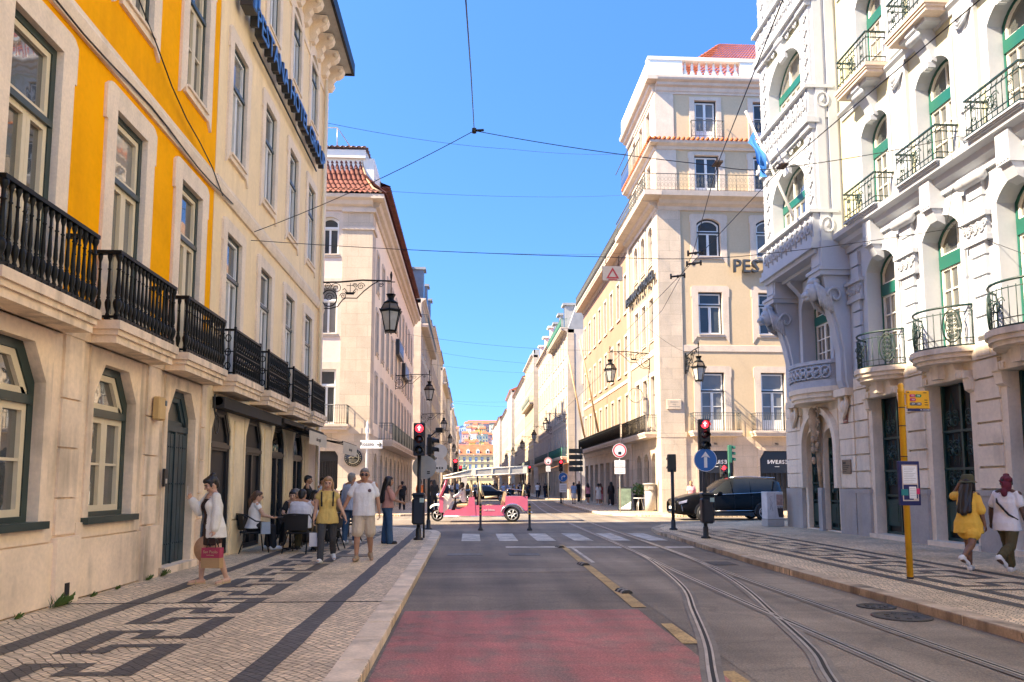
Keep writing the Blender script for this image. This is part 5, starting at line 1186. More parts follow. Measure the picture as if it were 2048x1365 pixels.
far('last_left_house','last shaded house on the left before the square',-1,270,325,21,M_ol,10,F4,-4.8,'tile',front=M_be,w=.9)
# ---------------------------------------------------------------- square at the end and the hillside
def hill():
    b=MB(); nx,ny=30,24; vs=[]
    for j in range(ny+1):
        for i in range(nx+1):
            x=-260+560*i/nx; y=470+700*j/ny; t=max(0,min(1,(y-480)/330)); vs.append((x,y,RZ-.1+62*t*t*(3-2*t)*(1-.25*math.sin(x*.012+1))+1.5*math.sin(x*.09+y*.05)))
    b.add(vs,[(j*(nx+1)+i,j*(nx+1)+i+1,(j+1)*(nx+1)+i+1,(j+1)*(nx+1)+i) for j in range(ny) for i in range(nx)],0,True)
    return b.obj('hill',mat('hill_scrub',(.10,.12,.045),.9,.3,.08,.2),kind='structure')
hill()
def hz(x,y):
    t=max(0,min(1,(y-480)/330)); return 62*t*t*(3-2*t)*(1-.25*math.sin(x*.012+1))
M_sqy=sm('square_yellow',(.78,.62,.30)); M_redr=mat('rust_red_roof',(.42,.13,.06),.85,.25,.5,.15)
t=thing('square_building','long yellow square front with rows of windows and red roof closing the street','building',(0,400,0)); fr=Fr(-30,0,0)
SF=[(5.5,2.6),(9.8,2.4),(13.8,2.2)]
us=[1.8+3.15*i for i in range(20)]
wall(t,fr,0,64,0,17,[hole(u,z,1.3,h) for u in us for z,h in SF],M_sqy,depth=.4)
for z,h in SF:
    for u in us: ob('window',farwin(1.3,h,M_wst,M_wsash,M_glass),t,fr.at(u,z),0)
for z in (4.6,13.1,16.8): mould(t,fr,0,64,[(0,z),(.3,z),(.5,z+.4),(0,z+.4)],M_wst)
b=MB(); tiles(b,(-30,-.8,17.2),(34,-.8,17.2),(-30,7,23),(34,7,23),110,10,.12); b.obj('roof',M_redr,t)
for i in range(12):
    b=MB(); x=-27+5.2*i; b.prism([(x-.9,18),(x+.9,18),(x+.9,19.8),(x,20.6),(x-.9,19.8)],.2,3.5,'xz'); o=b.obj('dormer',M_white,t); b=MB(); b.box(x-.5,x+.5,.15,.19,18.3,19.6); b.obj('pane',M_glass,o)
# statue on its pedestal in the square
t=thing('square_statue','weathered green rider statue on a tall pedestal in the distant square','statue',(-2.6,355,0))
b=MB(); b.box(-2,2,-2,2,0,1.2); b.box(-1.3,1.3,-1.3,1.3,1.2,6.5); b.box(-1.6,1.6,-1.6,1.6,6.5,7); b.obj('pedestal',M_wst,t)
b=MB(); b.tube([(-1.1,0,9.4),(-.4,0,9.3),(.6,0,9.3),(1.1,0,9.5)],[.35,.55,.5,.4],8); 
for x in (-.9,-.7,.8,1.0): b.tube([(x,.2*(-1)**int(x*10),9.2),(x,.2*(-1)**int(x*10),7)],[.2,.1],6)
b.tube([(1.0,0,9.6),(1.5,0,10.6),(2.0,0,10.4)],[.35,.25,.15],7); b.tube([(0,0,9.6),(0,0,10.8),(0,0,11.6)],[.3,.38,.15],8); b.ball((0,0,11.9),.25)
b.obj('rider',mat('verdigris_bronze',(.10,.18,.16),.7,.2,1),t)
# hillside houses
HC=[('white',(.80,.77,.72)),('cream',(.80,.70,.48)),('pink',(.72,.38,.33)),('yellow',(.82,.62,.18)),('pale blue',(.50,.58,.68)),('peach',(.80,.55,.36)),('ochre orange',(.78,.46,.14)),('rose',(.70,.45,.42))]
HM={n:sm(n.replace(' ','_')+'_house_wall',c) for n,c in HC}
hs_=[(923,905,'pink',520),(938,900,'yellow',525),(954,902,'white',520),(968,902,'yellow',530),(925,888,'pink',560),(944,886,'yellow',565),(952,884,'white',570),(963,886,'yellow',560),(973,890,'cream',570),(934,884,'rose',575),(958,872,'cream',610),(947,868,'white',620),(970,868,'cream',620),(921,866,'pale blue',640),(930,868,'pink',620),(916,858,'peach',690),(925,855,'pale blue',680),(937,857,'white',700),(946,858,'rose',700),(955,860,'ochre orange',690),(965,858,'ochre orange',700),(950,850,'peach',760),(962,850,'cream',770),(972,848,'rose',780),(934,848,'white',780),(985,850,'cream',760),(980,870,'pink',640),(990,880,'white',580)]
LABS=set()
for i,(px_,py_,c,y) in enumerate(hs_):
    x=(px_-940)*y/1500; ztop=1.5+(970-py_)*y/1500
    w=y/1500*random.uniform(9,14); h=random.uniform(6,9.5); z0=ztop-h; d=8
    row='lowest hillside row' if y<540 else 'middle hillside' if y<640 else 'upper hillside' if y<730 else 'hill crest'
    pos=['far left','left side','left of centre','centre','right of centre','right side','far right'][min(6,max(0,int((px_-912)/10)))]
    lab='%s red roofed house, %s, %s'%(c,row,pos)
    while lab in LABS: lab=lab.replace(' house',' lower house' if ' lower' not in lab else ' small house')
    LABS.add(lab); t=thing('hillside_house',lab,'house',(x,y,z0),R(random.uniform(-12,12)),'houses on the hillside')
    b=MB(); b.box(-w/2,w/2,0,d,-6,h); b.add([(-w/2,0,h),(w/2,0,h),(0,0,h+w*.22)],[(0,1,2)]) if i%3==1 else None
    b.obj('wall',HM[c],t)
    b=MB()
    if i%3==1: b.add([(-w/2-.4,-.4,h-.05),(0,-.4,h+w*.24),(0,d,h+w*.24),(-w/2-.4,d,h-.05),(w/2+.4,-.4,h-.05),(w/2+.4,d,h-.05)],[(0,1,2,3),(1,4,5,2)])
    else: b.add([(-w/2-.4,-.5,h),(w/2+.4,-.5,h),(w/2-.5,d/2,h+2.2),(-w/2+.5,d/2,h+2.2),(-w/2-.4,d,h),(w/2+.4,d,h)],[(0,1,2,3),(0,3,4),(1,5,2),(3,2,5,4)])
    b.obj('roof',M_redr,t)
    nw=max(2,int(w/1.9))
    for q in range(nw):
        for r_ in range(2 if h>6.5 else 1):
            b=MB(); xx=-w/2+w*(q+.5)/nw; b.box(xx-.42,xx+.42,-.06,.0,1.2+3*r_,2.9+3*r_); b.obj('window',M_glass,t)
b=MB()
for i in range(1,2): b.box(-14,24,0,14,0,7)
t=thing('hilltop_wall','long reddish roofed building along the hill crest','building',((968-940)*800/1500-4,800,1.5+(970-846)*800/1500-7)); 
b.obj('wall',HM['peach'],t); b=MB(); b.add([(-15,-1,7),(25,-1,7),(23,7,10),(-13,7,10)],[(0,1,2,3)]); b.obj('roof',M_redr,t)
# trees on the slope
M_leaf=mat('olive_foliage',(.09,.12,.03),.8,.4,.6,.3); M_trunk=mat('tree_bark',(.12,.09,.06),.9,.2,3)
tl=['round tree left of the pink hillside house','bushy tree in front of the white gabled hillside house','dark green tree beside the ochre house on the slope','tree clump below the orange crest houses','small tree near the right side of the hillside gap']
for i,(px_,py_,y,s) in enumerate(((936,872,655,4.2),(942,873,650,4.0),(949,869,660,4.5),(960,866,665,4.5),(970,866,660,3.8))):
    x=(px_-940)*y/1500; z=1.5+(970-py_)*y/1500-s
    t=thing('tree',tl[i],'tree',(x,y,z-3)); b=MB(); b.tube([(0,0,-6),(0,0,3)],[.4,.25],6); b.obj('trunk',M_trunk,t)
    b=MB()
    for k in range(420):
        v=Vector((random.gauss(0,1),random.gauss(0,1),random.gauss(0,1))).normalized()*random.uniform(.5,1); c=Vector((v.x*s*1.25,v.y*s,v.z*s*.8+3.4)); a=Vector((random.uniform(-1,1),random.uniform(-1,1),random.uniform(-1,1)))*.75; e=a.orthogonal()*.8
        b.add([tuple(c-a),tuple(c+e),tuple(c+a),tuple(c-e)],[(0,1,2,3)])
    b.obj('crown',M_leaf,t)
# ---------------------------------------------------------------- wall lanterns
M_lgl=mat('milky_lantern_glass',(.42,.41,.37),.15,.15,6,.05); M_lroof=mat('bronzed_lantern_roof',(.16,.12,.085),.5,.2,6,.1,metal=.3)
def lantern_proto(L=2.4):
    t=thing('wall_lantern','','street lamp',(0,0,0))
    b=MB(); b.tube([(0,0,.18),(0,0,-1.0)],.035,6); b.tube([(.0,0,0),(.6,0,.02),(1.4,0,.1),(L,0,.08)],.03,6)
    b.tube([(.0,0,-.92),(.3,0,-.93),(.55,0,-.86),(.72,0,-.62),(.82,0,-.55),(1.22,0,-.55),(1.45,0,-.3),(1.75,0,-.05),(1.95,0,.06)],.02,5)
    b.tube([(.26+.26*math.cos(2*PI*q/18),0,-.56+.29*math.sin(2*PI*q/18)) for q in range(18)],.022,5,True)
    for c,r,s_ in (((.26,0,-.52),.17,1),((.5,0,-.2),.2,-1),((.2,0,-.13),.12,1),((1.35,0,-.12),.14,1),((1.15,0,-.1),.09,-1),((2.05,0,-.07),.09,1),((.74,0,-.48),.12,-1)): b.tube(spiral(c,r,s_),.014,5)
    # small sailing ship in the scrollwork
    b.prism([(.78,-.3),(.84,-.42),(1.1,-.42),(1.18,-.3),(1.12,-.34),(.84,-.34)],-.02,.02,'xz'); b.tube([(.98,0,-.35),(.98,0,-.02)],.012,5); b.tube([(.86,0,-.1),(1.1,0,-.1)],.012,5)
    for s_ in(-1,1): b.tube([(.98+s_*.1,0,-.34),(.98+s_*.2,0,-.2),(.98+s_*.26,0,-.26)],.016,5)
    b.obj('bracket',M_iron,t)
    b=MB(); b.tube([(L,0,.08),(L,0,.3),(L,0,.42)],[.02,.05,.02],6); b.tube([(L-.0,0,.05),(L+.14,0,.05)],.018,5); b.tube([(L,0,.1),(L,0,-.42)],.02,6)
    b.lathe([(.05,-.42),(.14,-.46),(.17,-.4),(.12,-.5),(.1,-.58),(.2,-.66),(.26,-.7),(.24,-.74)],(L,0,0),12)
    z0,z1=-1.02,-1.72; r0,r1=.36,.2
    b.lathe([(.36,z0+.07),(.42,z0+.03),(.41,z0-.02),(.35,z0-.03)],(L,0,0),6,smooth=False)
    for k in range(6):
        q=2*PI*(k+.5)/6; b.tube([(L+r0*math.cos(q),r0*math.sin(q),z0),(L+r1*math.cos(q),r1*math.sin(q),z1)],.02,5); b.tube([(L+.24*math.cos(q),.24*math.sin(q),-.72),(L+.37*math.cos(q),.37*math.sin(q),z0+.05)],.018,5); b.ball((L+r1*math.cos(q),r1*math.sin(q),z1-.04),.025,5,4)
        b.ball((L+.41*math.cos(q),.41*math.sin(q),z0+.05),.03,5,4)
    b.lathe([(.21,z1+.04),(.22,z1),(.19,z1-.03)],(L,0,0),6,smooth=False); b.obj('lantern_frame',M_iron,t)
    b=MB(); b.lathe([(.345,z0-.02),(.19,z1)],(L,0,0),6,smooth=False); b.obj('glass',M_lgl,t)
    b=MB(); b.lathe([(.235,-.73),(.31,-.84),(.35,z0+.05)],(L,0,0),6,smooth=False); b.obj('lantern_roof',M_lroof,t)
    return t
lp0=lantern_proto(); lpt=proto(lp0)
LN=[((-5.2,26.0,8.55),0,'wall lantern on a scrolled bracket at the corner of the cream hotel'),((-5.3,53,9.2),0,'wall lantern halfway along the white corner building'),((10.75,44,9.35),180,'wall lantern on the street side of the corner hotel'),((12.2,41.5,8.75),-90,'wall lantern on the front of the corner hotel above its balcony'),
 ((-5.2,80,9.0),0,'wall lantern on the white mansard house'),((-5.2,105,9.0),0,'wall lantern on the beige cornice house'),((-5.2,131,9.0),0,'wall lantern at the end of the ochre house'),((-5.2,160,9.0),0,'most distant wall lantern on the left side'),((10.7,81.5,9.2),180,'wall lantern on the grey stone house corner'),((10.7,97,9.0),180,'wall lantern on the pinkish white house'),((10.6,118,9.0),180,'wall lantern past the red dormers on the right'),((10.6,143,9.0),180,'wall lantern between the green balcony house and the banner house'),((10.6,170,9.0),180,'most distant wall lantern on the right side')]
for i,(l,rz,lab) in enumerate(LN):
    if i==0: o=lp0; o.location=l; o.rotation_euler=(0,0,R(rz)); o['label']=lab
    else: o=dup(lpt,None,l,R(rz),lab)
    o['group']='wall lanterns along the street'
# ---------------------------------------------------------------- traffic lights, signs, bins
M_lampr=mat('red_signal_lamp',(1,.02,.03),.3,0,1,0,emit=1.6); M_lampo=mat('dark_signal_lens',(.05,.012,.012),.15,.1,3); M_lampk=mat('black_signal_lens',(.02,.022,.02),.15,.1,3); M_arr=mat('pale_arrow',(1,.55,.5),.4,0,1,0,emit=1.2)
M_blue=mat('blue_sign_paint',(.01,.13,.42),.35,.04,3); M_swhite=mat('white_sign_paint',(.75,.75,.74),.4,.04,3); M_sgrey=mat('grey_sign_back',(.36,.35,.32),.55,.1,3,.05); M_sred=mat('red_sign_paint',(.50,.03,.045),.4,.05,3); M_post=mat('galvanised_post',(.36,.36,.33),.5,.1,4,metal=.4); M_yelpole=mat('yellow_pole_paint',(.78,.40,.01),.4,.06,3)
M_kgreen=mat('signal_green_housing',(.02,.11,.07),.5,.1,4)
def head(t,z,lamps=('r','o','k'),w=.32,arrow=True,m=None,y=-.12,name='signal_head'):
    """signal head facing -y"""
    n=len(lamps); h=.30*n
    b=MB(); b.bbox(-w/2,w/2,y-.02,y+.16,z,z+h,.02)
    for i in range(n):
        zz=z+h-.15-.3*i; b.tube([(.125*math.cos(R(a)),y-.02,zz+.125*math.sin(R(a))) for a in range(-20,201,20)],.012,5)
        vs=[]
        for a in range(-10,191,20): vs+=[(.13*math.cos(R(a)),y-.02,zz+.13*math.sin(R(a))),(.12*math.cos(R(a)),y-.2,zz+.12*math.sin(R(a))-.02)]
        b.add(vs,[(2*k,2*k+1,2*k+3,2*k+2) for k in range(len(vs)//2-1)])
    o=b.obj(name,m or M_black,t)
    for i,c in enumerate(lamps):
        zz=z+h-.15-.3*i; b=MB(); b.lathe([(.112,y-.03),(.1,y-.045),(.04,y-.055)],(0,0,zz),14,axis='y')
        if c=='r' and arrow:
            b.box(-.015,.015,y-.062,y-.056,zz-.06,zz+.03,1); b.prism([(-.05,zz+.01),(.05,zz+.01),(0,zz+.075)],y-.063,y-.057,'xz',1)
        b.obj('lamp',[{'r':M_lampr,'o':M_lampo,'k':M_lampk}[c],M_arr],o)
    return o
def pole(t,h,r=.055,m=None,base=True):
    b=MB(); b.lathe([(r,0),(r,h)],n=10)
    if base: b.lathe([(.14,0),(.14,.04),(.08,.07),(.075,.3),(r,.34)],n=10)
    return b.obj('pole',m or M_black,t)
def disc(b,z,r,y,mi=0,n=24,x=0,th=.02): b.lathe([(r,y-th),(r,y)],(x,0,z),n,axis='y',mi=mi,smooth=False)
def bin_(loc,label,rz=0):
    t=thing('litter_bin',label,'litter bin',loc,rz,'litter bins strapped to signal poles')
    b=MB(); b.bbox(-.17,.17,-.16,.14,0,.72,.05); b.obj('body',mat('dark_navy_plastic',(.012,.014,.02),.4,.1,4),t)
    b=MB(); b.bbox(-.18,.18,-.17,.15,.76,.86,.04); b.box(-.15,.15,-.13,.13,.72,.76); b.obj('lid',M_black,t)
    b=MB(); b.bbox(.04,.16,-.185,-.165,.6,.72,.005); b.obj('sticker',mat('pale_green_sticker',(.4,.55,.5),.4),t)
    return t
t=thing('traffic_light','black traffic light with lit red arrow at the end of the left kerb','traffic light',(-1.40,20.9,0)); pole(t,2.3); head(t,2.3)
bin_((-1.40,20.78,.42),'dark litter bin on the pole of the left traffic light')
t=thing('traffic_light','black traffic light seen from its side on the second pole at the left corner','traffic light',(-1.38,25.5,0),R(75)); pole(t,3.2); head(t,2.5,('k','k'),arrow=False)
b=MB(); b.tube([(0,0,3.1),(.0,-.3,3.35)],.025,5); b.bbox(-.1,.1,-.5,-.24,3.25,3.42,.02); b.obj('camera_box',M_black,t)
t=thing('traffic_sign','grey back of a round traffic sign behind the left traffic light','traffic sign',(-1.3,21.6,0)); b=MB(); disc(b,2.0,.34,0); 
for k in range(2): b.box(.08,.16,-.03,-.02,1.86-.05*k,1.89-.05*k,1)
b.obj('disc',[M_sgrey,M_black],t); b=MB(); b.lathe([(.03,0),(.03,2.3)],(0,.05,0),8); b.obj('post',M_black,t)
t=thing('traffic_light','black traffic light with lit red arrow over the blue arrow sign, right corner','traffic light',(6.65,21.05,0)); pole(t,2.5); head(t,2.46)
t=thing('arrow_sign','round blue sign with a white straight ahead arrow','traffic sign',(6.65,20.93,2.2))
b=MB(); disc(b,0,.33,0); disc(b,0,.315,-.021,1,th=.004); b.box(-.045,.045,-.032,-.026,-.22,.08,0); b.prism([(-.13,.06),(0,.235),(.13,.06),(.045,.09),(-.045,.09)],-.033,-.027,'xz',0); b.obj('arrow_disc',[M_swhite,M_blue],t)
bin_((6.66,20.93,.42),'dark litter bin on the pole under the blue straight ahead arrow sign')
t=thing('traffic_light','small signal box seen from behind on a black pole at the right kerb','traffic light',(6.82,25.06,0),PI); pole(t,2.0); head(t,1.93,('k','k'),w=.27,arrow=False,m=mat('dark_olive_housing',(.03,.035,.028),.5,.1,4))
t=thing('traffic_light','green housed traffic light seen from the side beyond the black car','traffic light',(13.1,37.4,0),R(80)); pole(t,2.7,.05,M_kgreen); head(t,2.6,('k','k','k'),w=.34,arrow=False,m=M_kgreen)
t=thing('pedestrian_light','lit red pedestrian light beyond the roof of the black car','traffic light',(12.7,37.2,0)); pole(t,1.9,.045,M_kgreen); head(t,1.9,('r','k'),w=.3,arrow=False)
for i,(x,y,h,lab) in enumerate(((-.98,51,2.35,'lit red traffic light on the left side of the far street, nearer of two'),(-.86,69,2.35,'lit red traffic light on the left side of the far street, farther of two'),(7.4,61,2.6,'lit red traffic light by the orange awning on the right of the far street'),(8.35,105,3.2,'most distant lit red traffic light at the right of the far street'))):
    t=thing('traffic_light',lab,'traffic light',(x,y,0),0,'red lights down the far street'); pole(t,h); head(t,h,arrow=False)
def post_sign(loc,label,kind,z,r=.38,plates=(),rz=0,m=None,h=None):
    t=thing('traffic_sign',label,'traffic sign',loc,rz); b=MB(); b.lathe([(.035,0),(.035,h or z+r)],n=8); b.obj('post',m or M_post,t)
    b=MB()
    if kind=='ban':
        disc(b,z,r,-.04,1); disc(b,z,r*.93,-.061,0,th=.004); disc(b,z,r*.74,-.066,2,th=.004); b.box(-.09,.09,-.075,-.07,z-.22,z-.06,3); b.bar((-.2,-.072,z+.2),(.06,-.072,z-.02),.012,mi=4)
    elif kind=='back': disc(b,z,r,-.04,4)
    elif kind=='octback': b.lathe([(r,-.06),(r,-.04)],(0,0,z),8,axis='y',mi=4,smooth=False); [b.box(-.06+.12*k-.16,-.06+.12*k-.1,-.07,-.06,z-.2,z-.1,3) for k in range(3)]
    elif kind=='turn':
        disc(b,z,r,-.04,1); disc(b,z,r*.95,-.061,5,th=.004); b.tube([(-.1,-.075,z-.22),(-.1,-.075,z),(-.02,-.075,z+.08),(.08,-.075,z+.08)],.035,4,mi=1); b.prism([(.06,z-.03),(.2,z+.08),(.06,z+.19)],-.08,-.07,'xz',1)
    for pz,ph,pw in plates:
        b.box(-pw/2,pw/2,-.06,-.04,pz,pz+ph,1)
        for k in range(3): b.box(-pw*.35,pw*.35,-.064,-.06,pz+ph*(.2+.25*k),pz+ph*(.26+.25*k),4)
    b.obj('sign_face',[M_sred,M_swhite,M_swhite,M_black,M_sgrey,M_blue],t); return t
post_sign((8.35,41.6,0),'red ringed round traffic sign with two white plates on the far right corner','ban',3.4,.4,((2.5,.36,.6),(2.1,.36,.6)))
post_sign((8.35,80,0),'smaller distant red ringed round traffic sign with one plate','ban',4.0,.42,((2.9,.6,.5),))
post_sign((7.45,60,0),'round blue sign with a white right turn arrow','turn',2.1,.37,((.9,.7,.6),))
post_sign((-1.62,41,0),'grey round sign back over an octagonal sign back, left far corner','back',3.3,.39)
b=MB(); b.lathe([(.42,-.06),(.42,-.04)],(0,0,0),8,axis='y',smooth=False); [b.box(-.2+.14*k,-.12+.14*k,-.07,-.06,-.2,-.1,1) for k in range(3)]
b.obj('octagon_sign_back',[M_sgrey,M_black],loc=(-1.62,41,2.55),label='grey back of an octagonal stop sign on the left far corner',cat='traffic sign')
t=thing('direction_sign','white direction sign with a black arrow on a white post before the white corner','sign',(-5.15,37.9,0))
b=MB(); b.lathe([(.06,0),(.06,4.0),(.09,4.2),(.05,4.6),(.01,4.7)],n=8); b.obj('post',M_swhite,t)
b=MB(); b.bbox(-.32,.78,-.12,-.07,3.3,3.72,.01); txt_into(b,'Rossio',.26,(-.0,-.125,3.52),.006,1)
b.bar((.5,-.126,3.5),(.72,-.126,3.5),.035,mi=1); b.bar((.72,-.126,3.5),(.62,-.126,3.6),.035,mi=1); b.bar((.72,-.126,3.5),(.62,-.126,3.4),.035,mi=1); b.obj('board',[M_swhite,mat('sign_dark_ink',(.05,.05,.05),.6)],t)
t=thing('plate_post','post with four dark direction plates in front of the grey stone corner','sign',(9.2,62,0)); b=MB(); b.lathe([(.05,0),(.05,4.6)],n=8); b.obj('post',M_post,t)
for k in range(4): b=MB(); b.bbox(-1.0,.15,-.1,-.06,2.6+.5*k,2.98+.5*k,.01); b.obj('plate',mat('dark_plate',(.03,.04,.035),.4,.1,3),t)
# bus stop
t=thing('bus_stop','yellow bus stop pole with flag sign and blue timetable panel, right pavement','bus stop',(7.06,11.87,0),R(4))
b=MB(); b.lathe([(.05,0),(.05,3.0),(.056,3.01),(.056,3.06),(.04,3.08),(.05,3.12),(.03,3.16)],n=12)
for z in (1.95,2.45,2.75): b.lathe([(.053,z),(.053,z+.015)],n=12,mi=1)
b.lathe([(.052,0),(.052,.03)],n=12,mi=1); b.obj('pole',[M_yelpole,M_black],t)
M_ywhite=mat('sign_white_ink',(.8,.8,.78),.5); M_pink=mat('route_pink',(.55,.03,.12),.4); M_rgreen=mat('route_green',(.02,.26,.08),.4); M_rgrey=mat('route_grey',(.10,.11,.14),.4); M_navy2=mat('navy_panel',(.012,.02,.10),.35,.08,3)
b=MB(); b.bbox(.09,.49,-.02,.02,2.74,3.04,.008); b.box(.09,.49,-.024,-.02,2.70,2.745,5); b.box(.03,.09,-.015,.015,2.98,3.0); b.box(.03,.09,-.015,.015,2.78,2.8)
def pill(x,z,mi,s): b.prism([(x-.03,z-.025),(x+.03,z-.025)]+arc(x+.03,z,.025,-90,90,6)[1:]+[(x-.03,z+.025)]+arc(x-.03,z,.025,90,270,6)[1:-1],-.027,-.02,'xz',mi); txt_into(b,s,.036,(x,-.03,z),.004,1)
pill(.19,2.955,2,'732'); pill(.29,2.955,3,'736'); pill(.19,2.89,2,'760'); pill(.19,2.82,4,'207'); pill(.29,2.82,4,'208')
for k,w_ in enumerate((.06,.05,.05)): b.box(.4,.4+w_,-.023,-.02,2.80+.04*k,2.812+.04*k,6)
b.box(.1,.13,-.023,-.02,3.0,3.02,6); b.box(.38,.44,-.023,-.02,3.0,3.012,6); txt_into(b,'PL. FIGUEIRA',.03,(.4,-.027,2.722),.003,1); b.obj('flag_sign',[M_yelpole,M_ywhite,M_pink,M_rgreen,M_rgrey,M_navy2,M_black],t)
b=MB(); b.bbox(-.185,.185,-.11,-.06,1.17,1.88,.01); b.box(-.13,.14,-.114,-.11,1.24,1.82,1); b.box(-.115,.125,-.117,-.114,1.52,1.80,2); b.box(-.115,.125,-.117,-.114,1.26,1.5,0); b.box(-.02,.1,-.12,-.117,1.28,1.47,2); b.box(-.16,-.04,-.122,-.117,1.33,1.43,3); b.bbox(.1,.16,-.122,-.117,1.35,1.44,.004,4); b.box(.05,.12,-.122,-.117,1.25,1.28,1)
for k in range(9): b.box(-.1,.05+.05*((k*7)%3)/2,-.1185,-.117,1.54+.028*k,1.546+.028*k,5)
for k in range(6): b.box(-.01,.09,-.1215,-.12,1.3+.027*k,1.305+.027*k,5)
b.obj('timetable_panel',[M_navy2,mat('panel_border',(.6,.5,.4),.5),M_ywhite,mat('teal_sticker',(.02,.22,.22),.4),M_pink,M_sgrey],t)
# bollards
for x,y,lab in ((.38,26.6,'black flexible bollard with yellow bands in front of the pink tuk tuk, left one'),(2.1,26.5,'black flexible bollard with yellow bands behind the tuk tuk, right one')):
    t=thing('bollard',lab,'bollard',(x,y,RZ),0,'black bollards on the crossing'); b=MB(); b.lathe([(.1,0),(.1,.03),(.07,.08),(.045,.12),(.042,.9),(.03,.94)],n=12); b.obj('post',M_black,t)
    b=MB()
    for z in (.55,.68,.8): b.lathe([(.0445,z),(.0445,z+.045)],n=12)
    b.obj('reflective_bands',M_yelpole,t)
# utility cabinet
t=thing('utility_cabinet','white street cabinet with scribbles and a torn poster at the right building corner','cabinet',(11.0,26.95,0),R(8))
b=MB(); b.bbox(-.33,.33,-.22,.22,.0,.26,.01); b.obj('plinth',M_conc,t); b=MB(); b.bbox(-.32,.32,-.2,.2,.27,1.25,.012); b.box(-.02,-.015,-.205,-.2,.3,1.2,1); b.tube([(-.2,-.203,.6),(-.16,-.203,.9),(-.22,-.203,1.05),(-.1,-.203,1.1)],.008,4,mi=1); b.tube([(-.1,-.203,.55),(-.15,-.203,.75),(-.08,-.203,.9)],.008,4,mi=1); b.obj('body',[mat('scuffed_white_cabinet',(.58,.58,.58),.6,.12,4,.1),mat('grey_scribble',(.3,.3,.33),.7)],t)
b=MB(); b.box(.05,.3,-.206,-.2,.75,1.15,0); b.add([(.06,-.206,.72),(.3,-.206,.72),(.3,-.206,.32),(.12,-.206,.34)],[(0,1,2,3)],1); txt_into(b,'POLVO',.07,(.18,-.209,.68),.003,2); b.obj('poster',[mat('faded_red_poster',(.38,.26,.22),.7,.3,12,.2),mat('dark_poster',(.06,.04,.035),.6,.4,14,.3),M_ywhite],t)
# far right corner furniture
t=thing('street_bin','tall grey metal bin on the far right corner','bin',(10.25,42.6,0)); b=MB(); b.lathe([(.27,0),(.27,1.15)],n=16); b.obj('body',M_conc,t); b=MB(); b.lathe([(.28,1.18),(.3,1.2),(.3,1.5),(.38,1.52),(.38,1.56),(.1,1.6)],n=16); b.bbox(-.12,.12,-.34,-.28,1.22,1.42,.01); b.obj('hood',M_sgrey,t)
t=thing('menu_board','black sandwich board with a green and white poster outside the corner hotel','sign',(9.0,43.4,0),R(-12))
for s in(-1,1): 
    b=MB(); b.add([(-.4,s*.3,0),(.4,s*.3,0),(.4,s*.04,1.35),(-.4,s*.04,1.35),(-.4,s*.34,0),(.4,s*.34,0),(.4,s*.08,1.37),(-.4,s*.08,1.37)],[(0,1,2,3),(4,5,6,7),(0,1,5,4),(1,2,6,5),(2,3,7,6),(3,0,4,7)]); b.obj('board',M_black,t)
b=MB(); b.add([(-.35,-.335,.1),(.35,-.335,.1),(.35,-.11,1.28),(-.35,-.11,1.28)],[(0,1,2,3)],0); b.add([(-.35,-.34,.1),(.3,-.34,.1),(.35,-.25,.55)],[(0,1,2)],1); b.obj('poster',[mat('grey_green_poster',(.10,.14,.10),.6,.4,4,.2),M_swhite],t)
t=thing('planter','potted round shrub outside the corner hotel','plant',(9.95,44.2,0)); b=MB(); b.lathe([(.22,0),(.3,.9),(.32,.92)],n=10); b.obj('pot',M_black,t)
b=MB()
for k in range(260):
    v=Vector((random.gauss(0,1),random.gauss(0,1),random.gauss(0,1))).normalized()*random.uniform(.2,.42); c=v+Vector((0,0,1.2)); a=Vector((random.uniform(-1,1),random.uniform(-1,1),random.uniform(-1,1)))*.07; e=a.orthogonal()*.6; b.add([tuple(c-a),tuple(c+e),tuple(c+a),tuple(c-e)],[(0,1,2,3)])
b.obj('leaves',mat('bright_shrub_leaf',(.08,.15,.03),.6,.3,5,.2),t)
t=thing('white_table','small white metal table beside the tall grey bin','table',(9.75,43.0,0)); b=MB(); b.lathe([(.35,.72),(.35,.75)],n=14); b.obj('table_top',M_swhite,t)
for q in range(3): b=MB(); b.tube([(.28*math.cos(q*2.1),.28*math.sin(q*2.1),0),(.1*math.cos(q*2.1),.1*math.sin(q*2.1),.72)],.018,5); b.obj('leg',M_swhite,t)
# orange awnings by the red lights
for x,y,lab in ((9.9,80.6,'small orange lit awning over a shop on the grey stone corner'),(9.9,124.5,'small orange awning farther down on the right')):
    b=MB(); b.add([(.8,-.3,3.9),(.8,4,3.9),(-1.4,4,3.2),(-1.4,-.3,3.2),(-1.4,-.3,2.95),(-1.4,4,2.95)],[(0,1,2,3),(3,2,5,4)]); b.obj('orange_awning',mat('orange_awning_cloth',(.55,.22,.08),.7,.1,2),loc=(x,y,0),label=lab,cat='awning')
# flag poles of the peach building
for i,(y,lab) in enumerate(((58,'long slanting pale flag pole on the peach building, nearer of two'),(65,'long slanting pale flag pole on the peach building, farther of two'))):
    b=MB(); b.tube([(0,0,0),(-1.5,-.6,7.2)],[.09,.06],6); b.obj('flag_pole',mat('pale_wood_pole',(.5,.38,.22),.6),loc=(10.0,y,5.6),label=lab,cat='flag pole',group='flag poles on the peach building')
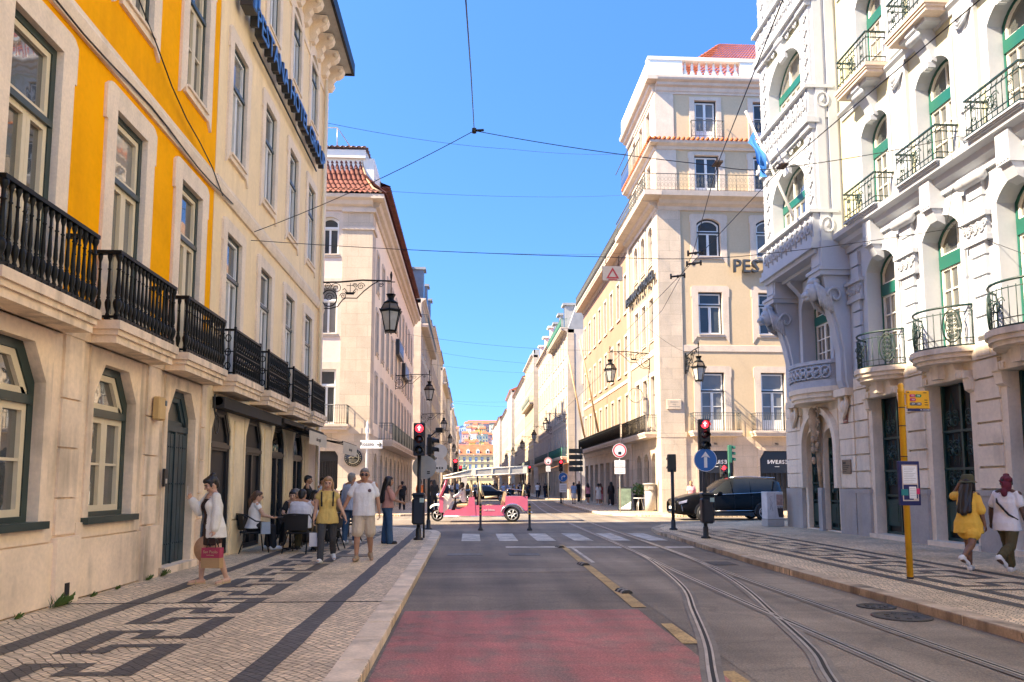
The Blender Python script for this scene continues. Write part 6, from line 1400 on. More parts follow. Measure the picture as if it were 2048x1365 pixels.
# ---------------------------------------------------------------- overhead wires
M_wire=mat('dark_wire',(.015,.016,.02),.5,.1)
def wire(pts,r,label,sag=0,n=10,name='overhead_wire'):
    P=[]
    for (a,c) in zip(pts[:-1],pts[1:]):
        a,c=Vector(a),Vector(c)
        for i in range(n): t=i/n; v=a.lerp(c,t); v.z-=sag*4*t*(1-t); P.append(v)
    P.append(Vector(pts[-1])); b=MB(); b.tube(P,r*.75,5); return b.obj(name,M_wire,label=label,cat='overhead wire')
J=(.06,17,9.82)
w=wire([(-.09,8.6,7.5),(-.02,12.5,8.7),J],.014,'overhead wire hanging from the top of the view to the wire junction',0,6)
wire([J,(-5.15,17.6,7.47)],.012,'span wire from the junction down to the cream hotel wall',.12)
wire([J,(4.84,14.2,7.85),(6.15,14.2,7.82),(11.6,16.5,9.75)],.012,'span wire from the junction across to the ornate building',.06)
b=MB(); b.tube([(0,0,-.05),(0,0,.05)],.06,6); b.tube([(0,0,0),(.22,-.1,-.03)],.03,5); b.obj('wire_clamp',M_wire,loc=J,label='dark clamp where three overhead wires meet in the sky',cat='wire clamp')
wire([(-5.15,17.4,7.2),(3.2,16.8,6.75),(6.2,16.6,6.75),(11.62,16.3,7.5)],.011,'lower span wire carrying the hanging warning sign',.05)
wire([(3.59,8,7.09),(4.84,14,7.78),(6.14,20,7.85),(7.1,27,7.95),(7.3,42,7.6),(7.4,70,7.2)],.012,'tram contact wire sweeping down from the top edge right of the centre',0,6)
wire([(6.33,8.5,7.53),(6.15,14,7.76),(6.35,20,7.86),(6.4,30,7.8)],.012,'tram contact wire coming in from the upper right',0,6)
b=MB()
for x,y,z in ((4.84,14,7.78),(6.15,14,7.76)): b.cut(); b.bbox(x-.1,x+.1,y-.2,y+.2,z-.03,z+.03,.01)
for i,(x,y,z) in enumerate(((4.84,14,7.8),(6.15,14,7.78))):
    b=MB(); b.bbox(-.08,.08,-.12,.12,-.025,.025,.01); b.obj('wire_hanger',mat('brown_insulator',(.12,.08,.06),.5),loc=(x,y,z),label='brown wire hanger where the %s contact wire meets the span wire'%('left' if i==0 else 'right'),cat='wire clamp')
for i,(x,y,z) in enumerate(((6.1,19.6,7.75),(6.3,20.4,7.7),(6.0,21,7.5))):
    b=MB(); b.tube([(-.22,0,.0),(.22,0,.06)],.03,5); b.tube([(-.2,0,-.06),(-.2,0,.09)],.03,5); b.tube([(.2,0,-.02),(.2,0,.12)],.03,5); b.ball((0,0,.02),.05,6,4); b.obj('wire_insulator',M_wire,loc=(x,y,z),label='dark insulator cluster on the crossing wires, %s of three'%['upper','middle','lower'][i],cat='insulator',group='insulators on the crossing wires')
wire([(-5.3,26,14.4),(2,36,18.2),(10.7,47,23.2)],.011,'thin wire high between the cream hotel and the corner hotel',.15)
wire([(-5.3,27,12.4),(10.7,48,20.8)],.01,'thin wire below it from the cream hotel corner to the corner hotel',.25)
wire([(-5.3,26,9.9),(10.7,48,16.8)],.01,'thin wire with a loop from the cream hotel to the corner hotel',.2)
for k,(y,z,zz) in enumerate(((62,14,13.5),(80,16,15),(96,17,16.5),(120,15,15.5),(140,17,16.5))): wire([(-5.3,y,z),(10.7,y+4,zz)],.014,'span wire across the far street, %s from the viewer'%['first','second','third','fourth','fifth'][k],.3)
wire([(12.0,41.2,9.0),(7.3,30,7.9)],.01,'stay wire from the corner hotel front lamp to the contact wire',.1)
wire([(11.6,16.5,9.75),(11.62,17.2,7.9),(11.6,14.2,6.0)],.009,'slack wire hanging down the ornate building front',.05)
# hanging warning sign
t=thing('hanging_sign','white hanging sign with a red warning triangle under the span wire','traffic sign',(3.25,16.7,6.33)); b=MB(); b.bbox(-.235,.235,-.02,.02,-.17,.17,.008)
for s in(-1,1): b.tube([(s*.15,0,.17),(s*.15,0,.42)],.008,4,mi=2)
closed_ring(b,[(-.15,-.12),(.15,-.12),(0,.14)],[(-.09,-.085),(.09,-.085),(0,.07)],-.028,-.021,1); b.box(-.1,.1,-.027,-.021,-.155,-.135,1); b.obj('board',[mat('warm_white_board',(.66,.60,.52),.5),M_sred,M_black],t)
# ---------------------------------------------------------------- vehicles
M_tyre=mat('tyre_rubber',(.015,.015,.016),.8,.15,8,.1); M_alloy=mat('alloy_silver',(.62,.62,.62),.3,.05,4,metal=.25); M_chrome=mat('chrome',(.7,.7,.7),.12,.05,4,metal=1)
M_cglass=mat('tinted_car_glass',(.03,.033,.034),.04,.1,2,0,ior=1.4); M_trimk=mat('black_plastic_trim',(.018,.018,.019),.55,.1,4)
def wheel(t,c,r,w,spokes=5,double=False,name='wheel'):
    """axle along y; outer face towards -y"""
    x,y,z=c; o=ob(name,None,t,(x,y,z))
    b=MB(); b.lathe([(r*.66,-w/2),(r*.8,-w/2-.01),(r*.96,-w/2+.015),(r,-w/4),(r,w/4),(r*.96,w/2),(r*.66,w/2)],n=28,axis='y'); b.obj('tyre',M_tyre,o)
    b=MB(); b.lathe([(r*.68,-w/2),(r*.64,-w/2+.01),(r*.6,-w/2+.07),(.02,-w/2+.09)],n=28,axis='y',mi=1); b.tube([(r*.66*math.cos(2*PI*k/24),-w/2-.004,r*.66*math.sin(2*PI*k/24)) for k in range(24)],.012,5,True)
    for k in range(spokes):
        for d in ((-.16,.16) if double else (0,)):
            q=2*PI*k/spokes+d+.3; b.tube([(r*.1*math.cos(q),-w/2-.012,r*.1*math.sin(q)),(r*.64*math.cos(q+d*.3),-w/2+.0,r*.64*math.sin(q+d*.3))],[.03 if not double else .018,.02 if not double else .014],5)
    b.lathe([(r*.17,-w/2-.02),(r*.15,-w/2+.05)],n=14,axis='y'); b.obj('rim',[M_alloy,M_trimk],o); return o
def carbody(t,st,W,mbody,glass0,glass1):
    """st: (x, zbottom, zbelt, ztop, inset_top, inset_belt) stations front to rear, near side y=0"""
    rings=[]
    for x,zb,zl,zt,it,il in st:
        h=[(il+.07,zb),(il+.01,zb+.1),(il,zb+.32*(zl-zb)+.05),(il+.0,zb+.72*(zl-zb)),(il+.035,zl)]
        h+=[(il+.035+(it)*.55,zl+(zt-zl)*.55),(il+.035+it,zt-.03 if zt-zl>.12 else zt-.005),(il+.035+it+.16,zt+.01),(W/2,zt+.035)]
        rings.append([(x,y,z) for y,z in h]+[(x,W-y,z) for y,z in h[-2::-1]])
    n=len(rings[0]); b=MB(); vs=[v for r in rings for v in r]; fs=[]; mi=[]
    for i in range(len(rings)-1):
        for k in range(n-1):
            fs.append((i*n+k,i*n+k+1,(i+1)*n+k+1,(i+1)*n+k)); g=0
            top=5<=k<=n-7; side=k in(4,5) or k in (n-6,n-7+0)
            side=k in (4,5) or k in(n-7,n-6)
            if glass0<=i<glass1 and side: g=1
            if (i==glass0-1 or i==glass1) and (4<=k<=n-6): g=1
            mi.append(g)
        fs.append((i*n,(i+1)*n,(i+1)*n+n-1,i*n+n-1)); mi.append(0)
    fs.append(tuple(range(n))); mi.append(0); fs.append(tuple((len(rings)-1)*n+k for k in range(n-1,-1,-1))); mi.append(0)
    body=MB(); body.v=vs; body.f=[f for f,m in zip(fs,mi) if not m]; body.mi=[0]*len(body.f); body.sm=[True]*len(body.f)
    gl=MB(); gl.v=vs; gl.f=[f for f,m in zip(fs,mi) if m]; gl.mi=[0]*len(gl.f); gl.sm=[True]*len(gl.f)
    o=body.obj('body',mbody,t); gl.obj('windows',M_cglass,t); return o,rings
M_bcar=mat('black_car_paint',(.006,.006,.007),.22,.05,2,0,ior=1.2)
# black SUV
t=thing('parked_car','black estate like SUV with silver wheels crossing to the left behind the right corner','car',(9.22,33.3,RZ))
st=[(0,.38,.78,.84,.1,.16),(.08,.28,.82,.93,.1,.08),(.35,.24,.92,1.02,.12,.03),(.8,.24,1.04,1.14,.14,.0),(1.25,.24,1.09,1.2,.15,0),(1.62,.24,1.13,1.26,.15,0),(2.3,.24,1.17,1.78,.16,0),(2.7,.24,1.19,1.88,.17,0),(3.3,.24,1.21,1.91,.17,0),(4.0,.24,1.23,1.90,.17,0),(4.55,.26,1.26,1.86,.18,.01),(4.82,.3,1.28,1.72,.18,.03),(4.92,.38,1.2,1.26,.15,.1),(4.95,.5,1.0,1.05,.12,.14)]
carbody(t,st,1.86,M_bcar,5,11)
for x in (1.28,4.0): wheel(t,(x,.095,.36),.36,.24,5,True)
for x in (1.28,4.0): wheel(t,(x,1.72,.36),.36,.24,5,True)
b=MB()
for x in (1.28,4.0): b.cut(); b.prism([(x+.47*math.cos(R(a)),.36+.47*math.sin(R(a))) for a in range(-12,193,15)]+[(x+.40*math.cos(R(a)),.36+.40*math.sin(R(a))) for a in range(192,-13,-15)],-.014,.1,'xz')
b.cut(); b.box(1.76,3.52,-.008,.2,.2,.36); b.obj('wheel_arch_trim',M_trimk,t)
b=MB(); b.tube([(1.75,-.012,.42),(3.6,-.012,.44)],.018,5); b.tube([(2.5,.2,1.92),(3.4,.2,1.95),(4.6,.2,1.91)],.018,5); b.tube([(1.7,.02,1.14),(2.4,.01,1.17),(4.7,.03,1.28)],.013,5); b.obj('bright_trim',M_chrome,t)
for x in (1.28,4.0): b=MB(); b.lathe([(.405,-.006),(.405,.1)],(x,0,.36),24,axis='y'); b.obj('wheel_well',M_tyre,t)
b=MB()
for x0,x1,w_ in ((2.62,2.5,.05),(3.42,3.38,.06),(4.35,4.5,.07)): b.tube([(x0,.025,1.12),(x1+.03,.2,1.74)],w_*.6,4)
b.obj('door_pillar',M_bcar,t)
for x in (2.7,3.65): b=MB(); b.bbox(x,x+.2,-.02,.02,.98,1.02,.008); b.obj('door_handle',M_bcar,t)
b=MB()
for x in (1.75,2.66,3.48): b.box(x-.004,x+.004,-.006,.05,.42,1.1)
b.obj('door_seams',M_trimk,t)
b=MB(); b.ball((1.95,-.12,1.2),(.13,.12,.09)); b.obj('wing_mirror',M_bcar,t)
b=MB(); b.add([(.1,.0,.82),(.5,-.002,.93),(.46,-.004,.8),(.12,.02,.72)],[(0,1,2,3)]); b.obj('headlight',mat('headlight_glass',(.5,.5,.6),.1,.1,4,ior=1.8),t); b=MB(); b.add([(.2,-.012,.7),(.24,-.012,.7),(.3,-.012,.42),(.26,-.012,.42)],[(0,1,2,3)]); b.obj('running_light',M_chrome,t)
b=MB(); b.bbox(-.02,.03,.7,1.2,.5,.62,.005); b.obj('number_plate',M_swhite,t)
# distant dark saloon facing right
t=thing('parked_car','dark saloon car facing right on the far cross street behind the tuk tuk','car',(-1.0,73,RZ))
L=5.0
st2=[(0,.4,.75,.8,.1,.14),(.2,.24,.9,1.0,.12,.04),(.7,.2,.98,1.06,.14,0),(1.1,.2,1.0,1.1,.15,0),(1.75,.2,1.02,1.42,.22,0),(2.4,.2,1.0,1.5,.24,0),(3.0,.2,.98,1.44,.24,0),(3.7,.2,.95,1.03,.18,0),(4.2,.22,.88,.95,.15,0),(4.8,.26,.75,.82,.12,.05),(5.0,.4,.62,.68,.1,.15)]
carbody(t,st2,1.84,M_bcar,4,6)
for x in (.95,4.05): wheel(t,(x,.09,.34),.34,.22,5); wheel(t,(x,1.72,.34),.34,.22,5)
# pink tuk tuk
M_pinkp=mat('pink_tuk_paint',(.56,.12,.20),.3,.08,3,.04,coat=.3); M_canv=mat('ivory_canvas',(.78,.74,.64),.6,.05,3,.03); M_pvc=mat('clear_pvc_panel',(.40,.38,.35),.15,.15,3,.05); M_beige=mat('beige_vinyl',(.50,.40,.24),.6,.08,4)
t=thing('tuk_tuk','pink open electric tuk tuk with an ivory canopy crossing to the left','tuk tuk',(-1.72,32.3,RZ))
wheel(t,(.33,.55,.29),.27,.13,3); wheel(t,(3.55,.08,.32),.32,.2,6); wheel(t,(3.55,1.22,.32),.32,.2,6)
b=MB(); n=10
for dy0,dy1 in ((.43,.67),):
    vs=[]
    for i in range(n+1):
        q=R(175-130*i/n); vs+=[(.33+.37*math.cos(q)-.02,dy0,.34+.37*math.sin(q)),(.33+.4*math.cos(q)-.02,.55,.4+.39*math.sin(q)),(.33+.37*math.cos(q)-.02,dy1,.34+.37*math.sin(q))]
    b.add(vs,[(3*i+k,3*i+3+k,3*i+4+k,3*i+1+k) for i in range(n) for k in(0,1)],0,True)
b.obj('front_fender',M_canv,t)
b=MB(); b.tube([(.33,.46,.29),(.42,.46,.75),(.5,.5,1.0)],.025,6); b.tube([(.33,.64,.29),(.42,.64,.75),(.5,.6,1.0)],.025,6); b.tube([(.62,.2,1.12),(.66,.55,1.15),(.62,.9,1.12)],.018,6); b.tube([(.5,.55,1.0),(.66,.55,1.15)],.03,6); b.obj('fork',M_chrome,t)
b=MB(); b.prism([(.42,.42),(.56,.40),(.6,1.05),(.42,1.05)],.2,.9,'xz'); 
for y in (.12,.95): b.tube([(.46,y,1.1),(.62,y,1.5),(.74,y,1.86)],.045,6)
b.tube([(.46,.12,1.1),(.46,.95,1.1)],.05,6); b.obj('front_panel',M_pinkp,t)
b=MB(); b.prism([(.56,.42),(.66,.36),(1.0,.95),(.86,1.18),(.62,1.2)],.25,.85,'xz'); b.obj('fairing',M_canv,t)
for y in (.22,.88): b=MB(); b.lathe([(.08,-.1),(.1,.0),(.03,.08)],(.4,y,1.14),12,axis='x'); b.obj('headlight',M_chrome,t)
b=MB()
b.prism([(.6,.28),(1.95,.26),(1.95,.72),(1.6,.7),(1.3,.52),(.7,.5)],.0,.06,'xz'); b.prism([(.6,.28),(1.95,.26),(1.95,.72),(1.6,.7),(1.3,.52),(.7,.5)],1.24,1.3,'xz'); b.box(.6,3.3,.02,1.28,.26,.34)
b.prism([(1.62,.28),(1.98,.26),(1.92,1.06),(1.68,1.06)],-.012,.1,'xz'); b.prism([(1.62,.28),(1.98,.26),(1.92,1.06),(1.68,1.06)],1.2,1.31,'xz')
b.prism([(1.98,.28),(3.16,.26),(3.24,.72),(1.96,.72)],.0,.05,'xz'); b.prism([(1.98,.28),(3.16,.26),(3.24,.72),(1.96,.72)],1.25,1.3,'xz'); b.obj('body',M_pinkp,t)
b=MB(); arcp=[(3.55+.5*math.cos(R(a)),.32+.44*math.sin(R(a))) for a in range(20,166,12)]
b.prism([(4.2,.5),(4.2,1.1),(3.24,1.1),(3.24,.72)]+arcp[::-1],-.02,1.32,'xz'); b.obj('rear_box',M_pinkp,t)
b=MB()
for y in(-.03,1.33): b.tube([(3.55+.5*math.cos(R(a)),y,.32+.45*math.sin(R(a))) for a in range(15,170,10)],.03,6)
b.obj('wheel_arch',M_chrome,t)
b=MB(); b.tube([(.6,-.01,.26),(3.2,-.01,.25)],.025,6); b.tube([(4.15,.1,.45),(4.4,.1,.4)],.04,8); b.tube([(3.3,.0,1.15),(3.28,.0,1.3),(3.4,.0,1.42),(4.1,.0,1.34),(4.15,.0,1.15)],.018,5); b.tube([(3.3,1.3,1.15),(3.28,1.3,1.3),(3.4,1.3,1.42),(4.1,1.3,1.34),(4.15,1.3,1.15)],.018,5); b.tube([(1.85,.02,1.06),(1.86,.02,1.33),(2.02,.02,1.33),(2.03,.02,1.08)],.015,5); b.obj('chrome_rails',M_chrome,t)
b=MB(); b.prism([(.6,1.86),(1.85,1.98),(4.15,2.08),(4.22,2.38),(1.85,2.24),(.62,1.95)],.02,1.28,'xz',caps=False)
for y in (.0,1.27):
    for p,q in (((.58,1.86),(1.85,1.98)),((1.85,1.98),(4.16,2.08)),((.58,1.95),(1.85,2.25)),((1.85,2.25),(4.24,2.39))): b.tube([(p[0],y+.015,p[1]),(q[0],y+.015,q[1])],.03,5)
    for x,z0,z1,w_ in ((1.88,1.97,2.26,.09),(2.68,2.02,2.31,.025),(3.42,2.05,2.35,.025),(4.1,2.08,2.38,.09)): b.box(x-w_,x+w_,y-.012,y+.035,z0,z1)
b.obj('canopy',M_canv,t)
b=MB()
for y in (.012,1.285): b.add([(.7,y,1.9),(1.85,y,2.0),(4.15,y,2.1),(4.15,y,2.36),(1.85,y,2.23)],[(0,1,2,3,4)])
b.obj('side_panels',M_pvc,t)
b=MB()
for y in (.1,1.2):
    b.tube([(2.05,y,.4),(2.08,y,1.2),(2.05,y,1.98)],.035,6); b.tube([(4.02,y,1.1),(3.98,y,2.06)],.035,6); b.tube([(4.16,y,1.1),(4.12,y,2.08)],.03,6)
b.obj('posts',M_black,t)
b=MB(); b.bbox(1.15,1.65,.25,1.05,.62,.78,.04); b.prism([(1.62,.75),(1.74,.78),(1.9,1.5),(1.78,1.52)],.25,1.05,'xz'); b.bbox(2.2,2.75,.15,1.15,.6,.75,.04); b.prism([(2.1,.7),(2.22,.7),(2.16,1.35),(2.06,1.35)],.15,1.15,'xz'); b.prism([(3.05,.7),(3.2,.7),(3.3,1.3),(3.2,1.3)],.15,1.15,'xz'); b.obj('seat',M_beige,t)
b=MB(); b.cut(); b.tube([(2.14,.1,1.75),(2.2,.1,1.35),(2.3,.1,1.1)],.06,8); b.cut(); b.tube([(1.78,.15,1.8),(1.84,.12,1.3)],.05,8); b.cut(); b.tube([(4.0,.0,1.12),(4.04,.0,1.6)],[.06,.02],6); b.cut(); b.tube([(2.35,.06,1.05),(2.9,.06,1.08)],.05,6); b.obj('padding_roll',M_beige,t)
b=MB(); txt_into(b,'tuk lisboa',.12,(2.55,-.008,.52),.006); b.obj('side_lettering',M_swhite,t)
# ---------------------------------------------------------------- people
def skinm(n,c): return mat(n,c,.5,.06,8,.04)
SK=dict(fair=skinm('fair_skin',(.56,.33,.22)),tan=skinm('tanned_skin',(.42,.22,.13)),brown=skinm('brown_skin',(.20,.10,.06)),dark=skinm('dark_skin',(.09,.05,.035)))
M_eye=mat('eye_dark',(.02,.015,.012),.2); M_lip=mat('lip_rose',(.36,.11,.09),.4)
HB=mat('black_hair',(.010,.008,.008),.45,.2,30,.1); HBr=mat('brown_hair',(.07,.035,.018),.5,.2,30,.1); HBl=mat('blonde_hair',(.34,.20,.09),.5,.2,30,.15); HG=mat('grey_hair',(.22,.20,.18),.6,.2,30,.1)
def cloth(n,c,r=.85,**k): return mat(n,c,r,.08,6,.06,bump=.7,bscale=8,**k)
C_white=cloth('white_cotton',(.74,.73,.72)); C_off=cloth('off_white_shirt',(.72,.68,.60)); C_brown=cloth('dark_brown_dress',(.035,.016,.012)); C_yel=cloth('mustard_blouse',(.62,.44,.13)); C_yel2=cloth('golden_yellow_linen',(.82,.48,.06)); C_grey=cloth('dark_grey_denim',(.045,.046,.05)); C_beige=cloth('beige_chino',(.56,.46,.34)); C_blue=cloth('blue_denim',(.035,.085,.17)); C_lblue=cloth('light_blue_shirt',(.30,.42,.62)); C_black=cloth('black_cloth',(.014,.013,.014)); C_rose=cloth('rose_pattern',(.48,.24,.19)); C_olive=cloth('olive_camouflage',(.075,.06,.022)); C_burg=cloth('burgundy_scarf',(.13,.015,.03)); C_hat=cloth('olive_hat',(.08,.075,.035)); C_orange=cloth('orange_jacket',(.75,.20,.05)); C_pink=cloth('pink_top',(.62,.25,.28)); C_navy=cloth('navy_cloth',(.02,.025,.05)); C_tan=cloth('tan_leather',(.40,.25,.12)); C_khaki=cloth('khaki_jacket',(.22,.18,.12)); C_red=cloth('red_cloth',(.5,.06,.05))
def stripemat(n,a,c,scale):
    m=cloth(n,a); nd=m.node_tree.nodes; L=m.node_tree.links; w=nd.new('ShaderNodeTexWave'); w.inputs['Scale'].default_value=scale; tc=nd.new('ShaderNodeTexCoord'); L.new(tc.outputs['Object'],w.inputs['Vector'])
    mx=nd.new('ShaderNodeMix'); mx.data_type='RGBA'; L.new(w.outputs['Fac'],mx.inputs[0]); mx.inputs[6].default_value=(*a,1); mx.inputs[7].default_value=(*c,1); L.new(mx.outputs[2],nd['Principled BSDF'].inputs['Base Color']); return m
C_stripe=stripemat('striped_shirt',(.62,.66,.74),(.16,.24,.40),9); C_wstripe=stripemat('white_striped_shirt',(.74,.74,.75),(.58,.58,.66),10)
S_white=mat('white_sneaker',(.72,.72,.70),.5,.05,6); S_tan=mat('tan_shoe',(.32,.22,.13),.7,.1,6); S_black=mat('black_shoe',(.015,.015,.015),.5,.1,6); S_sand=mat('sand_sandal',(.52,.36,.19),.7,.1,6)
def cap(b,p,q,r0,r1,n=10):
    p,q=Vector(p),Vector(q); d=q-p; d=d.normalized() if d.length>1e-6 else Vector((0,0,1))
    pts=[p-d*r0,p-d*r0*.8,p-d*r0*.4,p,q,q+d*r1*.4,q+d*r1*.8,q+d*r1]; rs=[r0*.08,r0*.6,r0*.92,r0,r1,r1*.92,r1*.6,r1*.08]; b.tube(pts,rs,n)
def ell(b,c,r,M=None,n=12,m=8):
    k=len(b.v); b.ball((0,0,0),r,n,m)
    for i in range(k,len(b.v)):
        v=Vector(b.v[i]); v=(M@v if M else v)+Vector(c); b.v[i]=tuple(v)
def stack(b,rings,n=16):
    vs=[]
    for c,rx,ry in rings:
        for k in range(n):
            q=2*PI*k/n; cx,sx=math.cos(q),math.sin(q); e=.85
            vs.append((c[0]+rx*math.copysign(abs(cx)**e,cx),c[1]+ry*math.copysign(abs(sx)**e,sx),c[2]))
    m=len(rings); fs=[(i*n+k,i*n+(k+1)%n,(i+1)*n+(k+1)%n,(i+1)*n+k) for i in range(m-1) for k in range(n)]+[tuple(range(n-1,-1,-1)),tuple(range((m-1)*n,m*n))]
    b.add(vs,fs,0,True)
def fuse(b,vox,sm=4,name='m'):
    o=bpy.data.objects.new(name,b.mesh(name,[])); me=baked(o,[('REMESH',dict(mode='VOXEL',voxel_size=vox)),('SMOOTH',dict(factor=.5,iterations=sm))])
    me.polygons.foreach_set('use_smooth',[True]*len(me.polygons)); return me
from mathutils import noise as _nz
def loose_(m): return m.name in('golden_yellow_linen','beige_chino','olive_camouflage')
def dirv(p,q,s): return Vector((s*math.sin(R(q)),-math.sin(R(p))*math.cos(R(q)),-math.cos(R(p))*math.cos(R(q))))
def human(label,loc,rz,H=1.7,b_=1.0,skin='tan',near=1,lean=0,head=(0,0),legs=((8,2,-2),(-10,2,-18)),arms=((0,8,6,6),(0,8,6,6)),seat=None,hair=('short',HBr),top=None,bottom=None,shoes=S_black,belly=0,glasses=False,curl=(55,55),group=None,fem=False,foot=(0,0)):
    """local frame faces -y; index 0 = person's right (-x), 1 = left (+x). angles absolute, forward positive"""
    vox={2:.0085,1:.011,0:.02}[near]
    u=H; hip=Vector((0,0,.53*u)); hw=(.054 if fem else .05)*u*b_; sw=(.09 if fem else .104)*u*b_
    Rl=Matrix.Rotation(R(lean),4,'X')
    up=lambda x,y,z: hip+(Rl@Vector((x,y,z))).to_3d()
    jn={}
    for i,s in ((0,-1),(1,1)):
        p,q,sh=legs[i]; h=hip+Vector((s*hw,0,0)); k=h+dirv(p,q,s)*.245*u; a=k+dirv(sh,q*.4,s)*.25*u; fd=Vector((s*.18,-1,0)).normalized(); fp=R(foot[i]); fd=Vector((fd.x,fd.y*math.cos(fp),-math.sin(fp))); jn[i]=dict(h=h,k=k,a=a,f=fd)
        p,q,pf,qf=arms[i]; S_=up(s*sw,0,.285*u); e=S_+dirv(p,q,s)*.168*u; w=e+dirv(pf,qf,s)*.145*u; jn[i].update(S=S_,e=e,w=w,hd=dirv(pf,qf,s))
    neck=up(0,.0,.315*u); hc=up(0,-.012*u,.396*u)
    zmin=min(min(jn[i]['a'].z-.042*u,(jn[i]['a']+jn[i]['f']*.11*u).z-.032*u) for i in(0,1))
    dz=-zmin if seat is None else seat-(hip.z-.075*u)
    T=Matrix.Translation((0,0,dz))
    HR=(Rl.to_3x3()@Matrix.Rotation(R(head[0]),3,'Z')@Matrix.Rotation(R(head[1]),3,'X'))
    HS=1.1
    hk=lambda x,y,z: hc+HR@Vector((x*u*HS,y*u*HS,z*u*HS))
    b=MB(); n=10 if near else 8
    stack(b,[(up(0,.005*u,-.07*u),hw*1.25,.05*u),(up(0,.008*u,-.02*u),hw*1.95,.072*u),(up(0,.0,.06*u),(.082 if fem else .092)*u*b_,.06*u+belly*.6),(up(0,-.005*u-belly*.3,.12*u),(.074 if fem else .09)*u*b_,.056*u+belly),(up(0,-.006*u,.2*u),(.088 if fem else .1)*u*b_,.066*u+belly*.4),(up(0,0,.27*u),sw*.86,.055*u),(up(0,.002*u,.305*u),sw*.45,.04*u)])
    cap(b,up(0,0,.29*u),hc+HR@Vector((0,.012*u,-.035*u)),.034*u,.03*u,n)
    for s in(-1,1): cap(b,up(s*.02*u,.008*u,.325*u),up(s*sw*.92,.004*u,.288*u),.026*u,.028*u,8)
    if fem:
        for s in(-1,1): ell(b,up(s*.045*u,-.052*u,.195*u),(.038*u,.03*u,.04*u))
    for i,s in((0,-1),(1,1)):
        j=jn[i]; cap(b,j['h'],j['k'],.054*u*(1.04 if fem else 1)*b_**.5,.035*u,n); cap(b,j['k'],j['k'].lerp(j['a'],.4),.034*u,.034*u,n); cap(b,j['k'].lerp(j['a'],.35),j['a'],.034*u,.02*u,n)
        hl=j['a']+Vector((0,.02*u,-.018*u)); cap(b,hl,j['a']+j['f']*.1*u+Vector((0,0,-.022*u)),.024*u,.017*u,8)
        cap(b,j['S'],j['e'],.033*u*b_**.5,.024*u,n); cap(b,j['e'],j['e'].lerp(j['w'],.35),.024*u,.024*u,8); cap(b,j['e'].lerp(j['w'],.3),j['w'],.023*u,.0155*u,8)
        d=j['hd'].normalized(); lat=Vector((0,-1,0)); lat=(lat-d*lat.dot(d)); lat=lat.normalized() if lat.length>.2 else Vector((-s,0,0)); nrm=d.cross(lat)*(1 if s<0 else -1)
        # thumb side = lat (forward); palm faces inwards (nrm towards the body)
        if nrm.x*s>0: nrm=-nrm
        pc=j['w']+d*.028*u; j['palm']=pc+d*.03*u+nrm*.018*u
        if near:
            c=curl[i]
            for k,(o_,ln) in enumerate(((.019,.043),(.0065,.048),(-.006,.045),(-.018,.036))):
                p0=pc+d*.018*u+lat*o_*u; a1=R(c*(.45+.08*k)); a2=R(c*(1.25+.1*k)); d1=d*math.cos(a1)+nrm*math.sin(a1); d2=d*math.cos(a2)+nrm*math.sin(a2)
                p1=p0+d1*ln*.5*u; p2=p1+d2*ln*.5*u; cap(b,p0,p1,.0052*u,.0048*u,6); cap(b,p1,p2,.0048*u,.004*u,6)
            for o_ in (-.014,0,.014): cap(b,j['w']+lat*o_*.5*u,pc+d*.016*u+lat*o_*u,.0085*u,.0082*u,6)
            t0=j['w']+d*.012*u+lat*.014*u; t1=t0+(d*.55+lat*.75+nrm*.25).normalized()*.026*u; cap(b,t0,t1,.0072*u,.006*u,6); cap(b,t1,t1+(d*.85+lat*.15+nrm*.45).normalized()*.022*u,.0058*u,.0046*u,6)
        else: ell(b,pc+d*.02*u,(.016*u,.02*u,.035*u))
    ell(b,hc,(.05*u,.061*u,.067*u),HR,14,10); ell(b,hk(0,-.014,-.028),(.04*u,.043*u,.041*u),HR); ell(b,hk(0,-.03,-.048),(.02*u,.018*u,.015*u),HR)
    if near:
        cap(b,hk(0,-.052,.008),hk(0,-.064,-.016),.006*u,.0088*u,6); ell(b,hk(0,-.05,.014),(.034*u,.008*u,.006*u),HR); ell(b,hk(0,-.05,-.034),(.014*u,.007*u,.006*u),HR)
        for s in(-1,1): ell(b,hk(s*.047,.004,-.004),(.006*u,.011*u,.017*u),HR); ell(b,hk(s*.024,-.045,-.012),(.013*u,.01*u,.012*u),HR)
    for k in range(len(b.v)): b.v[k]=(b.v[k][0],b.v[k][1],b.v[k][2]+dz)
    me=fuse(b,vox,4 if near else 3,'person'); me.materials.append(SK[skin]); me.materials.append(M_eye); me.materials.append(M_lip)
    if near:
        ey=[hk(s*.019,-.053,.001)+Vector((0,0,dz)) for s in(-1,1)]; br=[hk(s*.02,-.056,.016)+Vector((0,0,dz)) for s in(-1,1)]; lp=hk(0,-.058,-.034)+Vector((0,0,dz)); Hi=HR.inverted()
        for p in me.polygons:
            c=p.center
            if (c-hc-Vector((0,0,dz))).length>.09*u: continue
            for e in ey:
                v=Hi@(c-e)
                if (v.x/(.0095*u))**2+(v.z/(.0052*u))**2<1 and abs(v.y)<.02*u: p.material_index=1
            for e in br:
                v=Hi@(c-e)
                if (v.x/(.014*u))**2+(v.z/(.0038*u))**2<1 and abs(v.y)<.02*u: p.material_index=1
            v=Hi@(c-lp)
            if (v.x/(.014*u))**2+(v.z/(.006*u))**2<1 and abs(v.y)<.02*u: p.material_index=2
    o=ob('person',me,None,loc,R(rz),label,'person',group)
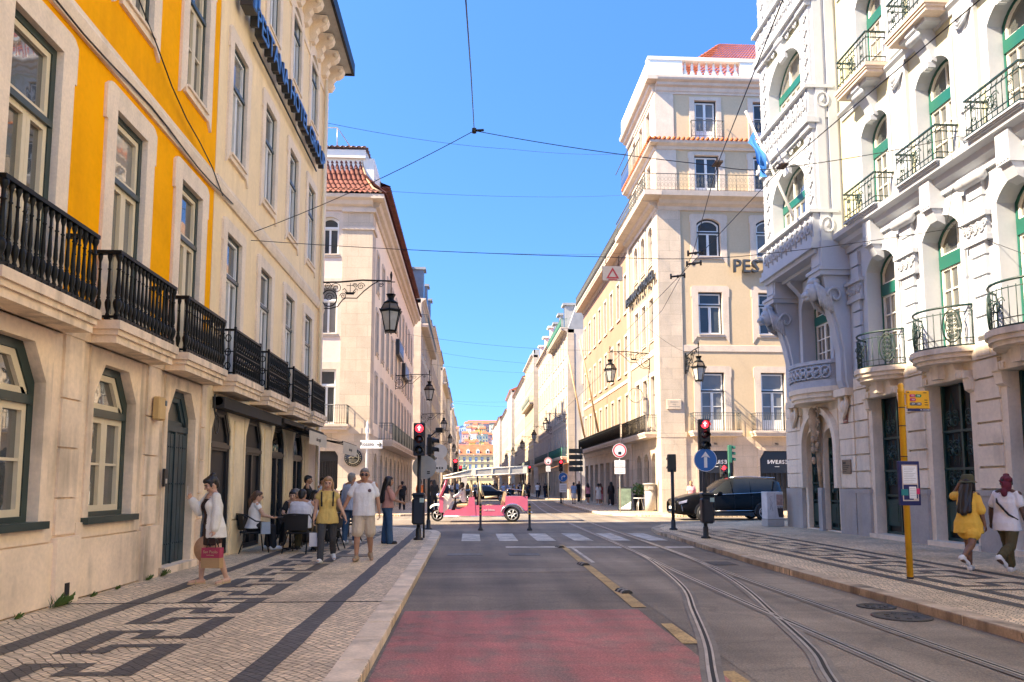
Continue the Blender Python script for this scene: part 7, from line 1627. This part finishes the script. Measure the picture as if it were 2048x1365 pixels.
    def add(nm,bb,mt,v=None,sm=3,post=None):
        for k in range(len(bb.v)): bb.v[k]=(bb.v[k][0],bb.v[k][1],bb.v[k][2]+dz)
        m=fuse(bb,v or max(vox,.011),sm,nm); m.materials.append(mt)
        if near and nm in('shirt','blouse','open_shirt','trousers','shorts','hair','headscarf'):
            am=.012 if nm in('open_shirt','blouse') or loose_(mt) else .007; sc=Vector((11,11,4)) if nm!='hair' else Vector((26,26,5))
            if nm=='hair': am=.006
            nr_=[v_.normal.copy() for v_ in m.vertices]; co_=[v_.co.copy() for v_ in m.vertices]; out_=[]
            for c,nv_ in zip(co_,nr_):
                 k_=_nz.noise(Vector((c.x*sc.x,c.y*sc.y,c.z*sc.z)))+.5*_nz.noise(Vector((c.x*sc.x*2.3+5,c.y*sc.y*2.3,c.z*sc.z*3))); out_+=list(c+nv_*am*k_)
            m.vertices.foreach_set('co',out_); m.update()
        if post: post(m)
        return ob(nm,m,o)
    # ---- clothes
    if bottom:
        kind,mt,L,fl=bottom; bb=MB(); r0=.062*u*b_**.5
        stack(bb,[(up(0,.006*u,-.085*u),hw*1.5,.06*u),(up(0,.008*u,-.02*u),hw*2.12,.084*u+belly*.3),(up(0,.0,.085*u),(.088 if fem else .098)*u*b_,.068*u+belly*.8)])
        if kind in('trousers','shorts'):
            for i in(0,1):
                j=jn[i]; k,a=j['k'],j['a']
                if L<=1: cap(bb,j['h'],j['h'].lerp(k,L),r0,(.047+fl)*u)
                else: cap(bb,j['h'],k,r0,(.042+fl*.4)*u); cap(bb,k,k.lerp(a,min(1.02,L-1)),(.042+fl*.4)*u,(.032+fl)*u)
        else:   # skirt / dress below the waist
            zb=-L*u; stack(bb,[(hip+Vector((0,-.01*u,zb)),(hw*2.0+fl*u),(.075+fl)*u),(hip+Vector((0,0,zb*.5)),hw*2.1+fl*.6*u,.085*u+fl*.5*u),(up(0,.005*u,-.02*u),hw*2.15,.086*u),(up(0,0,.09*u),(.085)*u*b_,.066*u)])
            if seat is None:
                for i in(0,1): cap(bb,jn[i]['h'],jn[i]['h'].lerp(jn[i]['k'],min(.9,L*3)),.062*u,.055*u)
        add(kind,bb,mt)
    def torso(hem,infl,sl,loose,mt,nm,openf=False,neckz=.292):
        bb=MB(); f_=fem
        rg=[(up(0,.006*u,hem*u),hw*2.05+infl+loose,.082*u+infl+belly*.4+loose*.8)]
        if hem<-.03: rg.append((up(0,.004*u,0),hw*2.0+infl+loose*.8,.08*u+infl+belly*.7+loose*.7))
        rg+=[(up(0,-.004*u-belly*.2,.1*u),(.08 if f_ else .096)*u*b_+infl+loose*.6,.062*u+belly+infl+loose*.5),(up(0,-.008*u,.2*u),(.092 if f_ else .106)*u*b_+infl+loose*.3,.074*u+belly*.4+infl+loose*.3),(up(0,0,.262*u),sw*.95+infl*.6,.062*u+infl*.7),(up(0,.002*u,neckz*u),sw*.66,.046*u+infl*.3),(up(0,.004*u,(neckz+.016)*u),.04*u,.04*u)]
        stack(bb,rg)
        if f_:
            for s in(-1,1): ell(bb,up(s*.045*u,-.052*u,.195*u),(.04*u+infl,.034*u+infl,.042*u+infl))
        for s in(-1,1):
            if sl>0: cap(bb,up(s*.035*u,.008*u,.302*u),up(s*sw*.95,.004*u,.28*u),.022*u+infl*.4,.029*u+infl*.6,8)
        for i in(0,1):
            j=dict(jn[i])
            if sl<=0: continue
            j['S']=j['S'].lerp(up(0,0,.26*u),.1)
            if sl<=1: cap(bb,j['S'],j['S'].lerp(j['e'],sl),.033*u+infl*.7,.031*u+infl+loose*.3)
            else: cap(bb,j['S'],j['e'],.033*u+infl*.7,.028*u+infl+loose*.3); cap(bb,j['e'],j['e'].lerp(j['w'],sl-1),.03*u+infl+loose*.3,.022*u+infl+loose*.25)
        def post(m):
            if not openf: return
            import bmesh as B
            q=B.new(); q.from_mesh(m); kill=[f for f in q.faces if f.calc_center_median().y<-.02 and abs(f.calc_center_median().x)<(.085+.05*max(0,(1.15-f.calc_center_median().z)))*u/1.6]
            B.ops.delete(q,geom=kill,context='FACES'); q.to_mesh(m); q.free()
        return add(nm,bb,mt,post=post)
    for it in (top or []): torso(**it)
    # ---- shoes
    for i,s in((0,-1),(1,1)):
        if not shoes: break
        if shoes=='sandal':
            j=jn[i]; bb=MB(); f=j['f']; s0=j['a']-f*.03*u+Vector((0,0,-.044*u)); s1=j['a']+f*.105*u+Vector((0,0,-.044*u)); lt=f.cross(Vector((0,0,1))).normalized()*.008*u
            for e in(-1,1): cap(bb,s0+lt*e,s1+lt*e*1.6,.015*u,.018*u)
            cap(bb,j['a']+f*.05*u+lt*3.6+Vector((0,0,-.03*u)),j['a']+f*.05*u+Vector((0,0,-.004*u)),.009*u,.009*u,6); cap(bb,j['a']+f*.05*u-lt*3.6+Vector((0,0,-.03*u)),j['a']+f*.05*u+Vector((0,0,-.004*u)),.009*u,.009*u,6)
            add('sandal',bb,S_sand,.008); continue
        j=jn[i]; bb=MB(); f=j['f']; hl=j['a']+Vector((0,.024*u,-.012*u)); hl=j['a']-f*.024*u+Vector((0,0,-.016*u)); cap(bb,hl,j['a']+f*.085*u+Vector((0,0,-.018*u)),.03*u,.024*u); cap(bb,j['a']+f*.01*u+Vector((0,0,-.01*u)),j['a']+Vector((0,0,.006*u)),.029*u,.026*u); cap(bb,hl+Vector((0,0,-.015*u)),j['a']+f*.1*u+Vector((0,0,-.027*u)),.022*u,.018*u)
        add('shoe',bb,shoes,.012)
    # ---- hair
    st,hm=hair
    if st!='bald':
        bb=MB(); ell(bb,hk(0,.013,.018),(.056*u,.064*u,.061*u),HR,14,10); ell(bb,hk(0,-.02,.044),(.045*u,.038*u,.026*u),HR); ell(bb,hk(0,.03,-.01),(.048*u,.04*u,.055*u),HR)
        if st=='short':
            for q_ in range(len(bb.v)): bb.v[q_]=tuple(hc+(Vector(bb.v[q_])-hc)*.955)
        if st=='bun': ell(bb,hk(0,.045,.062),(.032*u,.03*u,.028*u),HR); cap(bb,hk(-.044,-.02,.0),hk(-.046,-.02,-.03),.008*u,.004*u); cap(bb,hk(.044,-.02,.0),hk(.046,-.02,-.03),.008*u,.004*u)
        if st=='pony': cap(bb,hk(0,.06,.0),hk(0,.085,-.06),.02*u,.022*u); cap(bb,hk(0,.085,-.06),hk(0,.07,-.14),.022*u,.012*u)
        if st in('long','vlong'):
            z=-.13 if st=='long' else -.30
            cap(bb,hk(0,.04,-.02),up(0,(.06 if z>-.2 else .1)*u,(.40+z)*u),.048*u,.036*u)
            for s in(-1,1): cap(bb,hk(s*.034,.022,.0),up(s*.045*u,.03*u if st=='long' else .085*u,(.40+z*.94)*u),.028*u,.03*u); cap(bb,hk(s*.044,-.012,.01),hk(s*.05,-.01,-.08 if st=='long' else -.05),.014*u,.014*u)
        add('hair',bb,hm,.012)
    if glasses:
        bb=MB()
        for s in(-1,1): ell(bb,hk(s*.021,-.06,.001),(.018*u,.006*u,.012*u),HR); cap(bb,hk(s*.036,-.055,.004),hk(s*.05,.0,.004),.0028*u,.0028*u,6)
        cap(bb,hk(-.01,-.062,.004),hk(.01,-.062,.004),.003*u,.003*u,6); add('sunglasses',bb,M_black,.006,1)
    Wm=Matrix.Translation(loc)@Matrix.Rotation(R(rz),4,'Z')
    P=lambda v: Wm@(v+Vector((0,0,dz)))
    return o,dict(hand=[P(jn[i]['palm']) for i in(0,1)],head=P(hc),up=lambda x,y,z:P(up(x*u,y*u,z*u)),hk=lambda x,y,z:P(hk(x,y,z)),add=add,upl=up,hkl=hk,u=u,HR=HR,wrist=[P(jn[i]['w']) for i in (0,1)])
TS=lambda m,sl=.55,hem=-.03,loose=.012,infl=.016,**k: dict(hem=hem,infl=infl,sl=sl,loose=loose,mt=m,nm='shirt',**k)
# walking woman with phone and bag
o,i1=human('woman in open white shirt and brown dress walking while looking at her phone',(-3.93,11.85,0),-48,1.63,.95,'fair',2,3,(-6,24),((14,2,2),(-7,3,-20)),((26,14,146,-6),(2,9,6,3)),None,('bun',HB),[dict(hem=-.04,infl=.008,sl=0,loose=0,mt=C_brown,nm='dress_top',neckz=.255),dict(hem=-.10,infl=.022,sl=1.86,loose=.03,mt=C_off,nm='open_shirt',openf=True)],('dress_skirt',C_brown,.17,.0),'sandal',fem=True,curl=(70,95),foot=(0,10))
b=MB(); b.tube([(x*.045,-.075-.006*math.cos(x*1.3)-.01,.29-.055*(1-x*x)) for x in [(-1+.2*k) for k in range(11)]],.004,5)
bb=MB()
for k in range(13):
    x=-1+k/6; v=i1['upl'](x*.055*1.63,(-.068+.02*x*x)*1.63,(.285-.06*(1-x*x))*1.63); ell(bb,v,(.009,.009,.009),None,6,4)
i1['add']('necklace',bb,S_white,.006,0)
h=i1['hand'][0]; b=MB(); b.bbox(-.037,.037,-.006,.006,-.075,.075,.004); b.box(-.033,.033,-.0075,-.006,-.07,.07,1); b.obj('phone',[mat('pale_phone_case',(.55,.48,.4),.4),M_black],loc=(h.x-.02,h.y-.02,h.z+.05),rz=R(-48+160),label='pale phone held up by the woman in the open white shirt',cat='phone')
h=i1['hand'][1]
t=thing('shopping_bag','brown and raspberry paper shopping bag hanging from the walking woman\'s hand','shopping bag',(h.x,h.y,h.z-.47),R(-12))
b=MB(); b.prism([(-.15,0),(.15,0),(.145,.3),(-.145,.3)],-.055,.055,'xz'); b.prism([(-.151,.15),(.149,.15),(.1465,.301),(-.1465,.301)],-.057,.057,'xz',1); txt_into(b,'San Paolo',.06,(0,-.06,.24),.003,2); txt_into(b,'PASTELARIA',.022,(0,-.06,.19),.003,2); b.obj('bag',[mat('brown_kraft_paper',(.42,.26,.12),.8,.1,5),mat('raspberry_paper',(.36,.035,.08),.7,.06,5),S_sand],t)
for s in(-1,1): b=MB(); b.tube([(-.07,s*.05,.29),(-.06,s*.02,.42),(0,s*.008,.46),(.06,s*.02,.42),(.07,s*.05,.29)],.007,6); b.obj('handle',M_black,t)
t=thing('straw_hat','round tan straw hat carried flat behind the paper shopping bag','hat',(h.x-.13,h.y+.09,h.z-.2),R(-15)); b=MB(); b.lathe([(.2,-.01),(.2,.0),(.1,.005),(.09,.06),(.02,.07)],n=22,axis='y'); b.obj('brim',mat('tan_straw',(.50,.30,.17),.8,.1,30,.1),t); b=MB(); b.tube([(-.06,-.02,-.19),(-.03,-.03,-.27),(.05,-.03,-.27),(.08,-.02,-.19)],.01,6); b.obj('band',M_black,t)
# walking couple
o,i2=human('blonde woman in mustard blouse and dark jeans walking hand in hand',(-2.78,14.98,0),8,1.68,.98,'fair',2,2,(0,8),((22,2,8),(-12,2,-42)),((2,14,8,8),(6,20,14,24)),None,('long',HBl),[dict(hem=-.07,infl=.014,sl=.3,loose=.026,mt=C_yel,nm='blouse')],('trousers',C_grey,1.98,.004),S_white,fem=True,foot=(-8,25))
bb=MB()
for s in(-1,1): bb.tube([i2['upl'](s*.062*1.68,-.085*1.68,.13*1.68),i2['upl'](s*.066*1.68,-.095*1.68,.2*1.68),i2['upl'](s*.068*1.68,-.055*1.68,.29*1.68),i2['upl'](s*.068*1.68,.03*1.68,.30*1.68)],.019,6)
c=i2['up'](0,0,0); b=MB(); b.v=bb.v; 
stack(bb,[(i2['upl'](0,.11*1.68,.06*1.68),.12,.06),(i2['upl'](0,.12*1.68,.18*1.68),.14,.08),(i2['upl'](0,.1*1.68,.28*1.68),.1,.05)])
m=fuse(bb,.012,2,'backpack'); m.materials.append(C_black); ob('backpack',m,None,(-2.78,14.98,i2['up'](0,0,0).z-.53*1.68),R(8),'black backpack worn by the blonde woman in the mustard blouse','backpack')
h=i2['hand'][0]; t=thing('paper_bag','small white paper bag in the hand of the blonde woman','shopping bag',(h.x,h.y,h.z-.42)); b=MB(); b.prism([(-.09,0),(.09,0),(.09,.26),(-.09,.26)],-.035,.035,'xz'); b.obj('bag',mat('white_paper',(.62,.62,.64),.7),t); b=MB(); b.tube([(-.05,0,.26),(-.03,0,.4),(.03,0,.4),(.05,0,.26)],.006,5); b.obj('handle',S_tan,t)
o,i3=human('man in white T-shirt, beige shorts and sunglasses walking beside the blonde woman',(-2.10,15.2,0),5,1.82,1.06,'tan',2,1,(0,4),((12,3,2),(-4,3,-26)),((4,22,8,24),(2,12,10,8)),None,('short',HG),[TS(C_white,.62,-.05,.018)],('shorts',C_beige,.92,.018),S_tan,belly=.025,glasses=True,foot=(0,20))
bb=MB(); v=i3['upl'](.06*1.82,-.082*1.82,.225*1.82); b=MB(); b.lathe([(.035,-.0),(.035,.004)],(v.x,v.y-.035,v.z),14,axis='y'); ob('shirt_badge',b.mesh('shirt_badge',mat('dark_badge_print',(.15,.1,.12),.8)),o,(0,0,i3['up'](0,0,0).z-.53*1.82))
human('man in a blue striped shirt standing with his back turned behind the couple',(-3.05,19.6,0),150,1.8,1.04,'tan',1,0,(0,0),((4,4,0),(-4,4,-4)),((0,8,20,6),(0,8,14,6)),None,('short',HG),[TS(C_stripe,1.5,-.06,.02)],('trousers',C_blue,1.98,.008),S_white)
human('woman with long black hair in flared jeans holding her hand to her mouth',(-2.1,19.55,0),105,1.7,.98,'tan',1,0,(0,0),((4,2,2),(-4,2,-4)),((20,12,70,-10),(40,5,150,-10)),None,('vlong',HB),[TS(C_rose,.9,-.0,.012)],('trousers',C_blue,1.99,.02),S_black,fem=True)
human('person all in black walking away along the white corner building',(-4.04,45.5,0),180,1.72,1.05,'tan',0,0,(0,0),((10,2,2),(-10,2,-25)),((8,10,10,8),(-6,10,0,8)),None,('short',HB),[TS(C_black,.6)],('trousers',C_black,1.98,.008),S_black)
# group at the left far corner
for x,y,rz,tp,bt,lab,hr in ((-2.75,42.2,160,C_orange,C_black,'person in an orange jacket behind the left traffic light','short'),(-2.2,43,60,C_white,C_navy,'person in a white top between the orange jacket and the dark shirt','short'),(-1.95,41.6,200,C_black,C_black,'dark haired person in black beside the grey sign post','long'),(-1.35,42.5,120,C_navy,C_black,'tall person in a dark T-shirt beside the tuk tuk windscreen','bald')):
    human(lab,(x,y,0),rz,1.76,1.02,'tan',0,2,(0,0),((5,3,0),(-6,3,-8)),((10,10,50,0),(4,10,12,6)),None,(hr,HB),[TS(tp,.8)],('trousers',bt,1.98,.01),S_black)
# right foreground pair
o,i4=human('woman in a golden yellow shirt and shorts with long black hair, lifting her hat brim',(8.68,12.75,0),122,1.66,1.0,'brown',2,2,(12,4),((-24,2,-62),(26,2,6)),((2,10,10,8),(84,40,174,-24)),None,('vlong',HB),[dict(hem=-.11,infl=.016,sl=.95,loose=.032,mt=C_yel2,nm='shirt')],('shorts',C_yel2,.5,.03),S_white,fem=True,foot=(30,0))
bb=MB(); k=i4['hkl']; 
for s_ in range(1): stack(bb,[(k(0,0,.018),.155,.165),(k(0,0,.03),.125,.135)],20); stack(bb,[(k(0,0,.024),.1,.115),(k(0,0,.07),.098,.11),(k(0,0,.095),.085,.095),(k(0,0,.1),.05,.06)],16)
i4['add']('hat',bb,C_hat,.011)
o,i5=human('man in a white polo and camouflage trousers wearing a burgundy headscarf',(9.2,12.5,0),118,1.7,1.06,'dark',2,2,(25,2),((-22,2,-66),(28,3,10)),((-8,14,6,10),(6,18,22,14)),None,('short',HB),[TS(C_white,.62,-.08,.02)],('trousers',C_olive,1.85,.012),S_white,foot=(38,0))
bb=MB(); k=i5['hkl']; u=1.7
ell(bb,k(0,.008,.022),(.098,.112,.1),i5['HR']); ell(bb,k(0,.05,-.03),(.08,.08,.1),i5['HR']); ell(bb,k(.02,.075,-.09),(.05,.05,.075),i5['HR']); ell(bb,k(-.02,.06,.03),(.06,.06,.05),i5['HR']); cap(bb,k(.03,.07,0),k(.06,.09,.02),.02,.008); ell(bb,k(0,-.02,.075),(.05,.05,.035),i5['HR'])
i5['add']('headscarf',bb,C_burg,.012,2)
bb=MB(); q=i5['upl']; bb.tube([q(-.1*u,-.05*u,.05*u),q(-.0*u,-.1*u,.2*u),q(.09*u,-.0*u,.305*u),q(.05*u,.085*u,.2*u),q(-.06*u,.095*u,.08*u),q(-.11*u,.03*u,.03*u)],.02,6,True)
m=fuse(bb,.012,2,'strap'); m.materials.append(C_black); ob('crossbody_bag',m,None,(9.2,12.5,i5['up'](0,0,0).z-.53*u),R(118),'black crossbody strap over the white polo of the man in the headscarf','bag')
# far right group
FR_=[((8.1,58.5),180,C_lblue,('shorts',C_white,.95,.02),'short',HB,'man in a light blue shirt and white shorts walking away on the far right',False,1.7),((9.6,66),10,C_black,('trousers',C_black,1.98,.012),'bald',HB,'tall man in black facing the viewer on the far right pavement',False,1.86),((9.05,57.5),190,C_pink,('skirt',C_black,.2,.02),'long',HB,'girl in a pink top and black skirt walking away',True,1.62),((9.35,54.5),175,C_off,('dress_skirt',C_off,.24,.02),'pony',HB,'girl in a cream dress with a small bag walking away',True,1.6),((9.85,56.5),185,C_red,('skirt',C_pink,.3,.03),'long',HBr,'woman in a red top and patterned skirt beside the black robed woman',True,1.62),((10.1,53.5),180,C_black,('robe',C_black,.5,.02),'vlong',HB,'woman in a long black robe with long black hair',True,1.72),
 ((7.9,88),180,C_white,('trousers',C_navy,1.98,.01),'short',HB,'person in white by the distant red signal',False,1.75),((8.3,90),20,C_navy,('trousers',C_black,1.98,.01),'long',HB,'person in navy under the distant awning',True,1.7),((7.2,92),180,C_black,('trousers',C_black,1.98,.01),'short',HB,'dark dressed person at the distant kerb on the right',False,1.78),((9.2,89),160,C_black,('robe',C_black,.5,.01),'long',HB,'woman in black under the far awning',True,1.68),((11.3,38.0),-20,C_pink,('trousers',C_navy,1.98,.01),'short',HBl,'blond woman in a pale pink top behind the bonnet of the black car',True,1.7)]
for (x,y),rz,tp,bt,hr,hm,lab,fm,H in FR_:
    human(lab,(x,y,0),rz,H,1.0,'tan',0,1,(0,0),((14,2,4),(-10,2,-26)),((8,9,20,4),(-6,9,6,4)),None,(hr,hm),[TS(tp,.6 if not bt[0]=='robe' else 1.9)],bt,S_white if fm else S_black,fem=fm)
# tuk tuk driver
human('driver in a white shirt and cap riding the pink tuk tuk',(-.28,32.85,RZ),-90,1.72,1.0,'dark',1,4,(0,6),((62,6,18),(62,6,18)),((38,6,68,-4),(38,6,68,-4)),.76,('short',HB),[TS(C_white,1.7,-.03,.02)],('trousers',C_black,1.98,.01),S_black,curl=(80,80))
# crowd far down the street
cp=[]
for k,(tp,bt) in enumerate(((C_black,C_navy),(C_white,C_blue),(C_navy,C_black),(C_khaki,C_grey),(C_lblue,C_black))):
    o,_=human('x',(0,0,0),0,1.66+.04*k,1.0,'tan',0,0,(0,0),((8,3,2),(-8,3,-16)),((6,9,14,5),(-4,9,6,5)),None,(('short','long')[k%2],HB),[TS(tp,.7)],('trousers',bt,1.98,.01),S_black)
    cp.append((proto(o),('black and navy','white and blue denim','navy and black','khaki and grey','light blue and black')[k],('short hair','long hair')[k%2]))
rr=random.Random(5); n=0
for k in range(60):
    y=rr.uniform(84,140); lo,hi=(-.4,7.2)
    x=rr.uniform(lo,hi) if k<46 else rr.choice([-2.5,-3.4,-1.9,9.1])+rr.uniform(-.4,.4)
    z=0 if (x<-.9 or x>8.2) else RZ; pr,cl,hr=cp[k%5]; dpt='front' if y<105 else 'middle' if y<128 else 'back'; sd='left pavement' if x<-.9 else 'right pavement' if x>8.2 else 'left' if x<2 else 'centre' if x<4.6 else 'right'
    lab='distant pedestrian in %s, %s, far crowd %s, %s rows'%(cl,hr,sd,dpt)
    rz=rr.choice([0,180,20,160,200,-30]); sc=rr.uniform(.94,1.06)
    if k<5: o=pr[0]; o.location=(x,y,z); o.rotation_euler=(0,0,R(rz))
    else: o=dup(pr,None,(x,y,z),R(rz))
    o['label']=lab; o['group']='people in the far crowd'; o.scale=(sc,sc,sc)
# ---------------------------------------------------------------- cafe tables, chairs and guests
def chair(loc,rz,label,first=[None]):
    if first[0] is None:
        t=thing('cafe_chair',label,'chair',loc,R(rz),'black cafe chairs')
        b=MB(); b.bbox(-.25,.25,-.24,.24,.42,.46,.012); b.obj('seat',M_awn,t)
        b=MB(); vs=[]
        for i in range(9):
            q=R(200+140*i/8) if False else R(20+140*i/8); vs+=[(.28*math.cos(q),.2+.1*math.sin(q),.5),(.30*math.cos(q),.24+.12*math.sin(q),.84)]
        b.add(vs,[(2*i,2*i+2,2*i+3,2*i+1) for i in range(8)],0,True); b.obj('backrest',M_awn,t)
        b=MB(); b.tube([(-.27,-.24,.66),(-.29,.0,.7),(-.29,.22,.84),(0,.37,.86),(.29,.22,.84),(.29,0,.7),(.27,-.24,.66)],.017,6); b.obj('arm_rail',M_black,t)
        for sx in(-1,1):
            for y0,y1 in((-.24,-.3),(.2,.34)): b=MB(); b.tube([(sx*.26,y0,.66 if y0<0 else .5),(sx*.25,y0,.42),(sx*.27,y1,0)],.015,6); b.obj('leg',M_black,t)
        first[0]=proto(t); return t
    return dup(first[0],None,loc,R(rz),label)
def table(x,y,label):
    t=thing('cafe_table',label,'table',(x,y,0),0,'black cafe tables'); b=MB(); b.bbox(-.36,.36,-.36,.36,.72,.75,.01); b.obj('table_top',M_black,t); b=MB(); b.lathe([(.03,.03),(.03,.72)],n=8); b.obj('leg',M_black,t); b=MB(); b.bbox(-.25,.25,-.04,.04,0,.03,.008); b.bbox(-.04,.04,-.25,.25,.003,.033,.008); b.obj('base',M_black,t); return t
table(-4.2,18.05,'black cafe table between the ponytailed woman and the man in white'); table(-4.15,20.3,'black cafe table in the second row under the awning'); table(-3.9,22.3,'black cafe table farthest along the cafe front')
seatz=.46
G=[((-4.85,17.25),118,'woman with brown ponytail and white sleeveless top seated at the near table','pony',HBr,C_white,0.25,'fair',True,1.0),((-4.35,18.85),8,'seated woman in black facing the viewer with a phone in her hands','bun',HB,C_black,.6,'fair',True,1.0),((-3.78,17.15),172,'stout man in a white striped shirt seated with his back to the viewer','short',HB,C_wstripe,1.6,'tan',False,1.28),((-4.6,20.0),75,'grey haired man seated in the second row behind the woman in black','short',HG,C_khaki,1.5,'tan',False,1.05),((-4.05,19.7),60,'woman with dark bobbed hair seated in the second row','long',HB,C_navy,.8,'fair',True,1.0),((-3.95,21.2),175,'balding man in a khaki jacket seated in the third row','short',HBr,C_khaki,1.8,'tan',False,1.12),((-3.72,22.6),-10,'woman with long dark hair and sunglasses seated in the third row','long',HB,C_black,.8,'fair',True,1.0)]
for k,((x,y),rz,lab,hr,hm,tp,sl,sk,fm,bw) in enumerate(G):
    chair((x,y,0),rz,['near left cafe chair under the ponytailed woman','cafe chair of the woman in black','cafe chair of the man in white','cafe chair of the grey haired man','cafe chair of the woman with bobbed hair','cafe chair of the balding man','cafe chair of the woman with sunglasses'][k])
    nr=1
    arms=((30,12,75,-22),(30,12,75,-22)) if k!=2 else ((30,16,70,-25),(30,16,70,-25))
    o,ii=human(lab,(x,y,0),rz,1.66 if fm else 1.74,bw,sk,nr,6,(0,4),((84,8,4),(84,8,-4)),arms,seatz,(hr,hm),[TS(tp,sl,-.03,.014)],('trousers',C_black if k!=2 else C_olive,1.98,.012),S_black if k else S_white,fem=fm,belly=.03 if k==2 else 0,glasses=(k in(0,6)))
    if k==1: h=(ii['hand'][0]+ii['hand'][1])/2; b=MB(); b.bbox(-.07,.07,-.035,.035,-.005,.005,.003); b.obj('phone',M_black,loc=(h.x,h.y-.02,h.z+.02),label='dark phone in the hands of the seated woman in black',cat='phone')
human('man with dark hair in a black jacket standing beside the cafe tables',(-4.65,21.9,0),100,1.76,1.05,'tan',1,0,(0,6),((4,3,0),(-4,3,-4)),((20,10,70,-10),(4,10,10,6)),None,('short',HB),[TS(C_black,1.7)],('trousers',C_grey,1.98,.01),S_black)
for (x,y),rz,lab in (((-3.3,17.9),-95,'empty cafe chair beside the man in white, turned to the left'),((-3.25,20.6),-80,'empty cafe chair of the second row nearest the street'),((-3.2,22.4),-100,'empty cafe chair of the third row nearest the street')): chair((x,y,0),rz,lab)
b=MB(); b.prism([(-.1,0),(.1,0),(.09,.26),(-.09,.26)],-.04,.04,'xz'); b.obj('shopping_bag',mat('pale_blue_bag',(.32,.38,.46),.6),loc=(-4.5,17.0,.42),rz=R(30),label='pale blue bag on the lap side of the ponytailed woman',cat='shopping bag')
human('person with a dark cap and striped top standing at the cafe corner',(-4.75,24.6,0),70,1.74,1.0,'tan',1,0,(0,0),((4,3,0),(-4,3,-4)),((10,10,40,0),(4,10,10,6)),None,('short',HB),[TS(C_stripe,.7)],('trousers',C_black,1.98,.01),S_black)
# end
